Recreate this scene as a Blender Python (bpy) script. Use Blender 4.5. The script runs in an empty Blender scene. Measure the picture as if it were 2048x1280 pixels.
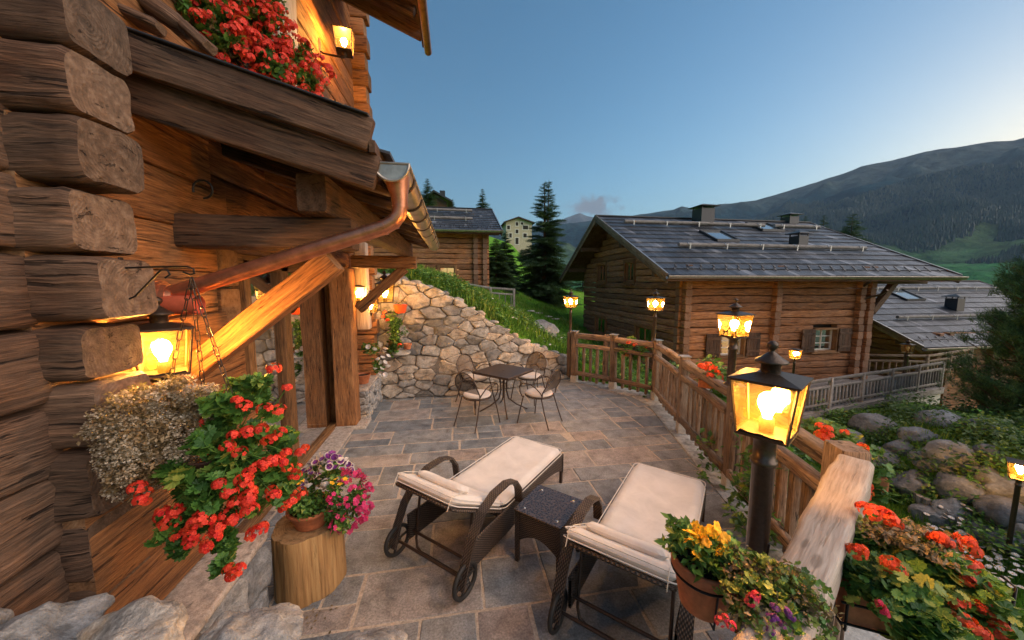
import bpy, math, random
import numpy as np
from mathutils import Vector, Matrix, noise as mnoise
random.seed(11)
rng = np.random.default_rng(11)
R = math.radians
SC = bpy.context.scene
COL = SC.collection

# ---------------------------------------------------------------- camera
F_PX, PITCH, YAW, EYE = 700.0, math.atan(73/700.0), R(9.2), 2.3
cd = bpy.data.cameras.new('camera'); cam = bpy.data.objects.new('camera', cd); COL.objects.link(cam)
cd.sensor_width = 36; cd.lens = F_PX/2048*36; cd.clip_start = 0.02; cd.clip_end = 40000
cam.location = (0, 0, EYE); cam.rotation_euler = (R(90)-PITCH, 0, -YAW)
SC.camera = cam
_f = np.array([math.sin(YAW)*math.cos(PITCH), math.cos(YAW)*math.cos(PITCH), -math.sin(PITCH)])
_r = np.array([math.cos(YAW), -math.sin(YAW), 0.0]); _u = np.cross(_r, _f)
def ray(x, y): return _f + _r*(x-1024)/F_PX - _u*(y-640)/F_PX
def atY(x, y, Y): d = ray(x, y); return Vector(np.array([0, 0, EYE]) + d*Y/d[1])
def atX(x, y, X): d = ray(x, y); return Vector(np.array([0, 0, EYE]) + d*X/d[0])
def atZ(x, y, z=0.0): d = ray(x, y); return Vector(np.array([0, 0, EYE]) + d*(z-EYE)/d[2])

# ---------------------------------------------------------------- world, soft fill lamp, exposure
SUN_AZ, SUN_EL = 77.0, 1.5          # azimuth from +Y towards +X: low behind the mountain, just right of the frame
w = bpy.data.worlds.new('World'); SC.world = w; w.use_nodes = True
nt = w.node_tree; nt.nodes.clear()
out = nt.nodes.new('ShaderNodeOutputWorld'); bg = nt.nodes.new('ShaderNodeBackground')
sky = nt.nodes.new('ShaderNodeTexSky'); sky.sky_type = 'NISHITA'; sky.sun_disc = False
sky.sun_elevation = R(SUN_EL); sky.sun_rotation = R(SUN_AZ); sky.altitude = 1800; sky.air_density = 1.0; sky.dust_density = 5.2; sky.ozone_density = 2.0
SKY_STR = 0.15
bg.inputs['Strength'].default_value = SKY_STR
# small evening cloud above the far peak, mixed into the sky by direction
tc = nt.nodes.new('ShaderNodeTexCoord')
cdir = Vector(ray(1188, 415)).normalized()
def wn(t, **k):
    n = nt.nodes.new(t)
    for a, b in k.items(): setattr(n, a, b)
    return n
nrm = wn('ShaderNodeVectorMath', operation='NORMALIZE'); nt.links.new(tc.outputs['Generated'], nrm.inputs[0])
sub = wn('ShaderNodeVectorMath', operation='SUBTRACT'); nt.links.new(nrm.outputs[0], sub.inputs[0]); sub.inputs[1].default_value = cdir
scl = wn('ShaderNodeVectorMath', operation='MULTIPLY'); nt.links.new(sub.outputs[0], scl.inputs[0]); scl.inputs[1].default_value = (15, 15, 33)
ln = wn('ShaderNodeVectorMath', operation='LENGTH'); nt.links.new(scl.outputs[0], ln.inputs[0])
nz = wn('ShaderNodeTexNoise'); nt.links.new(nrm.outputs[0], nz.inputs['Vector']); nz.inputs['Scale'].default_value = 42; nz.inputs['Detail'].default_value = 8; nz.inputs['Roughness'].default_value = .62
ad = wn('ShaderNodeMath', operation='MULTIPLY_ADD'); nt.links.new(nz.outputs['Fac'], ad.inputs[0]); ad.inputs[1].default_value = 2.6; ad.inputs[2].default_value = -0.55
sb = wn('ShaderNodeMath', operation='SUBTRACT'); nt.links.new(ad.outputs[0], sb.inputs[0]); nt.links.new(ln.outputs['Value'], sb.inputs[1])
mr = wn('ShaderNodeMapRange'); nt.links.new(sb.outputs[0], mr.inputs['Value']); mr.inputs['From Min'].default_value = -.35; mr.inputs['From Max'].default_value = .30; mr.inputs['To Max'].default_value = .95
hs = wn('ShaderNodeHueSaturation'); nt.links.new(sky.outputs[0], hs.inputs['Color']); hs.inputs['Saturation'].default_value = 1.15; hs.inputs['Hue'].default_value = .5
gm = wn('ShaderNodeMix', data_type='RGBA', blend_type='MULTIPLY'); gm.inputs['Factor'].default_value = 1
nt.links.new(hs.outputs[0], gm.inputs['A']); gm.inputs['B'].default_value = (.93, 1.08, 1.04, 1); SKY_TINT = gm.inputs['B']
mx = wn('ShaderNodeMix', data_type='RGBA'); nt.links.new(mr.outputs[0], mx.inputs['Factor']); nt.links.new(gm.outputs['Result'], mx.inputs['A'])
mx.inputs['B'].default_value = (.42, .47, .56, 1)
nt.links.new(mx.outputs['Result'], bg.inputs['Color']); nt.links.new(bg.outputs[0], out.inputs[0])

sl = bpy.data.lights.new('sun', 'SUN'); sun = bpy.data.objects.new('sun', sl); COL.objects.link(sun)  # very soft fill added to light the chalet fronts, apart from the sky's sun
sl.energy = 1.05; sl.angle = R(75); sl.color = (1, .82, .70)
sun.rotation_euler = (R(54), 0, R(180-SUN_AZ-45))
SC.view_settings.view_transform = 'Standard'; SC.view_settings.look = 'None'; SC.view_settings.exposure = 2.0; SC.view_settings.gamma = 1
LAMP = 1.0                            # strength factor of all the lantern bulbs

# ---------------------------------------------------------------- mesh collector
class M:
    def __init__(s): s.c = []; s.n = 0
    def add(s, V, Fs, uv=None, mi=0, tint=.5, smooth=True):
        V = np.asarray(V, float).reshape(-1, 3)
        sizes = np.array([len(f) for f in Fs]); loops = np.array([i for f in Fs for i in f]) + s.n
        nl = len(loops)
        UV = np.zeros((nl, 2)) if uv is None else np.asarray([p for f in uv for p in f], float)
        s.c.append((V, loops, sizes, UV, np.broadcast_to(mi, (len(sizes),)), np.broadcast_to(tint, (len(sizes),)), np.broadcast_to(smooth, (len(sizes),))))
        s.n += len(V)
    def bulk(s, V, F, mi=0, tint=.5, smooth=False, UV=None):     # F (K,m) index array
        V = np.asarray(V, float).reshape(-1, 3); F = np.asarray(F, int); K, m = F.shape
        s.c.append((V, F.ravel()+s.n, np.full(K, m), np.zeros((K*m, 2)) if UV is None else UV, np.broadcast_to(mi, (K,)), np.broadcast_to(tint, (K,)), np.broadcast_to(smooth, (K,))))
        s.n += len(V)
    def mesh(s, name, mats):
        me = bpy.data.meshes.new(name)
        V = np.concatenate([c[0] for c in s.c]); L = np.concatenate([c[1] for c in s.c]); S = np.concatenate([c[2] for c in s.c])
        me.vertices.add(len(V)); me.vertices.foreach_set('co', V.ravel())
        me.loops.add(len(L)); me.loops.foreach_set('vertex_index', L.astype(np.int32))
        me.polygons.add(len(S)); me.polygons.foreach_set('loop_start', np.concatenate([[0], np.cumsum(S)[:-1]]).astype(np.int32))
        me.polygons.foreach_set('loop_total', S.astype(np.int32))
        me.polygons.foreach_set('material_index', np.concatenate([c[4] for c in s.c]).astype(np.int32))
        me.polygons.foreach_set('use_smooth', np.concatenate([c[6] for c in s.c]).astype(bool))
        u = me.uv_layers.new(name='UVMap'); u.data.foreach_set('uv', np.concatenate([c[3] for c in s.c]).ravel().astype(np.float32))
        a = me.attributes.new('tint', 'FLOAT', 'FACE'); a.data.foreach_set('value', np.concatenate([c[5] for c in s.c]).astype(np.float32))
        me.update(calc_edges=True); me.validate()
        for m_ in (mats if isinstance(mats, (list, tuple)) else [mats]): me.materials.append(m_)
        return me
    def build(s, name, mats, parent=None, label=None, cat=None, group=None, kind=None):
        if not s.c: return None
        o = bpy.data.objects.new(name, s.mesh(name, mats)); COL.objects.link(o)
        if parent is not None: 
            o.parent = parent; o.matrix_parent_inverse = parent_inv(parent)
        return tag(o, label, cat, group, kind)
def parent_inv(p):
    m_ = Matrix.LocRotScale(p.location, p.rotation_euler, p.scale)
    if p.parent is not None: m_ = parent_world(p.parent) @ p.matrix_parent_inverse @ m_
    return m_.inverted()
def parent_world(p): return parent_inv(p).inverted()
def tag(o, label=None, cat=None, group=None, kind=None):
    if label: o['label'] = label
    if cat: o['category'] = cat
    if group: o['group'] = group
    if kind: o['kind'] = kind
    return o
def thing(name, label, cat, loc=(0, 0, 0), rz=0, group=None):
    o = bpy.data.objects.new(name, None); COL.objects.link(o); o.location = loc; o.rotation_euler = (0, 0, rz)
    o.empty_display_size = .1
    return tag(o, label, cat, group)
def local(name, m, mats, parent, label=None):      # a mesh given in the parent's own coordinates
    o = bpy.data.objects.new(name, m.mesh(name, mats)); COL.objects.link(o); o.parent = parent
    return tag(o, label)
def copy_tree(o, parent=None):
    c = o.copy(); COL.objects.link(c)
    if parent is not None: c.parent = parent
    for ch in [q for q in COL.objects if q.parent is o]: copy_tree(ch, c)
    return c

# ---------------------------------------------------------------- shapes
def frame(d, up=(0, 0, 1)):
    d = Vector(d).normalized(); up = Vector(up)
    if abs(d.dot(up.normalized())) > .99: up = Vector((0, 1, 0)) if abs(d.y) < .9 else Vector((1, 0, 0))
    sdir = d.cross(up).normalized(); u2 = sdir.cross(d).normalized()
    return d, sdir, u2
def beam(m, p0, p1, w, h, up=(0, 0, 1), r=.02, seg=None, wob=0., tint=None, mi=0, cap=1, end=None, w1=None, h1=None, nc=3, rg=0.):
    """squared timber from p0 to p1, w wide and h high, with rounded edges and an uneven surface"""
    p0 = Vector(p0); p1 = Vector(p1); L = (p1-p0).length
    if L < 1e-5: return
    d, s, u = frame(p1-p0, up)
    if seg is None: seg = max(1, int(L/.12)) if wob else 1
    if tint is None: tint = random.random()
    r = min(r, w*.49, h*.49); end = min(r*.8 if end is None else end, L*.3)
    prof = []
    for cx, cy, a0 in ((w/2-r, h/2-r, 0), (-w/2+r, h/2-r, 90), (-w/2+r, -h/2+r, 180), (w/2-r, -h/2+r, 270)):
        for k in range(nc):
            a = R(a0+90*k/(nc-1)) if nc > 1 else R(a0+45)
            prof.append((cx+r*math.cos(a), cy+r*math.sin(a)))
    if nc == 1: prof = [(w/2, h/2), (-w/2, h/2), (-w/2, -h/2), (w/2, -h/2)]
    if rg:                                             # hewn face: extra points across the flats
        q = []
        for i in range(len(prof)):
            a_, b_ = prof[i], prof[(i+1) % len(prof)]; k = max(1, int(math.hypot(b_[0]-a_[0], b_[1]-a_[1])/.035))
            q += [(a_[0]+(b_[0]-a_[0])*j/k, a_[1]+(b_[1]-a_[1])*j/k) for j in range(k)]
        prof = q; seg = max(2, int(L/.05))
    prof = np.array(prof); n = len(prof); rs_ = random.uniform(0, 90)
    ts = [0.] + [t for t in np.linspace(end, L-end, seg+1)] + [L] if end > 0 else list(np.linspace(0, L, seg+1))
    ts = np.array(ts); K = len(ts)
    ph = np.array([[random.uniform(0, 6.28) for _ in range(3)] for _ in range(4)])
    V = np.zeros((K, n, 3)); P0 = np.array(p0); D = np.array(d); S_ = np.array(s); U_ = np.array(u)
    per = np.concatenate([[0], np.cumsum(np.linalg.norm(np.roll(prof, -1, 0)-prof, axis=1))])
    for i, t in enumerate(ts):
        k = 1.
        if end > 0 and (i == 0 or i == K-1): k = 1-min(end*.8/min(w, h), .3)
        q = t/L; sw = (w1/w*q+1-q) if w1 else 1; sh = (h1/h*q+1-q) if h1 else 1
        pr_ = prof*[k*sw, k*sh]
        off = np.zeros(2)
        if wob:
            f = lambda j: (math.sin(t*2.1+ph[j][0])+.6*math.sin(t*4.3+ph[j][1])+.25*math.sin(t*8.7+ph[j][2]))*wob*.5
            pr_ = pr_*[1+f(0)/w, 1+f(1)/h]; off = np.array([f(2), f(3)])*.5
            pr_ = pr_ + np.random.default_rng(int(t*997)+n).normal(0, wob*.05, pr_.shape)
        if rg:
            for j in range(n):
                x_, y_ = prof[j]; k_ = 1+rg*(1.1*mnoise.noise(Vector((t*3+rs_, x_*11, y_*11)))+.9*mnoise.noise(Vector((t*7, x_*38+rs_, y_*38)))+.5*mnoise.noise(Vector((t*22+rs_, x_*70, y_*70))))/max(.05, math.hypot(x_, y_)); pr_[j] = pr_[j]*k_
        V[i] = P0 + D*t + (pr_[:, :1]+off[0])*S_ + (pr_[:, 1:]+off[1])*U_
    V = V.reshape(-1, 3); u0, v0 = random.uniform(0, 50), random.uniform(0, 50)
    Fs, UV = [], []
    for i in range(K-1):
        for j in range(n):
            j2 = (j+1) % n
            Fs.append((i*n+j, i*n+j2, (i+1)*n+j2, (i+1)*n+j))
            UV.append(((u0+ts[i], v0+per[j]), (u0+ts[i], v0+per[j+1]), (u0+ts[i+1], v0+per[j+1]), (u0+ts[i+1], v0+per[j])))
    m.add(V, [f[::-1] for f in Fs], [q[::-1] for q in UV], mi, tint, bool(wob or r > .028))
    ox, oy = random.uniform(-.3, .3)*w, random.uniform(-.2, .2)*h
    cuv = [(a+ox+u0, b+oy+v0) for a, b in prof]
    cc = mi if cap is None else cap
    # caps carry cross-section coordinates; offset removed by storing small values (rings around 0)
    cuv = [(a+ox, b+oy) for a, b in prof]
    m.add(V[:n], [tuple(range(n))], [cuv], cc, tint, False)
    m.add(V[-n:], [tuple(range(n))[::-1]], [cuv[::-1]], cc, tint, False)
def box(m, c, size, rz=0., mi=0, tint=None, r=0., up=None, uvw=None):
    sx, sy, sz = size; c = Vector(c)
    d = Vector((math.cos(rz), math.sin(rz), 0))
    beam(m, c-d*sx/2, c+d*sx/2, sy, sz, r=r, nc=3 if r else 1, end=r*.8 if r else 0, mi=mi, cap=mi, tint=tint)
def tube(m, pts, rad, n=8, tint=.5, mi=0, closed=False, caps=True):
    pts = [Vector(p) for p in pts]; K = len(pts)
    rads = rad if isinstance(rad, (list, tuple)) else [rad]*K
    T = []
    for i in range(K):
        a = pts[(i-1) % K] if (i > 0 or closed) else pts[0]; b = pts[(i+1) % K] if (i < K-1 or closed) else pts[-1]
        T.append((b-a).normalized())
    _, s, u = frame(T[0]); V = []
    for i in range(K):
        if i: 
            q = T[i-1].rotation_difference(T[i]); s = q @ s; u = q @ u
        for j in range(n):
            a = 6.28318*j/n; V.append(pts[i]+(s*math.cos(a)+u*math.sin(a))*rads[i])
    Fs, UV = [], []; L = 0; Ls = [0]
    for i in range(1, K+1): Ls.append(Ls[-1]+(pts[i % K]-pts[i-1]).length)
    u0 = random.uniform(0, 9)
    for i in range(K if closed else K-1):
        i2 = (i+1) % K
        for j in range(n):
            j2 = (j+1) % n; Fs.append((i*n+j, i*n+j2, i2*n+j2, i2*n+j))
            pv = 6.283*rads[i]/n
            UV.append(((u0+Ls[i], j*pv), (u0+Ls[i], (j+1)*pv), (u0+Ls[i+1], (j+1)*pv), (u0+Ls[i+1], j*pv)))
    m.add(V, Fs, UV, mi, tint, True)
    if caps and not closed:
        m.add(V[:n], [tuple(range(n))[::-1]], [[(math.cos(6.283*j/n)*rads[0], math.sin(6.283*j/n)*rads[0]) for j in range(n)]], mi, tint, False)
        m.add(V[-n:], [tuple(range(n))], [[(math.cos(6.283*j/n)*rads[-1], math.sin(6.283*j/n)*rads[-1]) for j in range(n)]], mi, tint, False)
def lathe(m, prof, c, n=24, tint=.5, mi=0, smooth=True, wobble=0., ph=0., rect=None):
    c = Vector(c); K = len(prof); V = []
    for r_, z in prof:
        for j in range(n):
            a = 6.28318*j/n+ph; k = 1+wobble*(math.sin(3*a+1)+.6*math.sin(5*a+4))
            V.append((c.x+r_*k*math.cos(a), c.y+r_*k*math.sin(a), c.z+z))
    Fs, UV = [], []; zz = 0
    for i in range(K-1):
        dz = math.hypot(prof[i+1][0]-prof[i][0], prof[i+1][1]-prof[i][1])
        for j in range(n):
            j2 = (j+1) % n; Fs.append((i*n+j, i*n+j2, (i+1)*n+j2, (i+1)*n+j)); q = .9*6.283/n*max(prof[i][0], .02)
            UV.append(((zz, j*q), (zz, (j+1)*q), (zz+dz, (j+1)*q), (zz+dz, j*q)))
        zz += dz
    m.add(V, Fs, UV, mi, tint, smooth)
def arc(c, a, b, r0, t0, t1, n):                      # arc in the plane of unit vectors a, b
    c = Vector(c); a = Vector(a); b = Vector(b)
    return [c+(a*math.cos(R(t0+(t1-t0)*i/n))+b*math.sin(R(t0+(t1-t0)*i/n)))*r0 for i in range(n+1)]
_ICO = None
def rock(m, c, size, seed=0, tint=.5, mi=0, sub=3, rough=.25, flat=.0, rz=0.):
    global _ICO
    if _ICO is None: _ICO = {}
    if sub not in _ICO:
        import bmesh
        b = bmesh.new(); bmesh.ops.create_icosphere(b, subdivisions=sub, radius=1)
        _ICO[sub] = (np.array([v.co[:] for v in b.verts]), np.array([[v.index for v in f.verts] for f in b.faces])); b.free()
    V, F = _ICO[sub]; V = V.copy()
    g = np.random.default_rng(seed)
    for k in range(9):                                # cut facets: push in along random planes
        nrm_ = g.normal(size=3); nrm_ /= np.linalg.norm(nrm_); dd = g.uniform(.62, .9)
        h = V@nrm_; over = np.maximum(h-dd, 0); V = V-np.outer(over*.85, nrm_)
    off = g.uniform(0, 50, 3)
    nz_ = np.array([mnoise.noise(Vector(p*1.6+off))*.6+mnoise.noise(Vector(p*4+off))*.25+mnoise.noise(Vector(p*9+off))*.12 for p in V])
    V = V*(1+rough*nz_)[:, None]
    V = V*np.array(size); cz, sz_ = math.cos(rz), math.sin(rz)
    V = V@np.array([[cz, sz_, 0], [-sz_, cz, 0], [0, 0, 1]])+np.array(c)
    m.bulk(V, F, mi, tint, True)
# ---------------------------------------------------------------- materials
class NT:
    def __init__(s, name):
        s.m = bpy.data.materials.new(name); s.m.use_nodes = True; s.t = s.m.node_tree; s.t.nodes.clear()
        s.out = s.t.nodes.new('ShaderNodeOutputMaterial')
    def n(s, typ, ins=None, **k):
        x = s.t.nodes.new('ShaderNode'+typ)
        for a, b in k.items(): setattr(x, a, b)
        for a, b in (ins or {}).items(): s.set(x.inputs[a], b)
        return x
    def set(s, sock, v):
        if isinstance(v, bpy.types.NodeSocket): s.t.links.new(v, sock)
        elif isinstance(v, bpy.types.Node): s.t.links.new(v.outputs[0], sock)
        else:
            if hasattr(sock.default_value, '__len__') and not hasattr(v, '__len__'): v = (v,)*len(sock.default_value)
            elif hasattr(sock.default_value, '__len__') and len(sock.default_value) == 4 and len(v) == 3: v = tuple(v)+(1,)
            sock.default_value = v
    def noise(s, vec, scale, detail=4, rough=.55, dist=0.): return s.n('TexNoise', {'Vector': vec, 'Scale': scale, 'Detail': detail, 'Roughness': rough, 'Distortion': dist}).outputs['Fac']
    def ramp(s, fac, stops, interp='LINEAR'):
        r_ = s.n('ValToRGB', {'Fac': fac}); cr = r_.color_ramp; cr.interpolation = interp
        while len(cr.elements) < len(stops): cr.elements.new(.5)
        for e, (p, c) in zip(cr.elements, stops): e.position = p; e.color = (tuple(c)+(1,)) if hasattr(c, '__len__') else (c, c, c, 1)
        return r_.outputs['Color']
    def mix(s, f, a, b, mode='MIX'):
        x = s.t.nodes.new('ShaderNodeMix'); x.data_type = 'RGBA'; x.blend_type = mode
        s.set(x.inputs['Factor'], f); s.set(x.inputs['A'], a); s.set(x.inputs['B'], b); return x.outputs['Result']
    def math(s, op, a, b=0., c=None):
        x = s.t.nodes.new('ShaderNodeMath'); x.operation = op; s.set(x.inputs[0], a); s.set(x.inputs[1], b)
        if c is not None: s.set(x.inputs[2], c)
        return x.outputs[0]
    def attr(s): return s.n('Attribute', attribute_name='tint').outputs['Fac']
    def obj(s): return s.n('TexCoord').outputs['Object']
    def uv(s): return s.n('UVMap').outputs['UV']
    def mapping(s, v, scale, loc=(0, 0, 0)): return s.n('Mapping', {'Vector': v, 'Scale': scale, 'Location': loc}).outputs[0]
    def bump(s, h, st=.5, dist=.01, normal=None):
        b = s.n('Bump', {'Height': h, 'Strength': st, 'Distance': dist})
        if normal is not None: s.set(b.inputs['Normal'], normal)
        return b.outputs[0]
    def bsdf(s, col, rough=.7, normal=None, metal=0., spec=.4, **k):
        b = s.n('BsdfPrincipled', {'Base Color': col, 'Roughness': rough, 'Metallic': metal, 'Specular IOR Level': spec})
        if normal is not None: s.set(b.inputs['Normal'], normal)
        for a, v in k.items(): s.set(b.inputs[a.replace('_', ' ')], v)
        return b.outputs[0]
    def done(s, sh): s.t.links.new(sh, s.out.inputs['Surface']); return s.m
MAT = {}
def wood(name, dark, mid, light, grey=None, greyamt=.3, gscale=1., rough=.75, bump=.6, weather=.5, con=1.):
    t = NT(name); uv = t.uv(); a = t.attr(); ob = t.obj()
    low = t.noise(t.mapping(uv, (1.1*gscale, 5*gscale, 1)), 1., 3, .5)
    # growth-ring figure: bands across the board, bent by a slow noise
    sep = t.n('SeparateXYZ', {'Vector': uv})
    bent = t.math('MULTIPLY_ADD', low, .22, sep.outputs[1])
    bent = t.math('MULTIPLY_ADD', t.noise(t.mapping(uv, (3, 9, 1)), 1., 2, .5), .03, bent)
    band = t.math('SINE', t.math('MULTIPLY', bent, 330*gscale))
    fine = t.noise(t.mapping(uv, (5*gscale, 160*gscale, 1)), 1., 5, .65)
    big = t.noise(ob, 2.2, 4, .6)
    strk = t.noise(t.mapping(uv, (2.0*gscale, 26*gscale, 1)), 1., 4, .6, .3)
    band = t.math('MULTIPLY', band, t.ramp(t.noise(t.mapping(uv, (.7, 4, 1), (7, 3, 0)), 1., 2), [(.42, 0.), (.62, 1.)]))
    v = t.math('MULTIPLY_ADD', band, .07, t.math('MULTIPLY_ADD', fine, .42, t.math('MULTIPLY_ADD', strk, .55, t.math('MULTIPLY', low, .10))))
    v = t.math('ADD', v, -.03)
    col = t.ramp(v, [(.30, dark), (.49, mid), (.68, light)])
    if grey is not None:
        gm_ = t.ramp(t.math('MULTIPLY_ADD', big, .9, t.math('MULTIPLY', fine, .25)), [(.42-.2*greyamt, 0.), (.78-.3*greyamt, 1.)])
        gcol = t.mix(v, [c*.35 for c in grey], [min(1, c*1.5) for c in grey])
        col = t.mix(t.math('MULTIPLY', gm_, weather), col, gcol)
    g2 = t.noise(t.mapping(uv, (5.5*gscale, 62*gscale, 1), (3, 5, 1)), 1., 7, .72, .5)
    col = t.mix(1., col, t.ramp(g2, [(.32, 1-.70*con), (.46, 1-.15*con), (.56, 1+.05*con), (.70, 1+.55*con)]), 'MULTIPLY')
    # knots and cracks
    vor = t.n('TexVoronoi', {'Vector': t.mapping(uv, (2.3, 7, 1)), 'Scale': 1., 'Randomness': 1.}).outputs['Distance']
    kn = t.ramp(vor, [(.0, 1.), (.10, .75), (.14, 0.)])
    col = t.mix(t.math('MULTIPLY', kn, .6), col, [c*.4 for c in dark])
    cr = t.noise(t.mapping(uv, (2.2, 30, 7)), 1., 4, .6, .4)
    crk = t.ramp(cr, [(.355, 1.), (.39, 0.)])
    col = t.mix(t.math('MULTIPLY', crk, .75*min(1, con)), col, [c*.25 for c in dark])
    col = t.mix(1., col, t.ramp(a, [(0., .62), (1., 1.28)]), 'MULTIPLY')
    h = t.math('MULTIPLY_ADD', g2, .9, t.math('MULTIPLY', strk, .9)); h = t.math('MULTIPLY_ADD', h, 1., t.math('MULTIPLY_ADD', fine, .5, t.math('MULTIPLY', crk, -1.4)))
    h = t.math('MULTIPLY_ADD', t.noise(ob, 14, 3), .6, h)
    MAT[name] = t.done(t.bsdf(col, rough, t.bump(h, bump, .012), spec=.3))
    # end grain
    e = NT(name+'_end'); uv = e.uv(); ob = e.obj()
    dist = e.n('VectorMath', {0: uv}, operation='LENGTH').outputs['Value']
    dist = e.math('MULTIPLY_ADD', e.noise(ob, 9, 3), .03, dist)
    ring = e.math('SINE', e.math('MULTIPLY', dist, 420))
    nzz = e.noise(ob, 26, 5, .65)
    v = e.math('MULTIPLY_ADD', e.math('MULTIPLY', ring, e.ramp(e.noise(ob, 6, 3), [(.4, 0.), (.6, 1.)])), .05, e.math('MULTIPLY', nzz, 1.))
    g_ = grey if grey is not None else mid
    col = e.ramp(v, [(.24, [c*.22 for c in g_]), (.5, [(c+d)*.40 for c, d in zip(g_, mid)]), (.76, [min(1, c*.85) for c in g_])])
    ck = e.ramp(e.noise(e.mapping(ob, (2, 3, 5)), 4.2, 5, .72, 1.2), [(.345, 1.), (.375, 0.)])
    col = e.mix(e.math('MULTIPLY', ck, .6), col, [c*.2 for c in dark])
    col = e.mix(1., col, e.ramp(e.attr(), [(0., .7), (1., 1.25)]), 'MULTIPLY')
    MAT[name+'_end'] = e.done(e.bsdf(col, .85, e.bump(e.math('MULTIPLY_ADD', ck, -1., v), bump, .012), spec=.2))
def W(name): return [MAT[name], MAT[name+'_end']]
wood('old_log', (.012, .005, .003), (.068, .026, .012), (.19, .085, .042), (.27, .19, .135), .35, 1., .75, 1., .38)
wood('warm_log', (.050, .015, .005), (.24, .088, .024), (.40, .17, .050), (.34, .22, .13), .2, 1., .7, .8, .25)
wood('dark_beam', (.010, .004, .002), (.062, .024, .011), (.16, .070, .034), (.15, .095, .062), .4, .8, .7, .8, .55)
wood('rail_wood', (.038, .019, .010), (.165, .088, .048), (.31, .185, .11), (.32, .255, .20), .35, 1.1, .75, .8, .65)
wood('grey_rail', (.05, .04, .032), (.17, .14, .12), (.33, .29, .25), (.30, .28, .27), .6, 1.1, .8, .7, .7)
wood('pale_beam', (.16, .10, .065), (.31, .215, .15), (.45, .34, .26), (.42, .36, .31), .5, .8, .7, .45, .7, con=.35)
wood('chalet_log', (.045, .014, .005), (.31, .118, .040), (.56, .255, .100), (.26, .19, .15), .3, .7, .8, .9, .3)
wood('door_wood', (.07, .03, .012), (.20, .095, .036), (.34, .17, .07), None, .3, 1.2, .5, .5)
wood('stump_wood', (.13, .065, .022), (.38, .21, .080), (.52, .33, .14), (.40, .28, .16), .2, .5, .65, .4, .2, con=.3)

def stone(name, stops, rough=.85, scale=9., bump=.8, lichen=(.05, .05, .045), dist=.02, vs=2.4, va=.55):
    t = NT(name); ob = t.obj(); a = t.attr()
    base = t.ramp(t.math('ADD', a, t.math('MULTIPLY', t.math('SUBTRACT', t.noise(ob, vs, 5, .65, .5), .5), va)), stops)
    n1 = t.noise(ob, scale, 8, .68); n2 = t.noise(ob, scale*6, 4, .7); n3 = t.noise(t.mapping(ob, (1, 1, 2.5)), scale*.45, 5, .6, .8)
    col = t.mix(1., base, t.ramp(n1, [(.28, .45), (.5, .95), (.72, 1.35)]), 'MULTIPLY')
    col = t.mix(1., col, t.ramp(n2, [(.3, .72), (.7, 1.22)]), 'MULTIPLY')
    col = t.mix(t.math('MULTIPLY', t.ramp(n3, [(.34, 1.), (.44, 0.)]), .55), col, lichen)
    h = t.math('MULTIPLY_ADD', n2, .28, t.math('MULTIPLY_ADD', n3, .5, n1))
    MAT[name] = t.done(t.bsdf(col, rough, t.bump(h, bump, dist), spec=.3))
stone('wall_stone', [(0., (.15, .145, .14)), (.3, (.29, .275, .255)), (.55, (.40, .36, .315)), (.8, (.45, .38, .30)), (1., (.37, .28, .20))])
stone('grey_stone', [(0., (.17, .18, .19)), (.5, (.33, .33, .33)), (.8, (.42, .39, .35)), (1., (.50, .38, .26))], scale=11, bump=1., dist=.03, vs=5.5, va=1.7)
stone('boulder', [(0., (.12, .13, .145)), (.6, (.21, .23, .25)), (1., (.28, .28, .27))], scale=3.2, bump=1., dist=.06)
stone('mortar', [(0., (.11, .095, .08)), (1., (.24, .20, .165))], scale=18)
stone('coping', [(0., (.42, .35, .30)), (1., (.50, .42, .35))], scale=22, bump=.3)
stone('kerb_stone', [(0., (.24, .25, .25)), (.5, (.36, .35, .33)), (1., (.46, .43, .38))], scale=7, bump=.6)

def paving():
    t = NT('paving'); ob = t.obj(); a = t.attr()
    base = t.ramp(t.math('ADD', a, t.math('MULTIPLY', t.math('SUBTRACT', t.noise(ob, 1.7, 3, .6), .5), .5)),
        [(0., (.14, .16, .18)), (.28, (.20, .215, .225)), (.5, (.255, .255, .25)), (.72, (.32, .275, .245)), (1., (.27, .22, .19))])
    n1 = t.noise(ob, 5, 8, .7, .4); n2 = t.noise(ob, 70, 5, .7); n3 = t.noise(ob, 1.1, 5, .6)
    col = t.mix(1., base, t.ramp(n1, [(.3, .48), (.5, 1.), (.7, 1.45)]), 'MULTIPLY')
    col = t.mix(1., col, t.ramp(n2, [(.3, .55), (.7, 1.42)]), 'MULTIPLY')
    n4 = t.noise(ob, 3.1, 6, .75, 1.5)
    col = t.mix(t.math('MULTIPLY', t.ramp(n4, [(.36, 1.), (.42, 0.)]), .35), col, (.07, .075, .08))
    col = t.mix(t.math('MULTIPLY', t.ramp(n4, [(.60, 0.), (.68, 1.)]), .35), col, (.42, .32, .24))
    rg = t.ramp(n3, [(.35, .38), (.65, .62)])
    h = t.math('MULTIPLY_ADD', n2, .3, t.math('MULTIPLY', n1, 1.))
    MAT['paving'] = t.done(t.bsdf(col, rg, t.bump(h, .8, .010), spec=.45))
paving()
def plain(name, col, rough=.5, metal=0., spec=.4, bump=0., bscale=40, var=.0, **k):
    t = NT(name); ob = t.obj(); c = col
    n1 = t.noise(ob, bscale, 4, .6)
    if var: c = t.mix(1., t.mix(0., col, col), t.ramp(n1, [(.3, 1-var), (.7, 1+var)]), 'MULTIPLY')
    nm = t.bump(n1, bump, .004) if bump else None
    MAT[name] = t.done(t.bsdf(c, rough, nm, metal, spec, **k)); return MAT[name]
plain('black_iron', (.022, .019, .018), .45, .6, bump=.3, var=.2)
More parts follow.
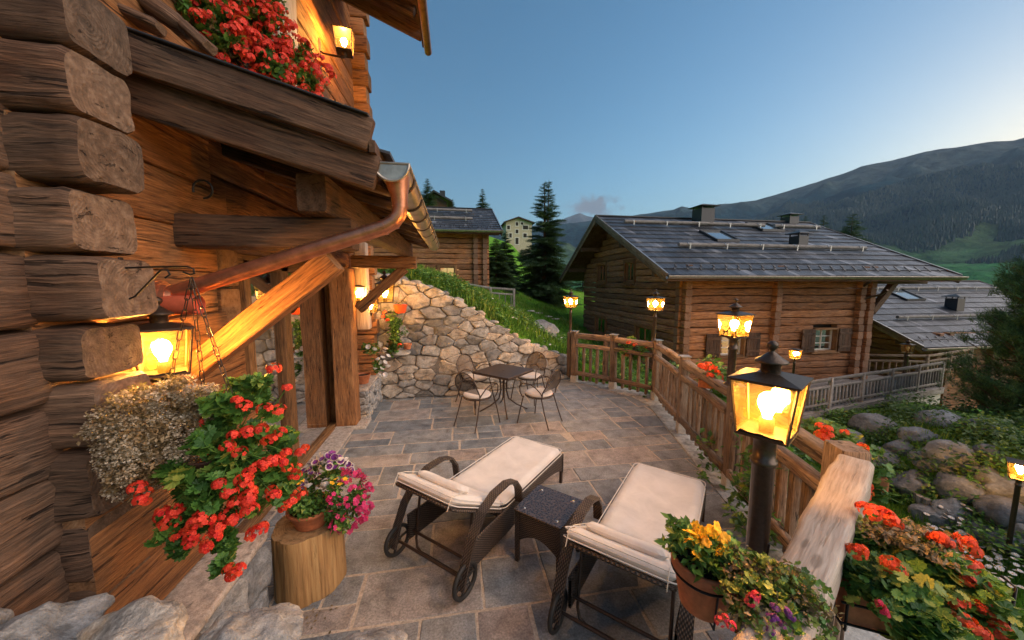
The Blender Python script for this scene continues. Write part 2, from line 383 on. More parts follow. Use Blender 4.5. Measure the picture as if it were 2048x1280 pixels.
plain('bronze_metal', (.07, .05, .038), .42, .7, bump=.25, bscale=90, var=.25)
plain('post_metal', (.085, .062, .048), .38, .7, bump=.15, bscale=60, var=.2)
plain('zinc', (.42, .36, .31), .36, .8, bump=.15, bscale=12, var=.3)
plain('copper', (.52, .22, .13), .33, .85, bump=.2, bscale=14, var=.3)
plain('flashing', (.055, .055, .058), .45, .6, bump=.1, var=.2)
plain('galvanised', (.45, .45, .45), .4, .8, var=.2)
plain('terracotta', (.44, .15, .065), .75, bump=.25, bscale=30, var=.22)
plain('orange_plastic', (.72, .10, .03), .35, var=.05)
plain('dark_pot', (.10, .05, .035), .55, var=.1)
plain('red_metal', (.58, .13, .07), .3, .3, var=.1)
plain('soil', (.035, .022, .015), .95, bump=1., bscale=60, var=.4)
plain('concrete', (.42, .39, .35), .85, bump=.5, bscale=26, var=.2)
plain('plaster', (.44, .37, .26), .85, bump=.3, bscale=3, var=.25)
plain('white_paint', (.60, .56, .50), .6, bump=.2, var=.12)
plain('dark_interior', (.03, .022, .016), .9)
plain('grout', (.46, .38, .30), .9, bump=.7, bscale=60, var=.3)
plain('rubber', (.02, .02, .02), .6)
plain('chair_metal', (.070, .048, .038), .4, .5, bump=.15, var=.15)
plain('steel', (.5, .48, .45), .25, .95)
plain('silhouette_black', (.004, .004, .004), .8)
def fabric(name, col, sc=900):
    t = NT(name); ob = t.obj(); wv = t.noise(ob, sc, 2, .5); big = t.noise(ob, 5, 5, .6, .5)
    c = t.mix(1., col, t.ramp(big, [(.3, .86), (.7, 1.08)]), 'MULTIPLY')
    h = t.math('MULTIPLY_ADD', big, 2.2, t.math('MULTIPLY', wv, .12))
    MAT[name] = t.done(t.bsdf(c, .9, t.bump(h, .35, .012), spec=.2, Sheen_Weight=.2))
fabric('cushion', (.66, .63, .60)); fabric('seat_cushion', (.60, .53, .47)); fabric('curtain', (.42, .33, .24))
def wicker():
    t = NT('wicker'); uv = t.uv(); s_ = t.n('SeparateXYZ', {'Vector': uv})
    sx = t.math('SINE', t.math('MULTIPLY', s_.outputs[0], 220)); sy = t.math('SINE', t.math('MULTIPLY', s_.outputs[1], 330))
    ck = t.math('MULTIPLY', sx, sy); ab = t.math('ABSOLUTE', sy)
    h = t.math('MULTIPLY_ADD', ck, .6, t.math('MULTIPLY', ab, .5))
    col = t.ramp(h, [(.0, (.010, .007, .006)), (.45, (.055, .036, .026)), (1., (.15, .105, .078))])
    col = t.mix(1., col, t.ramp(t.noise(t.obj(), 60, 3), [(.3, .7), (.7, 1.35)]), 'MULTIPLY')
    MAT['wicker'] = t.done(t.bsdf(col, .42, t.bump(h, 1., .004), spec=.5))
wicker()
def leafmat(name, stops, rough=.5, transl=.25, sc=5.):
    t = NT(name); a = t.attr(); ob = t.obj()
    col = t.ramp(t.math('MULTIPLY_ADD', t.math('SUBTRACT', t.noise(ob, sc, 3), .5), .5, a), stops)
    p = t.bsdf(col, rough, spec=.35)
    tr = t.n('BsdfTranslucent', {'Color': t.mix(.4, col, (.30, .40, .05))})
    MAT[name] = t.done(t.n('MixShader', {0: transl, 1: p, 2: tr.outputs[0]}).outputs[0])
leafmat('geranium_leaf', [(0., (.020, .065, .014)), (.5, (.065, .17, .030)), (.85, (.15, .29, .050)), (1., (.30, .32, .06))])
leafmat('yellow_leaf', [(0., (.07, .12, .02)), (.5, (.20, .27, .05)), (1., (.42, .42, .09))])
leafmat('dark_leaf', [(0., (.014, .042, .014)), (.6, (.045, .105, .026)), (1., (.12, .19, .045))])
leafmat('dry_leaf', [(0., (.09, .055, .028)), (.5, (.23, .15, .075)), (1., (.38, .27, .15))])
leafmat('dry_flower', [(0., (.22, .16, .10)), (.5, (.44, .35, .25)), (1., (.66, .58, .48))])
leafmat('grass', [(0., (.025, .085, .010)), (.45, (.075, .21, .020)), (.8, (.16, .33, .035)), (1., (.32, .38, .08))], sc=.8)
leafmat('needles', [(0., (.012, .036, .016)), (.6, (.034, .085, .032)), (1., (.085, .15, .05))], transl=.1)
leafmat('pine_needles', [(0., (.020, .055, .018)), (.6, (.065, .14, .038)), (1., (.16, .24, .07))], transl=.1)
leafmat('far_tree', [(0., (.010, .028, .018)), (1., (.028, .060, .032))], transl=.05, sc=.1)
for nme, a_, b_ in (('red_petal', (.50, .006, .010), (.95, .085, .045)), ('orange_petal', (.72, .045, .015), (.95, .12, .045)), ('crimson_petal', (.55, .010, .05), (.82, .03, .13)),
                    ('purple_petal', (.10, .012, .16), (.24, .035, .30)), ('magenta_petal', (.50, .015, .12), (.72, .05, .22)), ('white_petal', (.68, .62, .60), (.86, .82, .80)), ('yellow_petal', (.80, .36, .01), (.95, .60, .03)),
                    ('pink_petal', (.7, .2, .18), (.8, .35, .3))):
    leafmat(nme, [(0., a_), (1., b_)], .55, .3, 14.)
# glass kinds
def lampglass(name, col, amt=.16):
    t = NT(name)
    tr = t.n('BsdfTransparent', {'Color': (1, .86, .58)}).outputs[0]
    nz_ = t.noise(t.obj(), 38, 3)
    tl = t.n('BsdfTranslucent', {'Color': col}).outputs[0]
    gl = t.n('BsdfGlossy', {'Color': (1, .9, .75), 'Roughness': .08, 'Normal': t.bump(nz_, .3, .003)}).outputs[0]
    a_ = t.n('MixShader', {0: .10, 1: tr, 2: gl}).outputs[0]
    MAT[name] = t.done(t.n('MixShader', {0: t.math('MULTIPLY_ADD', nz_, amt, amt*.4), 1: a_, 2: tl}).outputs[0])
lampglass('lamp_glass', (.95, .58, .13), .012)
t = NT('window_glass')
gl = t.n('BsdfGlossy', {'Color': (.9, .92, .95), 'Roughness': .015}).outputs[0]
tr = t.n('BsdfTransparent', {'Color': (.82, .85, .84)}).outputs[0]
lw = t.n('LayerWeight', {'Blend': .35}).outputs['Fresnel']
MAT['window_glass'] = t.done(t.n('MixShader', {0: t.math('MULTIPLY_ADD', lw, .75, .55), 1: tr, 2: gl}).outputs[0])
t = NT('skylight_glass'); MAT['skylight_glass'] = t.done(t.bsdf((.25, .30, .33), .06, spec=1., metal=.6))
t = NT('tempered_glass'); uvn = t.obj()
gx = t.n('TexVoronoi', {'Vector': uvn, 'Scale': 60.}, distance='CHEBYCHEV').outputs['Distance']
MAT['tempered_glass'] = t.done(t.bsdf(t.ramp(gx, [(.2, (.020, .016, .014)), (.55, (.075, .058, .048))]), .16, t.bump(gx, .1, .002), spec=.7))
t = NT('mesh_panel')
tr = t.n('BsdfTransparent').outputs[0]; MAT['mesh_panel'] = t.done(t.n('MixShader', {0: .72, 1: tr, 2: t.bsdf((.06, .042, .032), .45, metal=.4)}).outputs[0])
def emis(name, col, st):
    t = NT(name); MAT[name] = t.done(t.n('Emission', {'Color': col, 'Strength': st}).outputs[0])
emis('bulb', (1, .51, .13), 330*LAMP)
emis('lit_window', (1, .52, .20), .36)
emis('small_bulb', (1, .55, .17), 160*LAMP)
def shingle(name, stops):
    t = NT(name); a = t.attr(); uv = t.uv(); ob = t.obj()
    col = t.ramp(t.math('MULTIPLY_ADD', t.math('SUBTRACT', t.noise(ob, .7, 3), .5), .7, a), stops)
    f = t.noise(t.mapping(uv, (3, 110, 1)), 1., 4, .6)
    col = t.mix(1., col, t.ramp(f, [(.3, .68), (.7, 1.3)]), 'MULTIPLY')
    MAT[name] = t.done(t.bsdf(col, .42, t.bump(f, .6, .01), spec=.55))
shingle('roof_shingle', [(0., (.024, .027, .034)), (.5, (.052, .057, .070)), (.8, (.105, .11, .125)), (1., (.23, .23, .25))])
# ---------------------------------------------------------------- foliage helpers
def rotmats(n, up=.5, g=rng):
    """random frames; normal biased upward by 'up'"""
    nrm_ = g.normal(size=(n, 3)); nrm_ /= np.linalg.norm(nrm_, axis=1)[:, None]; nrm_[:, 2] = np.abs(nrm_[:, 2])*(1 if up > 0 else np.sign(g.normal(size=n)))
    nrm_ += np.array([0, 0, up*1.5]); nrm_ /= np.linalg.norm(nrm_, axis=1)[:, None]
    a = g.normal(size=(n, 3)); x = np.cross(a, nrm_); x /= np.linalg.norm(x, axis=1)[:, None]; y = np.cross(nrm_, x)
    return np.stack([x, y, nrm_], axis=1)            # rows are axes
def scatter(m, tmplV, tmplF, P, size, Rm, mi=0, tint=.5):
    """copy a small template to points P"""
    tv = np.asarray(tmplV, float); tf = np.asarray(tmplF, int); n = len(P); k = len(tv)
    size = np.broadcast_to(size, (n,))
    V = np.einsum('vj,njk->nvk', tv, Rm)*size[:, None, None]+np.asarray(P)[:, None, :]
    Fx = (tf[None]+(np.arange(n)*k)[:, None, None]).reshape(-1, tf.shape[1])
    tt = np.repeat(np.broadcast_to(tint, (n,)), len(tf))
    m.bulk(V.reshape(-1, 3), Fx, mi, tt, False)
def lobed(n=9, amp=.12, cup=.18, notch=.4):
    V = [(0, 0, -.02)]
    for i in range(2*n+1):
        a = R(-160+320*i/(2*n)); r_ = 1*(1+amp*(1 if i % 2 else -1)); V.append((r_*math.sin(a), r_*math.cos(a)*.95, cup*r_*r_*.5+.05*(i % 2)))
    V = np.array(V)*.5; F = [(0, i+1, i+2) for i in range(2*n)]
    return V, [f[::-1] for f in F]
LEAF_G = lobed()
LEAF_G2 = lobed(5, .16, .3)
LEAF_S = (np.array([(0, 0, 0), (.28, .45, .06), (0, 1, -.05), (-.28, .45, .06)])-[0, .1, 0], [(0, 1, 2, 3)])
LEAF_N = (np.array([(-.06, 0, 0), (.06, 0, 0), (.035, .6, .04), (0, 1, 0), (-.035, .6, .04)]), [(0, 1, 2, 3, 4)])
def floret():
    V, F = [], []
    for i in range(5):
        a = R(72*i); c, s = math.cos(a), math.sin(a)
        for (x, y, z) in ((0, 0, 0), (.24, .34, .10), (.16, .56, .06), (-.16, .56, .06), (-.24, .34, .10)):
            V.append((x*c-y*s, x*s+y*c, z))
        F.append(tuple(i*5+j for j in range(5)))
    return np.array(V), F
FLORET = floret()
def trumpet():
    V, F = [(0, 0, -.35)], []
    for i in range(10):
        a = R(36*i); V.append((.5*(1+.08*(i % 2))*math.cos(a), .5*(1+.08*(i % 2))*math.sin(a), .05*(i % 2)))
    return np.array(V), [(0, 1+i, 1+(i+1) % 10) for i in range(10)]
TRUMPET = trumpet()
def umbels(m, P, rad, n=14, fl=.5, mi=0, g=rng, half=True, elong=1.):
    """round flower heads at points P made of separate five-petalled florets"""
    for p in P:
        rr = rad*g.uniform(.7, 1.25); k = max(5, int(n*g.uniform(.7, 1.2)))
        d = g.normal(size=(k, 3)); d /= np.linalg.norm(d, axis=1)[:, None]; d[:, 2] = np.abs(d[:, 2])*(1 if half else 1)-(.25)
        d /= np.linalg.norm(d, axis=1)[:, None]
        x = np.cross(g.normal(size=(k, 3)), d); x /= np.linalg.norm(x, axis=1)[:, None]; y = np.cross(d, x)
        scatter(m, FLORET[0], FLORET[1], np.asarray(p)+d*rr*[1, 1, .8*elong], rad*fl*2*g.uniform(.8, 1.15, k), np.stack([x, y, d], 1), mi, g.uniform(0, 1, k))
def ell(n, c, r_, g=rng, shell=.5):
    d = g.normal(size=(n, 3)); d /= np.linalg.norm(d, axis=1)[:, None]
    q = g.uniform(shell, 1, n)**.6
    return np.asarray(c)+d*q[:, None]*np.asarray(r_)
def clumpy(n, c, r_, clumps, g=rng, shell=.35, cr=.42):
    """points gathered in clumps inside an ellipsoid: an uneven outline with gaps"""
    cc = ell(clumps, c, r_, g, .3); k = g.integers(0, clumps, n); pts = []
    d = g.normal(size=(n, 3)); d /= np.linalg.norm(d, axis=1)[:, None]
    return cc[k]+d*(g.uniform(.2, 1, n)**.5)[:, None]*np.asarray(r_)*cr, k
def stems(m, root, P, rad=.0018, sag=.0, mi=0, g=rng):
    for p in P:
        a = Vector(root)+Vector(g.normal(size=3)*.02); b = Vector(p); mid = (a+b)/2+Vector((g.normal()*.02, g.normal()*.02, (b-a).length*.12+sag))
        pts = [a*(1-t)**2+mid*2*t*(1-t)+b*t*t for t in (0, .33, .66, 1)]
        tube(m, pts, rad, 4, g.uniform(.2, .7), mi, caps=False)
def grow(parent, clumps, leafmat='geranium_leaf', leaf=LEAF_G, size=.045, n=300, up=.6, name='foliage', g=rng, label=None, cl=10, tlo=0., thi=1., cr=.42):
    m = M()
    for c, r_, k in clumps:
        P, ki = clumpy(int(n*k), c, r_, cl, g, cr=cr)
        tone = g.uniform(-.22, .22, cl)[ki]
        scatter(m, leaf[0], leaf[1], P, size*g.uniform(.6, 1.25, len(P)), rotmats(len(P), up, g), 0, np.clip(g.uniform(tlo, thi, len(P))*.8+tone+.1, 0, 1))
    return m.build(name, MAT[leafmat], parent, label)
def surf_pts(n, c, r_, g=rng, zlo=-.6, dirn=None):
    d = g.normal(size=(n*6, 3)); d /= np.linalg.norm(d, axis=1)[:, None]; d = d[d[:, 2] > zlo]
    if dirn is not None: d = d[d@np.asarray(dirn) > -.1]
    d = d[:n]; return np.asarray(c)+d*np.asarray(r_)*g.uniform(.88, 1.08, (len(d), 1))

# ---------------------------------------------------------------- trees
def spruce(name, base, H, Rad, label, cat='spruce', group=None, seed=1, nw=None, dens=1., mat='needles', droop=.25, twin=False, lowest=.03):
    g = np.random.default_rng(seed); t = thing(name, label, cat, base, 0, group); bx, by, bz = base
    m = M(); tube(m, [(bx, by, bz-.3), (bx+.02*H*.3, by, bz+H*.5), (bx, by, bz+H*.99)], [H*.022, H*.014, H*.002], 7)
    m.build('trunk', W('old_log')[0], t)
    if twin:
        m = M(); tube(m, [(bx+.03*H, by, bz+H*.6), (bx+.035*H, by+.0, bz+H*.985)], [H*.009, H*.002], 6); m.build('trunk', W('old_log')[0], t)
    nw = nw or int(H*5.2); Vs, Fs, Ts = [], [], []
    m = M(); P, D, S_, T_ = [], [], [], []
    for i in range(nw):
        q = lowest+(1-lowest)*((i+g.uniform(-.3, .3))/nw); z = bz+H*min(max(q, lowest), .985)
        prof = (1-q)**.85*(.78+.3*g.random()); k = int(6+4*(1-q))
        if q > .97: k = 3
        for j in range(k):
            if g.random() > .93: continue
            a = g.uniform(0, 6.283); L = Rad*prof*g.uniform(.55, 1.12)+.05*Rad
            up0 = .10+.45*q; cx = bx+(.03*H if (twin and q > .6 and g.random() < .5) else 0)
            dirh = np.array([math.cos(a), math.sin(a), 0]); side = np.array([-math.sin(a), math.cos(a), 0])
            ns = max(3, int(L/Rad*9*dens)+2)
            for s_ in np.linspace(.12, 1, ns):
                pz = z+L*(up0*s_-droop*1.7*s_*s_)+.10*L*max(0, s_-.8)*5
                c = np.array([cx, by, 0])+dirh*L*s_+np.array([0, 0, pz])
                tw = (1-.72*s_)*L*.42+.055*Rad
                for sg in (-1, 1, 0):
                    nn = 2 if sg else 1
                    for _ in range(nn):
                        dd = dirh*(.55+.5*g.random())+side*sg*(.5+.5*g.random())+np.array([0, 0, -.25+.2*g.random()+.3*q])
                        dd /= np.linalg.norm(dd); P.append(c+g.normal(size=3)*.012*Rad); D.append(dd); S_.append(tw*g.uniform(.7, 1.25)); T_.append(.25+.5*s_*g.random()+.25*g.random())
    for j in range(6):                                # leader
        P.append(np.array([bx+(.035*H*(j % 2) if twin else 0), by, bz+H*(.94+.008*j)])); D.append(np.array([g.normal()*.2, g.normal()*.2, 1.])); S_.append(.035*H); T_.append(.5)
    P = np.array(P); D = np.array(D); D /= np.linalg.norm(D, axis=1)[:, None]; S_ = np.array(S_)
    side = np.cross(D, g.normal(size=D.shape)*[.35, .35, 1]); side /= np.linalg.norm(side, axis=1)[:, None]; nr = np.cross(side, D)
    # a twig: a narrow fringed frond
    tv = [(0, 0, 0)]; tf = []
    for i in range(5):
        y = .1+.2*i; wd = .27*(1-i*.17)
        tv += [(-wd, y+.10, -.03), (0, y, 0), (0, y+.11, .01), (wd, y+.10, -.03)]; b = 1+4*i; tf += [(b, b+1, b+2), (b+1, b+3, b+2)]
    tv += [(0, .9, 0), (.05, .95, 0), (0, 1.1, 0)]; tf += [(21, 22, 23)]
    scatter(m, np.array(tv), tf, P, S_, np.stack([side, D, nr], 1), 0, np.clip(np.array(T_), 0, 1))
    m.build('crown', MAT[mat], t)
    return t
def bushy_pine(name, base, H, Rad, label, seed=3, n_br=150, cat='pine tree', group=None, ln=.34):
    """pine with upswept branch ends, each ending in brushes of long needles"""
    g = np.random.default_rng(seed); t = thing(name, label, cat, base, 0, group); b = np.array(base, float)
    m = M(); tube(m, [b-[0, 0, .3], b+[0, 0, H*.5], b+[0, 0, H*.97]], [H*.03, H*.02, H*.005], 8); m.build('trunk', MAT['old_log'], t)
    m = M(); br = M(); tips = []
    for i in range(n_br):
        q = .06+.92*(i/n_br)+g.normal()*.01; a = g.uniform(0, 6.283); L = Rad*((1-q)**.6)*g.uniform(.55, 1.1)+.1
        p0 = b+[0, 0, H*min(q, .97)]; dh = np.array([math.cos(a), math.sin(a), 0])
        p1 = p0+dh*L*.6+[0, 0, L*.05]; p2 = p0+dh*L+[0, 0, L*.38]
        tube(br, [p0, p1, p2], [.03, .02, .008], 5, caps=False)
        for s_ in np.linspace(.25, 1, 7):
            c = p0*(1-s_)**2+p1*2*s_*(1-s_)+p2*s_*s_
            for k in range(3):
                o = np.cross(dh, [0, 0, 1])*g.normal()*.35*L*(1.1-s_*.6)+np.array([0, 0, g.uniform(-.02, .16)]); tips.append((c+o, dh*.5+[g.normal()*.4, g.normal()*.4, .75]))
    br.build('branches', MAT['old_log'], t)
    P, D = [], []
    for c, d in tips:
        for k in range(34):
            dd = np.array(d)/np.linalg.norm(d)*.8+g.normal(size=3)*.55; P.append(c+g.normal(size=3)*.035+np.array(d)*g.uniform(-.1, .14)); D.append(dd/np.linalg.norm(dd))
    P = np.array(P); D = np.array(D); sd = np.cross(D, g.normal(size=D.shape)); sd /= np.linalg.norm(sd, axis=1)[:, None]
    scatter(m, np.array([(-.045, 0, 0), (.045, 0, 0), (0, 1, 0)]), [(0, 1, 2)], P, ln*g.uniform(.4, .75, len(P)), np.stack([sd, D, np.cross(sd, D)], 1), 0, g.uniform(0, 1, len(P)))
    m.build('crown', MAT['pine_needles'], t); return t

# ---------------------------------------------------------------- lanterns
def lantern_parts(t, c, s=.24, rz=0., hb=.235, top=True, bulb='bulb', chim=True, deco=True, matf='bronze_metal', lit=True, seed=0):
    """four-sided tapered glass lantern centred on c (world), s = width of its top plate"""
    c = Vector(c); ca, sa = math.cos(rz), math.sin(rz)
    def Pt(x, y, z): return Vector((c.x+x*ca-y*sa, c.y+x*sa+y*ca, c.z+z))
    a = s*.47; b = s*.37; h = hb/2; m = M(); th = s*.035
    for sx, sy in ((1, 1), (-1, 1), (-1, -1), (1, -1)):
        beam(m, Pt(b*sx, b*sy, -h), Pt(a*sx, a*sy, h), th, th, r=.002, nc=1, end=0, cap=0)
    for k in range(4):
        q = [(1, 1), (-1, 1), (-1, -1), (1, -1)]; p1, p2 = q[k], q[(k+1) % 4]
        beam(m, Pt(b*p1[0], b*p1[1], -h), Pt(b*p2[0], b*p2[1], -h), th*1.25, th*1.25, nc=1, end=0, cap=0)
        beam(m, Pt(a*p1[0], a*p1[1], h), Pt(a*p2[0], a*p2[1], h), th*1.1, th*1.1, nc=1, end=0, cap=0)
    m.build('frame', MAT[matf], t)
    m = M()                                           # bottom plate
    V = [Pt(b*x, b*y, -h-.002) for x, y in ((1, 1), (-1, 1), (-1, -1), (1, -1))]+[Pt(b*x, b*y, -h+.004) for x, y in ((1, 1), (-1, 1), (-1, -1), (1, -1))]
    m.add(V, [(0, 1, 2, 3)[::-1], (4, 5, 6, 7), (0, 1, 5, 4), (1, 2, 6, 5), (2, 3, 7, 6), (3, 0, 4, 7)], None, 0, .5, False)
    m.build('base_plate', MAT[matf], t)
    m = M(); e = s*.52; z0, z1, z2 = h+th*.3, h+th*.9, h+s*.13   # roof plate: low hipped lid
    V = [Pt(e*x, e*y, z0) for x, y in ((1, 1), (-1, 1), (-1, -1), (1, -1))]+[Pt(e*x, e*y, z1) for x, y in ((1, 1), (-1, 1), (-1, -1), (1, -1))]+[Pt(s*.17*x, s*.17*y, z2) for x, y in ((1, 1), (-1, 1), (-1, -1), (1, -1))]
    Fs = [(3, 2, 1, 0), (8, 9, 10, 11)]+[(i, (i+1) % 4, 4+(i+1) % 4, 4+i) for i in range(4)]+[(4+i, 4+(i+1) % 4, 8+(i+1) % 4, 8+i) for i in range(4)]
    m.add(V, Fs, None, 0, .5, False); m.build('roof_plate', MAT[matf], t)
    if chim:
        m = M(); q = s/.24; z = z2-.004
        lathe(m, [(.036*q, z), (.036*q, z+.04*q), (.062*q, z+.046*q), (.058*q, z+.054*q), (.040*q, z+.066*q), (.020*q, z+.082*q), (.010*q, z+.090*q), (.009*q, z+.098*q), (.014*q, z+.103*q), (.021*q, z+.114*q), (.019*q, z+.126*q), (.008*q, z+.135*q), (.0, z+.137*q)], c, 20)
        m.build('finial', MAT[matf], t)
    m = M(); a2, b2 = a*.985, b*.985
    for k in range(4):
        q = [(1, 1), (-1, 1), (-1, -1), (1, -1)]; p1, p2 = q[k], q[(k+1) % 4]
        m2 = m if True else m
        m.add([Pt(b2*p1[0], b2*p1[1], -h), Pt(b2*p2[0], b2*p2[1], -h), Pt(a2*p2[0], a2*p2[1], h), Pt(a2*p1[0], a2*p1[1], h)], [(0, 1, 2, 3)], None, 0, .5, False)
    m.build('glass_panes', MAT['lamp_glass'], t)
    m = M(); q = s/.24
    lathe(m, [(.0, -h+.004), (.026*q, -h+.004), (.029*q, -h+.03*q), (.027*q, -h+.062*q), (.022*q, -h+.066*q), (.0, -h+.066*q)], c, 14); m.build('socket', MAT['bronze_metal'], t)
    m = M()
    lathe(m, [(.014*q, -h+.066*q), (.020*q, -h+.085*q), (.034*q, -h+.115*q), (.037*q, -h+.135*q), (.030*q, -h+.160*q), (.014*q, -h+.174*q), (0, -h+.177*q)], c, 16)
    m.build('bulb', MAT[bulb] if lit else MAT['white_paint'], t)
    if deco:                                          # cut-metal deer and fir silhouettes at the foot of the panes
        m = M()
        for k in range(4):
            q4 = [(1, 1), (-1, 1), (-1, -1), (1, -1)]; p1, p2 = q4[k], q4[(k+1) % 4]
            def on(u, v, o=1.01):                      # u across 0..1, v up 0..1
                w_ = b+(a-b)*v; x = (p1[0]*(1-u)+p2[0]*u)*w_*o; y = (p1[1]*(1-u)+p2[1]*u)*w_*o; return Pt(x, y, -h+hb*v)
            def poly(pts): 
                V = [on(u, v) for u, v in pts]; V2 = [on(u, v, 1.025) for u, v in pts]; n_ = len(pts)
                m.add(V+V2, [tuple(range(n_)), tuple(range(n_, 2*n_))[::-1]]+[(i, (i+1) % n_, n_+(i+1) % n_, n_+i) for i in range(n_)], None, 0, .5, False)
            poly([(.05, .02), (.95, .02), (.9, .07), (.7, .055), (.5, .08), (.3, .06), (.12, .09)])
            if deco == 'strip' or k == 2: continue
            u0 = .30
            for pts in ([(0, .20), (.16, .22), (.27, .27), (.30, .33), (.25, .33), (.17, .28), (.02, .27), (-.02, .24)], [(.24, .31), (.28, .40), (.36, .42), (.37, .38), (.31, .36)], [(.02, .22), (-.04, .08), (-.02, .08), (.05, .2)], [(.05, .21), (.09, .08), (.11, .08), (.09, .21)], [(.19, .24), (.26, .09), (.28, .09), (.24, .26)],
                        [(.30, .41), (.27, .48), (.22, .50), (.27, .50), (.30, .47), (.33, .42)], [(.33, .42), (.36, .49), (.42, .50), (.37, .46), (.35, .41)]):
                poly([(u0+x, y) for x, y in pts])
            poly([(.80, .06), (.90, .06), (.865, .14), (.885, .14), (.86, .22), (.87, .22), (.85, .32), (.83, .22), (.84, .22), (.815, .14), (.835, .14)])
        m.build('deer_silhouettes', MAT['silhouette_black'], t)
def post_lantern(x, y, zc, base, label, s=.25, rz=0., rad=.03, hb=None, lit=True, group='lanterns on short metal posts', deco=True, chim=True, bulb='bulb'):
    t = thing('post_lantern', label, 'lantern', (x, y, base), 0, group)
    hb = hb or s*.95; m = M(); zt = zc-hb/2-.004
    lathe(m, [(rad*1.7, base), (rad*1.7, base+.02), (rad*1.05, base+.03), (rad, base+.05), (rad, zt-.14), (rad*1.18, zt-.135), (rad*1.18, zt-.115), (rad, zt-.11), (rad, zt-.03), (rad*1.6, zt-.012), (rad*1.7, zt), (0, zt)], (x, y, 0), 18)
    m.build('pole', MAT['post_metal'], t)
    lantern_parts(t, (x, y, zc), s, rz, hb, lit=lit, deco=deco, chim=chim, bulb=bulb)
    return t
# ---------------------------------------------------------------- terrain
CP = np.array([(-2.5, 7.9, 2.5), (-1.1, 7.7, 2.36), (0, 7.75, 1.96), (1, 7.85, 1.36), (1.7, 8.0, .92), (2.5, 8.3, .52), (3.0, 9.2, .45), (3.2, 12, .35), (-3, 10, 2.75), (-1, 11, 2.5), (.8, 11, 1.9), (0, 14, 2.35),
 (1.8, 17, 1.1), (2.9, 17, 1.0), (-1.6, 19.4, 2.4), (1.7, 19.4, 1.95), (4.7, 23.5, 1.17), (5.2, 21.5, .5), (4.3, 15, .1), (6.5, 18.7, 0.), (6.2, 14, -.7), (8.2, 22, -.6), (8.3, 20, -.95), (8.3, 17, -1.3), (7.6, 19, -.6), (8, 12.5, -1.55), (8, 24.5, .3), (7.5, 28, 1.2), (2, 24, 2.2), (-8, 22, 4.), (-8, 10, 3.5),
 (8.4, 59, 4.4), (3, 40, 4.6), (14, 98.7, 11.9), (20, 123.4, 16), (-1, 60, 8), (-20, 60, 13), (0, 125, 22), (-60, 125, 34), (17.4, 58, 1.), (12, 33.5, 1.9), (25, 60, -3), (40, 100, -15), (90, 150, -50), (150, 60, -40),
 (16, 30, 0), (30, 30, -7), (30, 14, -5), (22, 12, -4), (45, 10, -9), (24, 8, -4), (16, 20, -1.5), (12, 13, -1.95), (17, 12, -2.),
 (3.6, 8.2, .1), (4.6, 7., -.7), (5, 5, -1.5), (4.6, 3, -2.2), (4.2, 1.2, -2.5), (3, -2, -2.6), (6, 5, -2.5), (8, 4.2, -2.85), (10.1, 6.9, -2.8), (10.0, 4.6, -2.8), (9.6, 2, -2.9), (8, 0, -3.), (9, -6, -3.), (9, 8.3, -2.4), (6, 8, -1.6),
 (10.9, 9.0, -2.2), (12.2, 9.07, -2.05), (15, 9.1, -2.05), (16.8, 9.25, -2.1), (11.2, 7., -2.1), (11.6, 5.3, -1.45), (12.1, 7.2, -1.75), (11.3, 3, -1.6), (12.6, 4, -1.1), (14, 6.5, -1.55), (14, 0, -1.3), (20, 4, -2.5), (19, 9.6, -2.6), (-2, -4, -.4), (-20, 0, 3)])
def _tps(P):
    A = P[:, :2]/50; n = len(A); d = np.linalg.norm(A[:, None]-A[None], axis=2); K = d  # biharmonic 'r' kernel: no overshoot
    B = np.hstack([np.ones((n, 1)), A]); S = np.zeros((n+3, n+3)); S[:n, :n] = K+np.eye(n)*.0006; S[:n, n:] = B; S[n:, :n] = B.T
    c = np.linalg.solve(S, np.concatenate([P[:, 2], [0, 0, 0]])); return A, c
_A, _c = _tps(CP)
def hz0(x, y):
    x = np.asarray(x, float); y = np.asarray(y, float); q = np.stack([x.ravel(), y.ravel()], 1)/50
    d = np.linalg.norm(q[:, None]-_A[None], axis=2); z = d@_c[:-3]+_c[-3]+q@_c[-2:]
    return z.reshape(x.shape)
WB = [(-2.6, 7.26), (-1.44, 7.22), (-.14, 7.17), (1.3, 7.55), (2.67, 8.09)]     # foot of the stone wall behind the terrace
RL = [(2.62, 8.02), (2.75, 7.64), (3.37, 7.03), (3.89, 6.2), (3.43, 4.73), (3.01, 3.26), (2.55, 1.8), (1.0, .72), (-.3, .0)]
def wall_y(x): return np.interp(x, [p[0] for p in WB], [p[1] for p in WB])
def rail_x(y): 
    ys = [p[1] for p in RL][::-1]; xs = [p[0] for p in RL][::-1]; return np.interp(y, ys, xs)
def hz(x, y):
    z = hz0(x, y); x = np.asarray(x, float); y = np.asarray(y, float)
    ins = (y < wall_y(x)+.16) & (x < rail_x(y)+.22) & (x < 4.3)
    fr = np.clip(np.hypot(x-8, y-12)/140, 0, 1); z = z+.25*fr*np.sin(x*.11+1)*np.cos(y*.09)*3
    return np.where(ins, -.35, z)
def ground_at(px, py, t0=3., t1=90.):
    d = ray(px, py); t = np.linspace(t0, t1, 4000); P = np.array([0, 0, EYE])[None]+t[:, None]*d[None]
    b = P[:, 2]-hz(P[:, 0], P[:, 1]); i = int(np.argmax(b < 0)); return Vector((P[i, 0], P[i, 1], float(hz(P[i, 0], P[i, 1]))))
def axis_pts(lo, a, b, hi, d, g=1.12):
    mid = list(np.arange(a, b+d/2, d)); s = d; l = []; x = a
    while x > lo: s *= g; x -= s; l.append(x)
    s = d; r_ = []; x = mid[-1]
    while x < hi: s *= g; x += s; r_.append(x)
    return np.array(l[::-1]+mid+r_)
